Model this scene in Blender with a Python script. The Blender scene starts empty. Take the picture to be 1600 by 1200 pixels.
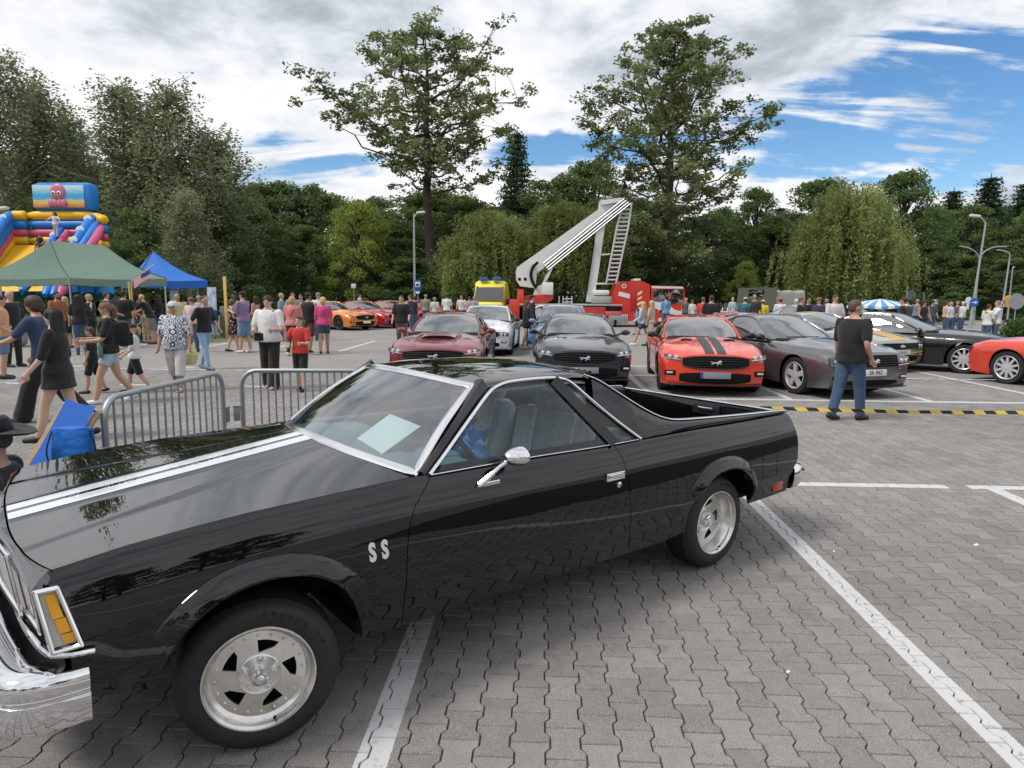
import bpy, bmesh, math, random
import numpy as np
from mathutils import Matrix, Vector, noise
RND = random.Random(7)
NP = np.random.default_rng(7)
C = bpy.context.scene.collection
SC = bpy.context.scene
R_ = math.radians
# ------------------------------------------------------------------ camera
FPX, PITCH, ROLL, CYAW, CAMH = 1050.0, 0.13348, 0.00769, 0.04059, 1.799
_r = Vector((math.cos(CYAW), math.sin(CYAW), 0)); _f = Vector((-math.sin(CYAW), math.cos(CYAW), 0)); _u = Vector((0, 0, 1))
_f2 = _f * math.cos(PITCH) - _u * math.sin(PITCH); _u2 = _u * math.cos(PITCH) + _f * math.sin(PITCH)
_r3 = _r * math.cos(ROLL) + _u2 * math.sin(ROLL); _u3 = _u2 * math.cos(ROLL) - _r * math.sin(ROLL)
cam_d = bpy.data.cameras.new('camera'); cam = bpy.data.objects.new('camera', cam_d); C.objects.link(cam)
cam_d.sensor_width = 36; cam_d.lens = 36 * FPX / 1600; cam_d.clip_start = 0.05; cam_d.clip_end = 2000
mw = Matrix.Identity(4)
for i in range(3):
    mw[i][0] = _r3[i]; mw[i][1] = _u3[i]; mw[i][2] = -_f2[i]
mw[2][3] = CAMH
cam.matrix_world = mw
SC.camera = cam
# ------------------------------------------------------------------ sky
SUN_EL, SUN_AZ = R_(54), R_(-118)          # azimuth measured from +Y towards +X
world = bpy.data.worlds.new('World'); SC.world = world; world.use_nodes = True
wn = world.node_tree.nodes; wl = world.node_tree.links; wn.clear()
def W(t, **k):
    n = wn.new(t)
    for a, b in k.items(): setattr(n, a, b)
    return n
def wmath(op, a, b=None, c=None, clamp=False):
    n = W('ShaderNodeMath', operation=op); n.use_clamp = clamp
    for i, v in enumerate((a, b, c)):
        if v is None: continue
        if isinstance(v, (int, float)): n.inputs[i].default_value = v
        else: wl.new(v, n.inputs[i])
    return n.outputs[0]
def wnoise(vec, scale, detail, rough=.55, dist=0.0):
    n = W('ShaderNodeTexNoise'); n.inputs['Scale'].default_value = scale; n.inputs['Detail'].default_value = detail
    n.inputs['Roughness'].default_value = rough; n.inputs['Distortion'].default_value = dist
    wl.new(vec, n.inputs['Vector']); return n.outputs['Fac']
def wmap(v, a, b, c=0., d=1., smooth=True):
    n = W('ShaderNodeMapRange'); n.interpolation_type = 'SMOOTHSTEP' if smooth else 'LINEAR'
    wl.new(v, n.inputs[0])
    for i, x in enumerate((a, b, c, d)): n.inputs[i + 1].default_value = x
    return n.outputs[0]
def wblob(px, py, cx, cy, rx, ry, rot=0.):
    """soft elliptical blob on the cloud deck, 1 in its middle"""
    dx = wmath('SUBTRACT', px, cx); dy = wmath('SUBTRACT', py, cy)
    c, s = math.cos(rot), math.sin(rot)
    a = wmath('ADD', wmath('MULTIPLY', dx, c / rx), wmath('MULTIPLY', dy, s / rx))
    b = wmath('ADD', wmath('MULTIPLY', dx, -s / ry), wmath('MULTIPLY', dy, c / ry))
    return wmap(wmath('ADD', wmath('MULTIPLY', a, a), wmath('MULTIPLY', b, b)), 0.0, 1.0, 1.0, 0.0)
sky = W('ShaderNodeTexSky', sky_type='NISHITA', sun_disc=False, sun_elevation=SUN_EL, sun_rotation=SUN_AZ)
sky.air_density = 1.0; sky.dust_density = 0.3; sky.ozone_density = 3.0; sky.altitude = 300
tc = W('ShaderNodeTexCoord'); sx = W('ShaderNodeSeparateXYZ'); wl.new(tc.outputs['Generated'], sx.inputs[0])
zz = wmath('ADD', wmath('MAXIMUM', sx.outputs[2], 0.0), 0.25)
px_ = wmath('DIVIDE', sx.outputs[0], zz); py_ = wmath('DIVIDE', sx.outputs[1], zz)
cb = W('ShaderNodeCombineXYZ'); wl.new(px_, cb.inputs[0]); wl.new(py_, cb.inputs[1]); cb.inputs[2].default_value = 3.7
vec = cb.outputs[0]
n1 = wnoise(vec, 1.05, 9, .58, .35)       # the cloud deck
n2 = wnoise(vec, 3.1, 8, .60, .25)        # billows: white rims and grey bellies
n3 = wnoise(vec, 0.45, 3, .5, .0)
cov = wmath('ADD', wmath('MULTIPLY', n1, .75), wmath('MULTIPLY', n2, .55))
# the clear strip low on the right with thin streaks in it, and small gaps above the woods, as the weather has it
st_ = W('ShaderNodeMapping'); st_.inputs['Rotation'].default_value = (0, 0, -.55); st_.inputs['Scale'].default_value = (.55, 3.4, 1); wl.new(vec, st_.inputs['Vector'])
n4 = wnoise(st_.outputs[0], 1.5, 7, .60, .5)
n5 = wnoise(vec, 1.7, 5, .6, .3)
wob = wmath('MULTIPLY', wmath('SUBTRACT', n5, .5), .9)
pxw = wmath('ADD', px_, wob); pyw = wmath('ADD', py_, wmath('MULTIPLY', wob, -.8))
hole = wmath('MAXIMUM', wblob(pxw, pyw, 1.16, 1.80, 1.15, .64, -.10), wmath('MULTIPLY', wblob(pxw, pyw, -.80, 2.2, .40, .22, 0), .75))
hole = wmath('MAXIMUM', hole, wmath('MULTIPLY', wblob(pxw, pyw, .12, 2.2, .36, .24, 0), .75))
cov = wmath('ADD', wmath('SUBTRACT', cov, wmath('MULTIPLY', hole, .50)), .10)
cov = wmath('ADD', cov, wmath('MULTIPLY', hole, wmath('MULTIPLY', wmath('SUBTRACT', n4, .44), 1.5)))
dens = wmap(cov, .43, .60)
belly = wmap(wmath('ADD', wmath('ADD', wmath('MULTIPLY', n2, .62), wmath('MULTIPLY', n1, .55)), wmath('MULTIPLY', n3, .25)), .60, .86)
ramp = W('ShaderNodeValToRGB'); wl.new(belly, ramp.inputs[0])
e = ramp.color_ramp.elements
e[0].position = 0.0; e[0].color = (1.0, 1.0, 1.0, 1)
e[1].position = 1.0; e[1].color = (.44, .48, .54, 1)
x = e.new(.40); x.color = (.84, .87, .92, 1)
x = e.new(.70); x.color = (.64, .69, .75, 1)
bright = W('ShaderNodeVectorMath', operation='SCALE'); wl.new(ramp.outputs[0], bright.inputs[0]); bright.inputs['Scale'].default_value = 7.6
hs = W('ShaderNodeHueSaturation'); hs.inputs['Saturation'].default_value = 1.22; hs.inputs['Value'].default_value = 1.02
wl.new(sky.outputs[0], hs.inputs['Color'])
mx = W('ShaderNodeMix', data_type='RGBA'); wl.new(dens, mx.inputs[0]); wl.new(hs.outputs[0], mx.inputs[6]); wl.new(bright.outputs[0], mx.inputs[7])
bg = W('ShaderNodeBackground'); bg.inputs['Strength'].default_value = 0.10; wl.new(mx.outputs[2], bg.inputs['Color'])
wo = W('ShaderNodeOutputWorld'); wl.new(bg.outputs[0], wo.inputs[0])
# ------------------------------------------------------------------ sun behind thin cloud
sd = bpy.data.lights.new('sun', 'SUN'); sd.energy = 1.9; sd.angle = R_(14); sd.color = (1.0, .95, .88)
so = bpy.data.objects.new('sun', sd); C.objects.link(so)
_sd = Vector((math.sin(SUN_AZ) * math.cos(SUN_EL), math.cos(SUN_AZ) * math.cos(SUN_EL), math.sin(SUN_EL)))
so.rotation_euler = _sd.to_track_quat('Z', 'Y').to_euler(); so.location = (-20, 30, 60)
SC.view_settings.view_transform = 'Standard'; SC.view_settings.look = 'None'
SC.view_settings.exposure = 0.45; SC.view_settings.gamma = 1.0; SC.view_settings.use_curve_mapping = False
SC.render.engine = 'CYCLES'
SC.cycles.max_bounces = 8; SC.cycles.diffuse_bounces = 3; SC.cycles.glossy_bounces = 4; SC.cycles.transmission_bounces = 8; SC.cycles.transparent_max_bounces = 12
SC.cycles.caustics_reflective = False; SC.cycles.caustics_refractive = False
SC.cycles.use_denoising = True
# ------------------------------------------------------------------ helpers
def gp(px, py):
    """where a line of sight of the survey photograph meets the ground"""
    d = _r3 * ((px - 800) / FPX) - _u3 * ((py - 600) / FPX) + _f2
    t = -CAMH / d.z
    return (d.x * t, d.y * t)
def gd(px, Y):
    """ground point in the column px at distance Y down the car park"""
    d = _r3 * ((px - 800) / FPX) - _u3 * ((463 + (px - 800) * .0077 - 600) / FPX) + _f2
    return (d.x * Y / d.y, Y)
def hz(px, py, Y):
    """height above ground of the sight line (px, py) at distance Y"""
    d = _r3 * ((px - 800) / FPX) - _u3 * ((py - 600) / FPX) + _f2
    return CAMH + d.z * Y / d.y
MATS = {}
def mat(name, col=(.5, .5, .5), rough=.5, metal=0., coat=0., spec=.5, vary=None, bump=None, trans=0., ior=1.45, alpha=1., emit=None, sheen=0.):
    """vary = (scale, amount, dark colour) mottles the colour, bump = (scale, strength, distance)"""
    if name in MATS: return MATS[name]
    m = bpy.data.materials.new(name); m.use_nodes = True
    nt = m.node_tree; p = nt.nodes['Principled BSDF']
    p.inputs['Base Color'].default_value = (*col, 1); p.inputs['Roughness'].default_value = rough; p.inputs['Metallic'].default_value = metal
    p.inputs['Coat Weight'].default_value = coat; p.inputs['Coat Roughness'].default_value = .02; p.inputs['Specular IOR Level'].default_value = spec
    p.inputs['Transmission Weight'].default_value = trans; p.inputs['IOR'].default_value = ior; p.inputs['Alpha'].default_value = alpha
    p.inputs['Sheen Weight'].default_value = sheen
    if emit: p.inputs['Emission Color'].default_value = (*emit[:3], 1); p.inputs['Emission Strength'].default_value = emit[3]
    if vary or bump:
        t = nt.nodes.new('ShaderNodeTexCoord')
    if vary:
        n = nt.nodes.new('ShaderNodeTexNoise'); n.inputs['Scale'].default_value = vary[0]; n.inputs['Detail'].default_value = 6
        nt.links.new(t.outputs['Object'], n.inputs['Vector'])
        mx = nt.nodes.new('ShaderNodeMix'); mx.data_type = 'RGBA'
        r = nt.nodes.new('ShaderNodeMapRange'); r.inputs[1].default_value = .35; r.inputs[2].default_value = .7; r.inputs[3].default_value = 0; r.inputs[4].default_value = vary[1]
        nt.links.new(n.outputs['Fac'], r.inputs[0]); nt.links.new(r.outputs[0], mx.inputs[0])
        mx.inputs[6].default_value = (*col, 1); mx.inputs[7].default_value = (*vary[2], 1)
        nt.links.new(mx.outputs[2], p.inputs['Base Color'])
    if bump:
        n = nt.nodes.new('ShaderNodeTexNoise'); n.inputs['Scale'].default_value = bump[0]; n.inputs['Detail'].default_value = 4
        nt.links.new(t.outputs['Object'], n.inputs['Vector'])
        b = nt.nodes.new('ShaderNodeBump'); b.inputs['Strength'].default_value = bump[1]; b.inputs['Distance'].default_value = bump[2]
        nt.links.new(n.outputs['Fac'], b.inputs['Height']); nt.links.new(b.outputs[0], p.inputs['Normal'])
    MATS[name] = m
    return m
def tag(o, label=None, cat=None, group=None, kind=None):
    if label: o['label'] = label
    if cat: o['category'] = cat
    if group: o['group'] = group
    if kind: o['kind'] = kind
    return o
def empty(name, loc=(0, 0, 0), rz=0., label=None, cat=None, group=None):
    o = bpy.data.objects.new(name, None); C.objects.link(o); o.empty_display_size = .2
    o.location = loc; o.rotation_euler = (0, 0, rz)
    return tag(o, label, cat, group)
def dup(o, parent=None):
    c = o.copy(); C.objects.link(c)
    if parent: c.parent = parent
    for ch in list(o.children): dup(ch, c)
    return c
def catmull(pts, n):
    """n points along a smooth curve through pts (any dimension)"""
    P = np.asarray(pts, float); k = len(P)
    if k < 3:
        t = np.linspace(0, 1, n)[:, None]; return P[0] * (1 - t) + P[-1] * t
    d = np.linalg.norm(np.diff(P, axis=0), axis=1); d = np.maximum(d, 1e-6); s = np.concatenate([[0], np.cumsum(d)])
    m = np.zeros_like(P)
    m[1:-1] = (P[2:] - P[:-2]) / (s[2:] - s[:-2])[:, None]
    m[0] = (P[1] - P[0]) / d[0]; m[-1] = (P[-1] - P[-2]) / d[-1]
    x = np.linspace(0, s[-1], n); i = np.clip(np.searchsorted(s, x, side='right') - 1, 0, k - 2)
    h = d[i]; t = (x - s[i]) / h; t = t[:, None]; h = h[:, None]
    return (2 * t**3 - 3 * t**2 + 1) * P[i] + (t**3 - 2 * t**2 + t) * h * m[i] + (-2 * t**3 + 3 * t**2) * P[i + 1] + (t**3 - t**2) * h * m[i + 1]
def smooth1(x, xs, ys):
    """monotone-ish smooth interpolation of ys over increasing xs"""
    xs = np.asarray(xs, float); ys = np.asarray(ys, float)
    x = np.clip(np.asarray(x, float), xs[0], xs[-1])
    d = np.diff(ys) / np.diff(xs); m = np.zeros_like(ys)
    for i in range(1, len(xs) - 1):
        m[i] = 0 if d[i - 1] * d[i] <= 0 else 2 * d[i - 1] * d[i] / (d[i - 1] + d[i])
    m[0], m[-1] = d[0], d[-1]
    i = np.clip(np.searchsorted(xs, x, side='right') - 1, 0, len(xs) - 2)
    h = xs[i + 1] - xs[i]; t = (x - xs[i]) / h
    return (2*t**3 - 3*t**2 + 1)*ys[i] + (t**3 - 2*t**2 + t)*h*m[i] + (-2*t**3 + 3*t**2)*ys[i+1] + (t**3 - t**2)*h*m[i+1]
class MB:
    def __init__(s): s.v = []; s.f = []; s.mi = []; s.cur = 0
    def mat(s, i): s.cur = i; return s
    def add(s, vs, fs):
        o = len(s.v); s.v.extend([tuple(map(float, p)) for p in vs])
        for f in fs: s.f.append(tuple(i + o for i in f)); s.mi.append(s.cur)
        return s
    def box(s, c, d, rz=0., M=None, taper=1.):
        x, y, z = d[0] / 2, d[1] / 2, d[2] / 2
        vs = [(-x, -y, -z), (x, -y, -z), (x, y, -z), (-x, y, -z), (-x * taper, -y * taper, z), (x * taper, -y * taper, z), (x * taper, y * taper, z), (-x * taper, y * taper, z)]
        if M is None: M = Matrix.Rotation(rz, 3, 'Z')
        vs = [tuple(M @ Vector(p) + Vector(c)) for p in vs]
        return s.add(vs, [(3, 2, 1, 0), (4, 5, 6, 7), (0, 1, 5, 4), (1, 2, 6, 5), (2, 3, 7, 6), (3, 0, 4, 7)])
    def bbox(s, c, d, b=.02, rz=0., M=None):
        """box with chamfered edges"""
        t = bmesh.new(); bmesh.ops.create_cube(t, size=1); bmesh.ops.scale(t, vec=d, verts=t.verts)
        bmesh.ops.bevel(t, geom=list(t.edges), offset=min(b, min(d) * .45), segments=2, profile=.5, affect='EDGES')
        if M is None: M = Matrix.Rotation(rz, 3, 'Z')
        s.add([M @ v.co + Vector(c) for v in t.verts], [[v.index for v in f.verts] for f in t.faces]); t.free(); return s
    def grid(s, G, closeu=False, closev=False, flip=False):
        """G[i][j] points -> quads"""
        G = np.asarray(G, float); n, m = G.shape[:2]; fs = []
        for i in range(n - (0 if closeu else 1)):
            for j in range(m - (0 if closev else 1)):
                q = (i * m + j, ((i + 1) % n) * m + j, ((i + 1) % n) * m + (j + 1) % m, i * m + (j + 1) % m)
                fs.append(q[::-1] if flip else q)
        return s.add(G.reshape(-1, 3), fs)
    def tube(s, pts, r, n=8, caps=True, flat=None):
        """round bar along pts; r scalar or list; flat = (a, b) radii factors in the frame"""
        P = np.asarray(pts, float); k = len(P); r = np.ones(k) * r if np.isscalar(r) else np.asarray(r, float)
        T = np.gradient(P, axis=0); T /= np.maximum(np.linalg.norm(T, axis=1), 1e-9)[:, None]
        ref = np.array([0, 0, 1.]) if abs(T[0][2]) < .9 else np.array([1., 0, 0])
        a = np.cross(T[0], ref); a /= np.linalg.norm(a); rings = []
        for i in range(k):
            a = a - T[i] * (a @ T[i]); a /= max(np.linalg.norm(a), 1e-9); b = np.cross(T[i], a)
            th = np.linspace(0, 2 * np.pi, n, endpoint=False)[:, None]
            fa, fb = flat or (1, 1)
            rings.append(P[i] + r[i] * (np.cos(th) * a * fa + np.sin(th) * b * fb))
        o = len(s.v); s.grid(rings, closev=True)
        if caps:
            s.add([], []); s.f.append(tuple(o + j for j in range(n))[::1]); s.mi.append(s.cur)
            s.f.append(tuple(o + (k - 1) * n + j for j in range(n))[::-1]); s.mi.append(s.cur)
        return s
    def bars(s, pts, r, n=8, close=True):
        """straight round bars along a polygon with balls at its corners"""
        P = [np.asarray(p, float) for p in pts]
        for a, b in zip(P, P[1:] + ([P[0]] if close else [])): s.tube([a, b], r, n, caps=False)
        for p in P: s.lathe([(r * math.cos(t), r * math.sin(t)) for t in np.linspace(-1.4, 1.4, 5)], n, None, tuple(p))
        return s
    def lathe(s, prof, n=24, M=None, o=(0, 0, 0), closed=False):
        """prof = [(r, z)...] about local z"""
        th = np.linspace(0, 2 * np.pi, n, endpoint=False)
        G = [[(r * math.cos(t), r * math.sin(t), z) for t in th] for r, z in prof]
        G = np.array(G)
        if M is not None: G = G @ np.array(M.to_3x3()).T
        return s.grid(G + np.array(o), closev=True, closeu=closed)
    def prism(s, poly, h0, h1, f=lambda a, b, h: (a, b, h)):
        """polygon [(a, b)] between heights h0 and h1, placed by f"""
        n = len(poly)
        vs = [f(a, b, h0) for a, b in poly] + [f(a, b, h1) for a, b in poly]
        return s.add(vs, [tuple(range(n))[::-1], tuple(range(n, 2 * n))] + [(i, (i + 1) % n, n + (i + 1) % n, n + i) for i in range(n)])
    def build(s, name, mats, parent=None, smooth=35., recalc=True, label=None, kind=None):
        me = bpy.data.meshes.new(name); me.from_pydata(s.v, [], s.f)
        if not isinstance(mats, (list, tuple)): mats = [mats]
        for m in mats: me.materials.append(m)
        if len(mats) > 1: me.polygons.foreach_set('material_index', s.mi)
        if recalc:
            b = bmesh.new(); b.from_mesh(me); bmesh.ops.recalc_face_normals(b, faces=b.faces); b.to_mesh(me); b.free()
        if smooth:
            me.polygons.foreach_set('use_smooth', [True] * len(me.polygons))
            me.set_sharp_from_angle(angle=R_(smooth))
        me.update()
        o = bpy.data.objects.new(name, me); C.objects.link(o)
        if parent: o.parent = parent
        return tag(o, label, kind=kind)
def text_mesh(s, size, M, thick=.002, spacing=1.0, bold=0.):
    """vertices and faces of raised letters (built-in font), laid out by matrix M"""
    cu = bpy.data.curves.new('t', 'FONT'); cu.body = s; cu.size = size; cu.extrude = thick; cu.align_x = 'CENTER'; cu.align_y = 'CENTER'
    cu.space_character = spacing; cu.offset = bold; cu.resolution_u = 3
    o = bpy.data.objects.new('t', cu); me = o.to_mesh()
    vs = [M @ v.co for v in me.vertices]; fs = [tuple(p.vertices) for p in me.polygons]
    o.to_mesh_clear(); bpy.data.objects.remove(o); bpy.data.curves.remove(cu)
    return vs, fs
def frame(o, x, y):
    """4x4 with local x and y axes at o"""
    x = Vector(x).normalized(); y = Vector(y); y = (y - x * y.dot(x)).normalized(); z = x.cross(y)
    M = Matrix.Identity(4)
    for i in range(3): M[i][0], M[i][1], M[i][2], M[i][3] = x[i], y[i], z[i], o[i]
    return M
def glass(name, tint=(.75, .85, .85), rough=0., a=.35):
    """thin pane: mirror-like by angle, otherwise seen through with a tint"""
    if name in MATS: return MATS[name]
    m = bpy.data.materials.new(name); m.use_nodes = True; nt = m.node_tree; nt.nodes.clear()
    f = nt.nodes.new('ShaderNodeFresnel'); f.inputs[0].default_value = 1.6
    g = nt.nodes.new('ShaderNodeBsdfGlossy'); g.inputs['Roughness'].default_value = rough
    t = nt.nodes.new('ShaderNodeBsdfTransparent'); t.inputs[0].default_value = (*tint, 1)
    x = nt.nodes.new('ShaderNodeMixShader'); o = nt.nodes.new('ShaderNodeOutputMaterial')
    k = nt.nodes.new('ShaderNodeMath'); k.operation = 'MULTIPLY_ADD'; k.inputs[1].default_value = 1.0; k.inputs[2].default_value = a; k.use_clamp = True
    nt.links.new(f.outputs[0], k.inputs[0]); nt.links.new(k.outputs[0], x.inputs[0]); nt.links.new(t.outputs[0], x.inputs[1]); nt.links.new(g.outputs[0], x.inputs[2]); nt.links.new(x.outputs[0], o.inputs[0])
    MATS[name] = m; return m
# ------------------------------------------------------------------ ground
PV_X, PV_Y, PV_P, PV_L = .41215, 3.55859, .14302, .19097     # a joint of one row of pavers, row pitch, paver length
LINES_X = [(-3.17, -10, 6.47), (-.63, -10, 6.47), (1.91, -10, 6.47), (4.32, -10, 6.47), (6.75, -10, 6.47)]
def paver_material():
    m = bpy.data.materials.new('concrete_paver'); m.use_nodes = True; nt = m.node_tree; N = nt.nodes; L = nt.links
    p = N['Principled BSDF']; p.inputs['Roughness'].default_value = .82; p.inputs['Specular IOR Level'].default_value = .35
    geo = N.new('ShaderNodeNewGeometry'); sep = N.new('ShaderNodeSeparateXYZ'); L.new(geo.outputs['Position'], sep.inputs[0])
    def M(op, a, b=None, c=None):
        n = N.new('ShaderNodeMath'); n.operation = op
        for i, v in enumerate((a, b, c)):
            if v is None: continue
            if isinstance(v, (int, float)): n.inputs[i].default_value = v
            else: L.new(v, n.inputs[i])
        return n.outputs[0]
    def noi(s, d=3, r=.6):
        n = N.new('ShaderNodeTexNoise'); n.inputs['Scale'].default_value = s; n.inputs['Detail'].default_value = d; n.inputs['Roughness'].default_value = r
        L.new(geo.outputs['Position'], n.inputs['Vector']); return n.outputs['Fac']
    def band(v, lo, hi): return M('MULTIPLY', M('GREATER_THAN', v, lo), M('LESS_THAN', v, hi))
    x, y = sep.outputs[0], sep.outputs[1]
    jit = M('MULTIPLY', M('SUBTRACT', noi(90, 2), .5), .012)
    xj = M('ADD', x, jit); yj = M('ADD', y, jit)
    paint = None
    def put(mask):
        nonlocal paint
        paint = mask if paint is None else M('MAXIMUM', paint, mask)
    for lx, y0, y1 in LINES_X: put(M('MULTIPLY', band(xj, lx - .065, lx + .065), band(yj, y0, y1)))
    put(M('MULTIPLY', band(yj, 6.36, 6.48), M('SUBTRACT', 1.0, band(x, 3.92, 4.12))))
    put(M('MULTIPLY', band(yj, 11.72, 11.86), M('GREATER_THAN', x, -3.5)))
    for k in range(-6, 8):
        lx = 4.42 + 2.39 * k
        if lx < -3.5: continue
        put(M('MULTIPLY', band(xj, lx - .06, lx + .06), band(yj, 11.8, 17.2)))
    put(M('MULTIPLY', band(yj, 17.1, 17.24), M('GREATER_THAN', x, -3.4)))
    for k in range(0, 7):
        lx = 4.42 + 2.39 * k; put(M('MULTIPLY', band(xj, lx - .06, lx + .06), band(yj, 17.2, 22.4)))
    for k in range(0, 6):
        lx = -13.4 + 2.4 * k; put(M('MULTIPLY', band(xj, lx - .35, lx + .35), band(yj, 15.6, 15.75)))
        put(M('MULTIPLY', band(xj, lx + .5, lx + 1.1), band(yj, 12.5, 12.62)))
        put(M('MULTIPLY', band(xj, lx - .06, lx + .06), band(yj, 20.5, 25.0)))
    at = N.new('ShaderNodeAttribute'); at.attribute_name = 'tone'; oi = N.new('ShaderNodeObjectInfo')
    isa = M('GREATER_THAN', at.outputs['Fac'], .5)
    tone = M('ADD', M('MULTIPLY', isa, M('SUBTRACT', at.outputs['Fac'], 1.0)), M('MULTIPLY', M('SUBTRACT', 1.0, isa), oi.outputs['Random']))
    speck = noi(210, 5, .85); big = noi(.35, 4); mid = noi(14, 4)
    val = M('ADD', M('MULTIPLY_ADD', tone, .055, .195), M('MULTIPLY', M('SUBTRACT', speck, .5), 1.25))
    val = M('ADD', val, M('MULTIPLY', M('SUBTRACT', big, .5), .14)); val = M('ADD', val, M('MULTIPLY', M('SUBTRACT', mid, .5), .10))
    stain = noi(1.7, 5, .7); drip = noi(6.5, 3, .55)
    val = M('SUBTRACT', val, M('MULTIPLY', M('MINIMUM', M('MAXIMUM', M('MULTIPLY_ADD', stain, 5.0, -2.85), 0.0), 1.0), .085))
    val = M('SUBTRACT', val, M('MULTIPLY', M('MINIMUM', M('MAXIMUM', M('MULTIPLY_ADD', drip, 9.0, -6.4), 0.0), 1.0), .07))
    val = M('MAXIMUM', val, .04)
    cc = N.new('ShaderNodeCombineColor'); L.new(M('MULTIPLY', val, 1.045), cc.inputs[0]); L.new(val, cc.inputs[1]); L.new(M('MULTIPLY', val, .955), cc.inputs[2])
    wear = M('MULTIPLY', paint, M('MINIMUM', M('MAXIMUM', M('MULTIPLY_ADD', noi(22, 6, .7), 6.0, -1.75), .30), .88))
    white = N.new('ShaderNodeMix'); white.data_type = 'RGBA'; L.new(wear, white.inputs[0]); L.new(cc.outputs[0], white.inputs[6]); white.inputs[7].default_value = (.60, .60, .61, 1)
    L.new(white.outputs[2], p.inputs['Base Color'])
    b = N.new('ShaderNodeBump'); b.inputs['Strength'].default_value = .5; b.inputs['Distance'].default_value = .003; L.new(speck, b.inputs['Height']); L.new(b.outputs[0], p.inputs['Normal'])
    return m
M_PAVER = paver_material()
M_JOINT = mat('joint_sand', (.045, .042, .038), .95, vary=(30, .7, (.02, .02, .018)))
FX0, FX1, FY0, FY1 = -10.5, 14.0, .4, 15.2
ground = empty('pavement', kind='structure') if False else None
me_g = MB()
def ring(mb, X0, X1, Y0, Y1, x0, x1, y0, y1, z):
    mb.add([(X0, Y0, z), (X1, Y0, z), (X1, Y1, z), (X0, Y1, z), (x0, y0, z), (x1, y0, z), (x1, y1, z), (x0, y1, z)], [(0, 1, 5, 4), (1, 2, 6, 5), (2, 3, 7, 6), (3, 0, 4, 7)])
ring(me_g, -400, 400, -300, 500, FX0, FX1, FY0, FY1, -.003)
ground = me_g.build('pavement', M_PAVER, recalc=False, smooth=None, kind='structure'); ground['label'] = 'grey concrete paving of the car park'
jb = MB().add([(FX0, FY0, -.010), (FX1, FY0, -.010), (FX1, FY1, -.010), (FX0, FY1, -.010)], [(0, 1, 2, 3)])
jo = jb.build('joint_sand', M_JOINT, ground, smooth=None, recalc=False, kind='structure')
def paver_shape(rnd):
    a = PV_P * .0735; g = .0030; n = []
    half = PV_P / 2
    ts = [(0, 1), (.17, 1), (.31, -1), (.69, -1), (.83, 1), (1, 1)]
    L0 = g; L1 = PV_L - g
    right = [(half + s * a - g, L0 + (L1 - L0) * t) for t, s in ts]
    out = right + [(-x, y) for x, y in right[::-1]]
    cx = [(x * .965, PV_L / 2 + (y - PV_L / 2) * .972) for x, y in out]
    tilt = [(rnd.uniform(-.006, .006), rnd.uniform(-.006, .006)), rnd.uniform(-.0012, .0008)]
    zt = lambda x, y: tilt[1] + tilt[0][0] * x + tilt[0][1] * (y - .1)
    k = len(out)
    vs = [(x, y, zt(x, y)) for x, y in cx] + [(x, y, -.0045 + zt(x, y)) for x, y in out] + [(x, y, -.012) for x, y in out]
    fs = [tuple(range(k))]
    for i in range(k):
        j = (i + 1) % k; fs.append((i, k + i, k + j, j)); fs.append((k + i, 2 * k + i, 2 * k + j, k + j))
    return vs, fs
def in_car(x, y):
    dx, dy = x + 1.629, y - 3.045; c, s = math.cos(-2.4295), math.sin(-2.4295)
    u, v = dx * c + dy * s, -dx * s + dy * c
    return -3.7 < u < .7 and -.75 < v < .72
cand = []
for c in range(-90, 110):
    cx = PV_X + c * PV_P
    if not FX0 + .05 < cx < FX1 - .05: continue
    for j in range(-30, 80):
        yy = PV_Y + (j + .5 * (c % 2)) * PV_L - (.5 * PV_L if False else 0)
        # column 7 carries a joint at PV_Y, its neighbours half a paver off
        if not FY0 < yy < FY1 - PV_L: continue
        # visible part of the field only
        vx = cx + .0; d = math.hypot(cx, yy)
        ang = math.degrees(math.atan2(cx, yy))
        if abs(ang + 2.3) > 48 and d > 3.5: continue
        cand.append((d, cx, yy))
cand.sort()
RP = random.Random(3)
protos = []
for q in range(6):
    vs, fs = paver_shape(RP); m_ = MB().add(vs, fs); o_ = m_.build('paver', M_PAVER, ground, smooth=None, recalc=False); protos.append(o_.data); bpy.data.objects.remove(o_)
singles = 0; rest = []
for d, x, y in cand:
    px = (x - 0) ; 
    ang = abs(math.degrees(math.atan2(x, y)) + 2.3)
    if singles < 300 and y > 1.75 and ang < 40 and not in_car(x, y) and (x > -.9 or y < 2.0):
        o_ = bpy.data.objects.new('paver', protos[RP.randrange(6)]); C.objects.link(o_); o_.parent = ground; o_.location = (x, y, 0); singles += 1
    else: rest.append((x, y))
big = MB(); tone = []
shapes = [paver_shape(RP) for _ in range(24)]
for x, y in rest:
    vs, fs = shapes[RP.randrange(24)]; t = RP.random()
    if math.hypot(x, y) > 9: vs2, fs2 = vs[:24], [f for f in fs if max(f) < 24]
    else: vs2, fs2 = vs, fs
    big.add([(a + x, b + y, c) for a, b, c in vs2], fs2); tone.extend([1.0 + t] * len(vs2))
bo = big.build('paver', M_PAVER, ground, smooth=None, recalc=False, kind='stuff')
at_ = bo.data.attributes.new('tone', 'FLOAT', 'POINT'); at_.data.foreach_set('value', tone)
# litter: the few white scraps lying on the paving
def grass_mat():
    return mat('grass', (.075, .115, .03), .9, vary=(1.2, .8, (.11, .12, .05)), bump=(40, .6, .03))
def slab(name, poly, z0, z1, m, parent=None, **k):
    return MB().prism(poly, z0, z1).build(name, m, parent, smooth=None, **k)
M_KERB = mat('kerb_concrete', (.36, .35, .33), .85, vary=(9, .5, (.24, .23, .22)))
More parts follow.
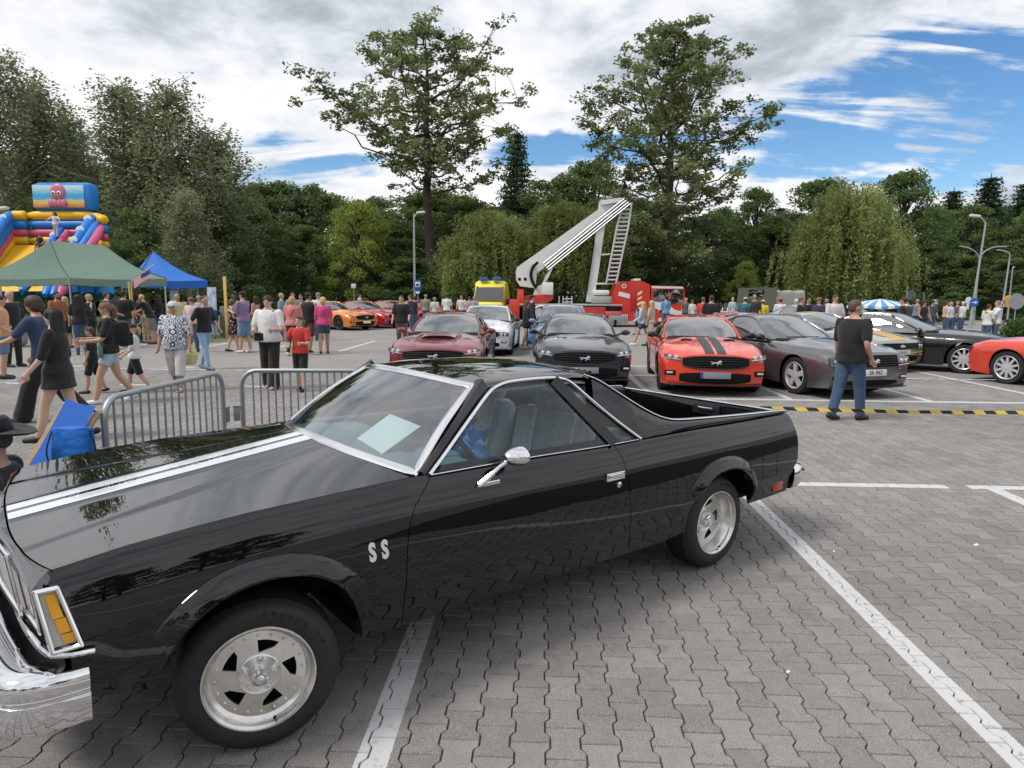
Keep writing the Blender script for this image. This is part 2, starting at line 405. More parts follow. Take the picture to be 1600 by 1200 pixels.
# ------------------------------------------------------------------ trees
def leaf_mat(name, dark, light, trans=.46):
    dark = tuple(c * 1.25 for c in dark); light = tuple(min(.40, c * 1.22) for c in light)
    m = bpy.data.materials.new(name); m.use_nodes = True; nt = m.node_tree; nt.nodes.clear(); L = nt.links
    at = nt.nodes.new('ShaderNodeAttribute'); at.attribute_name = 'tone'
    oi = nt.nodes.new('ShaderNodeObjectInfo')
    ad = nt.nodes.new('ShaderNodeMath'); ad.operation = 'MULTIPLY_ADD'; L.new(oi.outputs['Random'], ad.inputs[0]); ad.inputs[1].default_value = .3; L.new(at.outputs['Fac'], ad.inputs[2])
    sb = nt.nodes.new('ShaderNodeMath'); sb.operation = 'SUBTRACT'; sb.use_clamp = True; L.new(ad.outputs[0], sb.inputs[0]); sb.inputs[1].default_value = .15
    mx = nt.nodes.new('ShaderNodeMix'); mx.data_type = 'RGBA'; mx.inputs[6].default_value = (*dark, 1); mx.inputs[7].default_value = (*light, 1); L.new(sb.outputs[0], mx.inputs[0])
    d = nt.nodes.new('ShaderNodeBsdfPrincipled'); L.new(mx.outputs[2], d.inputs['Base Color']); d.inputs['Roughness'].default_value = .55; d.inputs['Specular IOR Level'].default_value = .3
    t = nt.nodes.new('ShaderNodeBsdfTranslucent'); L.new(mx.outputs[2], t.inputs['Color'])
    x = nt.nodes.new('ShaderNodeMixShader'); x.inputs[0].default_value = trans; L.new(d.outputs[0], x.inputs[1]); L.new(t.outputs[0], x.inputs[2])
    o = nt.nodes.new('ShaderNodeOutputMaterial'); L.new(x.outputs[0], o.inputs[0])
    return m
LM = {k: leaf_mat('leaves_' + k, *v) for k, v in dict(
    poplar=((.085, .115, .042), (.23, .27, .13)), birch=((.105, .135, .065), (.27, .30, .17)), willow=((.095, .13, .036), (.28, .33, .115)),
    broad=((.050, .085, .028), (.135, .19, .065)), light=((.12, .19, .030), (.28, .37, .08)), spruce=((.024, .042, .024), (.065, .10, .05)), hedge=((.03, .07, .015), (.09, .16, .035))).items()}
M_BARK = mat('bark', (.085, .070, .055), .9, vary=(3, .8, (.04, .034, .028)), bump=(9, .8, .05))
M_BIRCH = mat('birch_bark', (.52, .50, .46), .85, vary=(2.2, .9, (.07, .065, .06)))
def rot_rand(n):
    a = NP.normal(size=(n, 3)); a /= np.linalg.norm(a, axis=1)[:, None]; b = NP.normal(size=(n, 3)); b -= a * (a * b).sum(1)[:, None]; b /= np.linalg.norm(b, axis=1)[:, None]
    return a, b
def leaves_mesh(name, P, S, tone, m, hang=0., asp=.55):
    """one small folded leaf per point"""
    n = len(P); a, b = rot_rand(n)
    if hang: a[:, 2] = a[:, 2] * (1 - hang) - hang; a /= np.linalg.norm(a, axis=1)[:, None]; b -= a * (a * b).sum(1)[:, None]; b /= np.maximum(np.linalg.norm(b, axis=1), 1e-6)[:, None]
    s = S[:, None]
    V = np.stack([P - a * s, P + b * s * asp, P + a * s, P - b * s * asp], 1).reshape(-1, 3)
    me = bpy.data.meshes.new(name); me.vertices.add(4 * n); me.loops.add(4 * n); me.polygons.add(n)
    me.vertices.foreach_set('co', V.ravel()); me.loops.foreach_set('vertex_index', np.arange(4 * n)); me.polygons.foreach_set('loop_start', np.arange(n) * 4)
    at = me.attributes.new('tone', 'FLOAT', 'POINT'); at.data.foreach_set('value', np.repeat(tone, 4)); me.materials.append(m); me.update(); me.validate()
    return me
def clump(c, n, r, flat=.8, shell=.35):
    d = NP.normal(size=(n, 3)); d /= np.linalg.norm(d, axis=1)[:, None]; k = NP.random(n) ** shell
    return np.asarray(c) + d * (k * r)[:, None] * np.array([1, 1, flat])
def limb(p, q, sag=.0, n=7, wob=.05):
    p, q = np.asarray(p, float), np.asarray(q, float); t = np.linspace(0, 1, n)[:, None]; L = np.linalg.norm(q - p)
    c = p * (1 - t) + q * t; c[:, 2] += (4 * t * (1 - t))[:, 0] * sag * L; c[1:-1] += NP.normal(size=(n - 2, 3)) * wob * L * .35
    return c
class TreeKit:
    def __init__(s, name, kind, H, lm, bm): s.kind = kind; s.H = H; s.tr = MB(); s.P = []; s.S = []; s.T = []; s.lm = lm; s.bm = bm; s.extra = MB()
    def trunk(s, r0, top=.95, lean=(0, 0), wob=.25, n=14):
        z = np.linspace(0, s.H * top, n); x = np.cumsum(NP.normal(size=n) * wob * .35) * 1.; y = np.cumsum(NP.normal(size=n) * wob * .35)
        x -= np.linspace(0, x[-1], n); y -= np.linspace(0, y[-1], n)
        s.c = np.stack([x + lean[0] * z / s.H, y + lean[1] * z / s.H, z], 1); rr = r0 * (1 - z / (s.H * top)) ** .8 + .03; rr[0] *= 1.35
        s.tr.tube(s.c, rr, 9); return s
    def at(s, h): z = h * s.H; return np.array([np.interp(z, s.c[:, 2], s.c[:, k]) for k in range(3)])
    def put(s, P, size, tone):
        n = len(P); s.P.append(P); s.S.append(size * NP.uniform(.65, 1.25, n)); s.T.append(np.clip(tone + NP.normal(size=n) * .16, 0, 1))
    def done(s, hang=0., asp=.55):
        P = np.concatenate(s.P); S = np.concatenate(s.S); T = np.concatenate(s.T)
        k = P[:, 2] > .15; P, S, T = P[k], S[k], T[k]
        s.crown = leaves_mesh('crown', P, S, T, s.lm, hang, asp)
        o = s.tr.build('trunk', s.bm, None, smooth=60, recalc=False); s.trunk_me = o.data; bpy.data.objects.remove(o)
        s.ex_me = None
        if s.extra.v: o = s.extra.build('mistletoe', LM['spruce'], None, smooth=None, recalc=False); s.ex_me = o.data; bpy.data.objects.remove(o)
        return s
def kit_poplar(H, lo, env, seed_side, leaf=.17, mist=(), nl=34):
    k = TreeKit('p', 'poplar', H, LM['poplar'], M_BARK).trunk(.42, .97, (seed_side, .3), .3)
    for i in range(nl):
        h = lo + (1 - lo) * (i / nl) ** 1.0 * .97; az = i * 2.4 + NP.normal() * .3; L = np.interp(h, *env) * NP.uniform(.7, 1.06)
        p = k.at(h); up = NP.uniform(.35, .75); q = p + np.array([math.cos(az) * L, math.sin(az) * L, L * up])
        lp = limb(p, q, -.10, 9, .11); r = .045 + .014 * L; k.tr.tube(lp, np.linspace(r, .02, len(lp)), 5, caps=False)
        tn = NP.uniform(.25, .75)
        k.put(clump(lp[-1], 55, .75, .75, .6), leaf, tn); k.put(clump(lp[-2], 45, .7, .75, .6), leaf, tn)
        for j in range(int(4 + L * 1.9)):
            t = NP.uniform(.28, 1.0); b = lp[min(int(t * 8), 8)] ; e = b + NP.normal(size=3) * np.array([.9, .9, .7]) * (.32 + .12 * L) + np.array([0, 0, .25])
            k.tr.tube([b, (b + e) / 2 + NP.normal(size=3) * .08, e], [.025, .018, .008], 4, caps=False)
            k.put(clump(e, NP.integers(26, 52), NP.uniform(.42, .82), .75, .6), leaf, tn + NP.normal() * .18)
    for (x, z, r) in mist:
        k.extra.add([], [])
        c = np.array([x, -.3, z]); n = 420; P = clump(c, n, r, .9, .5); a, b = rot_rand(n)
        for q in range(n): k.extra.add([P[q] - a[q] * .16, P[q] + b[q] * .03, P[q] + a[q] * .16], [(0, 1, 2)])
    return k.done()
def kit_broad(H, R, lo, lm, n=70, leaf=.17, per=230, shape=(.5, .75), rough=.35, r0=.32):
    k = TreeKit('b', 'broad', H, lm, M_BARK).trunk(r0, .88, (NP.normal() * .5, NP.normal() * .5), .2)
    a0 = NP.uniform(0, 6, 3)
    for i in range(n):
        h = lo + (1 - lo) * ((i + .5) / n); az = i * 2.399 + NP.normal() * .2
        t = (h - lo) / (1 - lo); e = math.sin(math.pi * min(1, (t * .94 + .05)) ** shape[0]) ** shape[1]
        rr = R * e * (1 + rough * math.sin(az * 2 + a0[0] + h * 9) * .6 + rough * NP.normal() * .35)
        rad = rr * NP.uniform(.55, 1.0) ** .5; c = k.at(h * .98) ; c = c + np.array([math.cos(az) * rad, math.sin(az) * rad, NP.normal() * .4])
        p = k.at(max(.12, h * .75)); lp = limb(p, c, .05); k.tr.tube(lp, np.linspace(.10, .02, len(lp)), 4, caps=False)
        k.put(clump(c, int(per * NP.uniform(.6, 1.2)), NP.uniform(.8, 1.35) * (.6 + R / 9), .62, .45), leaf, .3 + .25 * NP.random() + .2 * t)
    return k.done()
def kit_birch(H, R, lo, n=46, leaf=.13):
    k = TreeKit('w', 'birch', H, LM['birch'], M_BIRCH).trunk(.20, .96, (NP.normal() * .6, 0), .25)
    for i in range(n):
        h = lo + (1 - lo) * (i / n); az = i * 2.4 + NP.normal() * .4; L = R * (1 - .75 * ((h - lo) / (1 - lo)) ** 1.3) * NP.uniform(.6, 1.1)
        p = k.at(h * .97); q = p + np.array([math.cos(az) * L, math.sin(az) * L, L * NP.uniform(.5, 1.0)]); lp = limb(p, q, .06); k.tr.tube(lp, np.linspace(.05, .012, len(lp)), 4, caps=False)
        tn = NP.uniform(.2, .7)
        for j in range(9):
            b = lp[NP.integers(1, 7)] + NP.normal(size=3) * .34; D = NP.uniform(.9, 3.0); m_ = int(13 + 12 * D)
            t = NP.random(m_)[:, None]; k.put(b + np.array([0, 0, -D]) * t + NP.normal(size=(m_, 3)) * np.array([.17, .17, .1]) * (1 + t * .6), leaf, tn + NP.normal() * .14)
    return k.done(.35)
def kit_willow(H, R, leaf=.17, n=150):
    k = TreeKit('s', 'willow', H, LM['willow'], M_BARK).trunk(.45, .6, (0, 0), .2)
    for i in range(n):
        t = (i + .5) / n; az = i * 2.4 + NP.normal() * .2; z = H * (.42 + .56 * (1 - t ** 1.25)); rad = R * math.sqrt(t) * NP.uniform(.60, 1.10) * (1 + .16 * math.sin(3 * az + 1))
        c = np.array([math.cos(az) * rad, math.sin(az) * rad, z + NP.normal() * .62]); tn = NP.uniform(.12, .80)
        if i % 3 == 0: lp = limb(k.at(.30 + .2 * (1 - t)), c, .18); k.tr.tube(lp, np.linspace(.14, .02, len(lp)), 5, caps=False)
        k.put(clump(c, 40, .9, .5, .6), leaf, tn + .1)
        for j in range(7):
            b = c + NP.normal(size=3) * np.array([.7, .7, .3]); D = min(NP.uniform(1.5, 5.2), b[2] - .6); m_ = int(12 * D) + 6
            s_ = NP.random(m_)[:, None]; out = np.array([math.cos(az), math.sin(az), 0]) * .5
            k.put(b + np.array([0, 0, -D]) * s_ + out * np.sqrt(s_) + NP.normal(size=(m_, 3)) * np.array([.13, .13, .1]), leaf, tn + NP.normal() * .12)
    return k.done(.6, .32)
def kit_spruce(H, R, leaf=.17):
    k = TreeKit('f', 'spruce', H, LM['spruce'], M_BARK).trunk(.25, .99, (0, 0), .08)
    nl = 30
    for i in range(nl):
        h = .10 + .88 * i / nl; L0 = R * (1 - h) ** .85 + .25
        for j in range(7):
            az = j * .9 + i * 1.3 + NP.normal() * .2; L = L0 * NP.uniform(.65, 1.12); p = k.at(h); q = p + np.array([math.cos(az) * L, math.sin(az) * L, -.18 * L]); lp = limb(p, q, -.05, 5, .02)
            if j % 2 == 0: k.tr.tube(lp, np.linspace(.035, .01, 5), 4, caps=False)
            m_ = int(26 + 26 * L); t = NP.random(m_)[:, None] ** .7; k.put(p + (q - p) * t + NP.normal(size=(m_, 3)) * np.array([.22, .22, .08]) * (.5 + t) + np.array([0, 0, -.25]) * NP.random((m_, 1)), leaf, .25 + .35 * NP.random())
    return k.done(.3)
LMB = LM['broad']
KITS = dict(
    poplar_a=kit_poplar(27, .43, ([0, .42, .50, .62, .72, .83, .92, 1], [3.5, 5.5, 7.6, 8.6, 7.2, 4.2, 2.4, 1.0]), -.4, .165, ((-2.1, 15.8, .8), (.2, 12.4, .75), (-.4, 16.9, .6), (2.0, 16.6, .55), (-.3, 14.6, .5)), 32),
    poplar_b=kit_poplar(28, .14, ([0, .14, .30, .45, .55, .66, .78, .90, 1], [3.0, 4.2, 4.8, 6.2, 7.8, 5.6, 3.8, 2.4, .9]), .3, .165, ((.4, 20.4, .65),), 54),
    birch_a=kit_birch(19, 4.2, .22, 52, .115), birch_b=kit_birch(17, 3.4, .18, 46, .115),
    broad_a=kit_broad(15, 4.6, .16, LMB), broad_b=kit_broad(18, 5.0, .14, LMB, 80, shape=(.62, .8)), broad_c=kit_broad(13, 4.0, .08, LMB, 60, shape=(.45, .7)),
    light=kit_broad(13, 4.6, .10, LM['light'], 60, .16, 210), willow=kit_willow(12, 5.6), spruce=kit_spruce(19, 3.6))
def tree(kind, px, Y, top, wide=None, label='', name=None, group=None, rot=None, lift=0, lowscale=None):
    """wide = crown width in photo pixels at that distance"""
    k = KITS[kind]; x, y = gd(px, Y); Hh = hz(px, top, Y); sz = Hh / k.H
    sxy = sz
    if wide: 
        w0 = np.percentile(np.abs(np.concatenate(k.P)[:, :2]), 99.3) * 2; sxy = wide / FPX * Y / w0
    nm = name or {'poplar_a': 'poplar_tree', 'poplar_b': 'poplar_tree', 'birch_a': 'birch_tree', 'birch_b': 'birch_tree', 'willow': 'willow_tree', 'spruce': 'spruce_tree', 'light': 'maple_tree'}.get(kind, 'broadleaf_tree')
    e = empty(nm, (x, y, 0), RND.uniform(0, 6.28) if rot is None else rot, label, 'tree', group); e.scale = (sxy, sxy, sz)
    for n_, me in (('trunk', k.trunk_me), ('crown', k.crown)) + ((('mistletoe', k.ex_me),) if k.ex_me else ()):
        o = bpy.data.objects.new(n_, me); C.objects.link(o); o.parent = e
    return e
T = tree
GL, GC, GR = 'trees of the wood on the left', 'trees of the wood behind the fire engine', 'trees of the wood on the right'
# left wood
T('birch_a', 18, 47, 62, 179, 'tall white-stemmed birch at the far left edge, highest over the inflatable slide', group=GL)
T('birch_b', 75, 51, 112, 165, 'feathery birch rising directly behind the octopus slide', group=GL)
T('birch_b', 128, 55, 168, 151, 'shorter birch in the dip between the two high groups on the left', group=GL)
T('birch_a', 205, 50, 122, 206, 'tall dark birch with a rounded top above the blue tent', group=GL)
T('birch_a', 285, 49, 120, 193, 'twin-topped tall birch right of the highest birch above the blue tent', group=GL)
T('birch_b', 345, 52, 192, 179, 'pale lacy birch at the right end of the left wood, sky showing through', group=GL)
T('birch_b', 293, 41, 292, 124, 'thin leaning birch with a white stem in front of the left wood', group=GL)
for px, Y, top, w, kd, lb in ((30, 62, 225, 190, 'broad_b', 'dark broadleaf tree filling the gap behind the far left birch'), (140, 64, 235, 210, 'broad_a', 'dark broadleaf tree behind the green tent, below the birch tops'),
    (245, 62, 225, 200, 'broad_b', 'dark broadleaf tree between the trunks above the blue tent'), (395, 58, 300, 120, 'broad_a', 'dark rounded tree beside the pale lacy birch'),
    (360, 50, 330, 130, 'broad_c', 'bushy dark green tree behind the couple by the yellow post'), (90, 46, 300, 150, 'broad_c', 'low bushy tree behind the inflatable slide'), (215, 45, 320, 120, 'broad_c', 'low bushy tree between the slide and the blue tent')):
    T(kd, px, Y, top, w * 1.2, lb, group=GL)
# middle
for px, Y, top, w, kd, lb in ((445, 78, 272, 150, 'broad_b', 'dark even-topped tree left of the light green maple'), (505, 80, 280, 130, 'broad_a', 'dark tree behind the light green maple'),
    (470, 62, 345, 110, 'broad_c', 'low dark tree behind the orange sports car'), (620, 66, 335, 150, 'broad_a', 'mid green tree left of the bus stop lamp'),
    (735, 68, 305, 180, 'broad_b', 'mid green tree just right of the tall poplar with mistletoe'), (690, 84, 290, 220, 'broad_a', 'dark tree behind the trunk of the tall poplar with mistletoe'),
    (880, 84, 262, 170, 'broad_b', 'dark green tree behind the top of the white boom'), (930, 86, 238, 140, 'broad_b', 'dark tall tree between the boom and the right-hand poplar'),
    (985, 68, 330, 140, 'broad_a', 'mid green tree behind the hanging ladder'), (1110, 70, 330, 150, 'broad_a', 'mid green tree right of the second poplar at the fire engine cab'),
    (1010, 60, 390, 110, 'broad_c', 'bushy tree directly behind the fire engine cab'), (650, 60, 400, 130, 'broad_c', 'dark bush-like tree behind the bus stop sign'), (560, 74, 330, 120, 'broad_b', 'dark tree shading the back of the light green maple')):
    T(kd, px, Y, top, w * 1.2, lb, group=GC)
T('light', 562, 62, 300, 125, 'light green layered maple left of the bus stop lamp', group=GC)
T('poplar_a', 675, 63, 42, 315, 'very tall open poplar with dark mistletoe balls in its crown', rot=0.)
T('poplar_b', 1036, 60, 25, 285, 'very tall poplar right of the white boom with one dark nest', rot=0.)
T('spruce', 806, 88, 196, 95, 'sparse dark spruce standing between the two poplars', group=GC)
T('willow', 765, 58, 335, 170, 'weeping willow left of the white boom', group=GC); T('willow', 880, 60, 322, 190, 'yellow green weeping willow behind the white boom', group=GC)
# right
T('willow', 1325, 52, 296, 190, 'big weeping willow behind the army truck', group=GR)
for px, Y, top, w, kd, lb in ((1170, 72, 282, 90, 'broad_b', 'dark ragged tree in the gap right of the second poplar'), (1283, 72, 266, 150, 'broad_b', 'dark dense tree with a blunt peak left of the big willow'),
    (1408, 64, 252, 130, 'broad_b', 'tall pale topped tree rising behind the big willow'), (1215, 70, 330, 120, 'broad_a', 'dark tree behind the army truck'), (1440, 60, 360, 120, 'broad_c', 'mid green tree at the right foot of the big willow'),
    (1500, 58, 395, 110, 'broad_c', 'bushy tree behind the double-armed street lamp'), (1575, 56, 400, 120, 'broad_c', 'bushy tree behind the round traffic signs'), (1390, 62, 395, 90, 'broad_a', 'low dark tree behind the striped parasol')):
    T(kd, px, Y, top, w * 1.2, lb, group=GR)
T('light', 1160, 57, 402, 55, 'small light green tree standing alone left of the army truck', name='young_tree', group=GR)
T('broad_c', 1488, 46, 455, 70, 'rounded green bush behind the crowd by the street lamp', name='bush', group=GR)
for px, Y, top, w, i in ((1475, 84, 290, 90, 0), (1530, 80, 268, 100, 1), (1585, 82, 278, 100, 2), (1625, 78, 262, 100, 3), (1210, 90, 318, 80, 4)):
    T('spruce', px, Y, top, w, ('dark fir left of the double-armed lamp top', 'tall dark fir right above the double-armed lamp', 'dark fir at the right edge of the wood', 'dark fir cut by the right edge of the picture', 'dark fir deep in the gap left of the blunt-peaked tree')[i], group=GR)
for px, Y, top, w, lb in ((1505, 74, 310, 130, 'dark broadleaf tree between the firs on the right'), (1600, 70, 320, 130, 'dark broadleaf tree under the firs at the right edge')): T('broad_b', px, Y, top, w, lb, group=GR)
# second rank closing the wood, and the trees across the road behind the photographer that the paintwork mirrors
k = 0
for px in range(-80, 1700, 75):
    x_ = gd(px, 104)
    e = T('broad_b' if k % 2 else 'broad_a', px + RND.uniform(-20, 20), 100 + RND.uniform(-6, 10), float(np.interp(px, [0, 400, 520, 900, 1150, 1200, 1300, 1600], [240, 285, 300, 290, 320, 345, 320, 310])), 150, 'dark tree of the closed back rank of the wood', group='back rank of the wood'); k += 1
for i, x in enumerate((-46, -37, -29, -21, -13, -4, 5, 14, 23, 33, 44)):
    e = empty('broadleaf_tree', (x + RND.uniform(-2, 2), -24 + RND.uniform(-5, 2), 0), i * 1.3, 'dark tree across the road behind the camera', 'tree', 'trees behind the camera'); kk = KITS[('broad_b', 'broad_a')[i % 2]]; s_ = RND.uniform(.62, .85); e.scale = (s_ * 1.25, s_ * 1.25, s_)
    for n_, me in (('trunk', kk.trunk_me), ('crown', kk.crown)):
        o = bpy.data.objects.new(n_, me); C.objects.link(o); o.parent = e
# undergrowth closing the foot of the wood
P = []; Tn = []
for px in np.arange(-120, 1720, 5.5):
    Yb = float(np.interp(px, [0, 420, 480, 1000, 1600], [47, 52, 70, 68, 64])) + NP.uniform(-1, 6); x, y = gd(px, Yb); hgt = NP.uniform(1.5, 4.6)
    c = clump((x, y, hgt * .45), 95, 1.3, hgt * .42, .5); P.append(c); Tn.append(np.full(len(c), NP.uniform(.0, .55)))
P = np.concatenate(P); Tn = np.concatenate(Tn); kk_ = P[:, 2] > 0
me = leaves_mesh('undergrowth', P[kk_], NP.uniform(.14, .30, kk_.sum()), Tn[kk_], LMB); ug = bpy.data.objects.new('undergrowth', me); C.objects.link(ug); tag(ug, 'dark undergrowth along the foot of the wood', kind='stuff')
# grass verges
def poly_px(pts): return [gp(*p) for p in pts]
M_GRASS = grass_mat()
gx = lambda pts, nm, lb: MB().prism(pts, -.02, .035).build(nm, M_GRASS, None, smooth=None, kind='structure', label=lb)
gx([(-60, 30), (-14.4, 23.2), (-9.7, 24.2), (-8.9, 25.6), (-13, 36), (-10, 46), (20, 51.5), (120, 54), (140, 200), (-160, 200)], 'lawn', 'grass under the trees and round the tents')
kb = MB()
kp = [(-60, 29.9), (-14.4, 23.1), (-9.65, 24.1), (-8.8, 25.6), (-12.9, 36), (-9.95, 45.9), (20, 51.4), (120, 53.9)]
for a, b in zip(kp[:-1], kp[1:]):
    L = math.hypot(b[0] - a[0], b[1] - a[1]); kb.box(((a[0] + b[0]) / 2, (a[1] + b[1]) / 2, .02), (L, .10, .12), math.atan2(b[1] - a[1], b[0] - a[0]))
kb.build('kerb', M_KERB, None, smooth=None, kind='structure', label='low concrete kerb along the grass')
B = []
for _ in range(9000):
    px = NP.uniform(-40, 420); Yb = NP.uniform(24, 38); x, y = gd(px, Yb); B.append((x, y))
gb = MB()
for x, y in B:
    if y < 23.6 + (x + 14.4) * .19 + (.5 if x < -9 else 60): continue
    h = NP.uniform(.05, .14); d = NP.normal(size=2) * .05; gb.add([(x - .012, y, .03), (x + .012, y, .03), (x + d[0], y + d[1], .03 + h)], [(0, 1, 2)])
gb.build('grass', mat('grass_blades', (.10, .15, .04), .8, vary=(.8, .8, (.14, .14, .06))), None, smooth=None, recalc=False, kind='stuff', label='short rough grass beside the tents')
# ------------------------------------------------------------------ the black coupe pickup in front
M_BLACK = mat('black_lacquer', (.003, .003, .0035), .3, coat=1.0, spec=0.)
M_BLACK.node_tree.nodes['Principled BSDF'].inputs['Coat IOR'].default_value = 1.60; M_BLACK.node_tree.nodes['Principled BSDF'].inputs['Coat Roughness'].default_value = .008
M_CHROME = mat('chrome', (.80, .80, .82), .06, metal=1.)
M_TRIM = mat('bright_trim', (.78, .78, .80), .16, metal=1.)
M_ALLOY = mat('dull_alloy', (.80, .785, .755), .27, metal=.9, vary=(18, .5, (.48, .46, .43)))
M_RUBBER = mat('tyre_rubber', (.016, .016, .018), .62, vary=(25, .5, (.03, .029, .028)))
M_DARK = mat('matt_black', (.008, .008, .009), .8, spec=.2)
M_BLACKPL = mat('black_plastic', (.018, .018, .02), .35)
M_AMBER = mat('amber_lens', (.80, .36, .02), .15, coat=.6, bump=(160, .35, .002))
M_CLEAR = mat('clear_lens', (.55, .53, .50), .12, coat=.8, bump=(120, .4, .002))
M_RED = mat('red_lens', (.45, .02, .015), .15, coat=.8)
M_LEATHER = mat('blue_grey_vinyl', (.60, .68, .72), .5, vary=(8, .5, (.48, .56, .60)))
M_COVER = mat('woven_seat_cover', (.78, .82, .83), .85, vary=(40, .9, (.50, .58, .62)))
M_DASH = mat('blue_dashboard', (.13, .23, .28), .55)
M_WHITEP = mat('white_paint', (.78, .78, .76), .4)
M_PAPER = mat('pale_paper', (.66, .80, .84), .8)
M_BLUEBAG = mat('blue_plastic_sheet', (.10, .28, .60), .3, bump=(14, .9, .03))
G_SCREEN = glass('windscreen_glass', (.86, .96, .96), a=.22)
G_SIDE = glass('side_glass', (.84, .93, .95), a=.0)

def panel(mb, G, t=.012, skirt=True):
    """sheet-metal panel: grid of points with its edges folded in"""
    G = np.asarray(G, float)
    du = np.gradient(G, axis=0); dv = np.gradient(G, axis=1)
    N = np.cross(du, dv); N /= np.maximum(np.linalg.norm(N, axis=2), 1e-9)[..., None]
    c = G.mean(axis=(0, 1)); 
    n, m = G.shape[:2]; o = len(mb.v); mb.grid(G)
    if not skirt: return mb
    idx = [(i, 0) for i in range(n)] + [(n - 1, j) for j in range(1, m)] + [(i, m - 1) for i in range(n - 2, -1, -1)] + [(0, j) for j in range(m - 2, 0, -1)]
    inward = -1 if mb.outsign > 0 else 1
    low = [G[i, j] + inward * N[i, j] * t for i, j in idx]
    b = len(mb.v); mb.add(low, [])
    k = len(idx)
    for q in range(k):
        i, j = idx[q]; i2, j2 = idx[(q + 1) % k]
        mb.f.append((o + i * m + j, o + i2 * m + j2, b + (q + 1) % k, b + q)); mb.mi.append(mb.cur)
    return mb
def mirrored(mb):
    r = MB(); r.v = [(x, -y, z) for x, y, z in mb.v]; r.f = [f[::-1] for f in mb.f]; r.mi = list(mb.mi); return r

def plate_holes(outer, holes, z0, z1, mb, f):
    """flat plate between depths z0 (front) and z1 with real openings; f places (a, b, z)"""
    t = bmesh.new(); loops = []
    for lp in [outer] + holes:
        vs = [t.verts.new((a, b, 0)) for a, b in lp]; loops.append(vs)
        for i in range(len(vs)): t.edges.new((vs[i], vs[(i + 1) % len(vs)]))
    bmesh.ops.triangle_fill(t, edges=list(t.edges), use_beauty=True, use_dissolve=False)
    t.verts.index_update()
    vs = [f(v.co.x, v.co.y, z0) for v in t.verts]
    mb.add(vs, [[v.index for v in fc.verts] for fc in t.faces]); t.free()
    for lp in [outer] + holes:
        k = len(lp)
        mb.add([f(a, b, z0) for a, b in lp] + [f(a, b, z1) for a, b in lp], [(i, (i + 1) % k, k + (i + 1) % k, k + i) for i in range(k)])

pk = empty('pickup', (-1.6291, 3.0449, 0), -2.4295, 'shiny black two-door coupe pickup with chrome trim parked in the foreground', 'pickup truck')
# --- the lines of the body, in metres from the front axle (u forward, v to its left, w up)
WE = ([-4.0, -3.86, -2.78, -2.22, -2.0, -1.36, -.8, -.7, -.42, -.21, -.02, .21, .415, .63, .72], [.948, .951, .963, .966, .962, .976, .982, .986, .979, .972, .966, .951, .931, .899, .880])
def we(u): return float(np.interp(u, *WE))
def taper(u): return float(smooth1(u, [-4.0, -3.5, -2.9, .1, .45, .72], [.972, .992, 1., 1., .988, .955]))
SV = ([0, .03, .07, .13, .24, .42, .56, .655, .69, .72, .86, 1.0], [.815, .838, .854, .869, .886, .898, .899, .896, .893, .884, .869, .852])
WS = .30
def side(u, s):
    e = we(u); return (u, float(smooth1(s, *SV)) * taper(u), e - (e - WS) * s)
def s_of(u, w): e = we(u); return (e - w) / (e - WS)
ARCH = [(.02 - .05, .30, .405, .43), (-2.985, .30, .365, .385)]        # centre u, w, radius u, radius w
def bottom(u, base):
    b = base
    for cu, cw, ru, rw in ARCH:
        x = (u - cu) / ru
        if abs(x) < 1: b = max(b, cw + rw * (1 - abs(x) ** 2.2) ** .5)
    return b
def sill(u): return float(np.interp(u, [-3.95, -3.2, -2.4, -.45, .30, .60], [.365, .37, .30, .33, .40, .46]))
def dense(a, b, n):
    xs = list(np.linspace(a, b, n))
    for cu, cw, ru, rw in ARCH:
        for e in (cu - ru, cu + ru):
            for d in (-.001, .0008, .003, .008, .016, .03, .05):
                for sg in (1,):
                    x = e + d * (1 if e < cu else -1)
                    if min(a, b) < x < max(a, b): xs.append(x)
    return sorted(set(np.round(xs, 5)), reverse=True)
def side_panel(u0, u1, n, top=0., m=26):
    """u0(w), u1(w): front and rear edges of the panel"""
    us = dense(u0(.5), u1(.5), n); A, B = u0(.5), u1(.5); G = []
    for u in us:
        a = (u - A) / (B - A); wb = bottom(u, sill(u)); row = []
        s1 = s_of(u, wb)
        for k in range(m):
            s = top + (s1 - top) * (k / (m - 1)) ** 1.25
            w = we(u) - (we(u) - WS) * s
            uu = u0(w) * (1 - a) + u1(w) * a
            row.append(side(uu, s))
        G.append(row)
    return np.array(G)
MB.outsign = -1
g = .0022
def l_doorf(w): return float(smooth1(w, [.3, .661, .78, .851, .92, .985], [-.622, -.632, -.650, -.676, -.735, -.806]))
def l_doorr(w): return float(smooth1(w, [.3, .571, .781, .91, .985], [-2.135, -2.077, -2.056, -2.023, -1.985]))
def l_front(w): return float(np.interp(w, [.40, .64, .66, .86, .90], [.600, .600, .60, .64, .655]))
def l_tail(w): return float(smooth1(w, [.3, .45, .53, .60, .735, .877, .96], [-3.85, -3.86, -3.885, -3.94, -3.938, -3.893, -3.85]))
parts = {}
def both(name, mb, m, **k):
    a = mb.build(name, m, pk, **k); b = mirrored(mb).build(name, m, pk, **k); return a, b
f_ = panel(MB(), side_panel(l_front, lambda w: l_doorf(w) + g, 46)); fender, fender_r = both('fender', f_, M_BLACK)
d_ = panel(MB(), side_panel(lambda w: l_doorf(w) - g, lambda w: l_doorr(w) + g, 44)); door, door_r = both('door', d_, M_BLACK)
q_ = panel(MB(), side_panel(lambda w: l_doorr(w) - g, l_tail, 60)); quarter, quarter_r = both('rear_quarter', q_, M_BLACK)
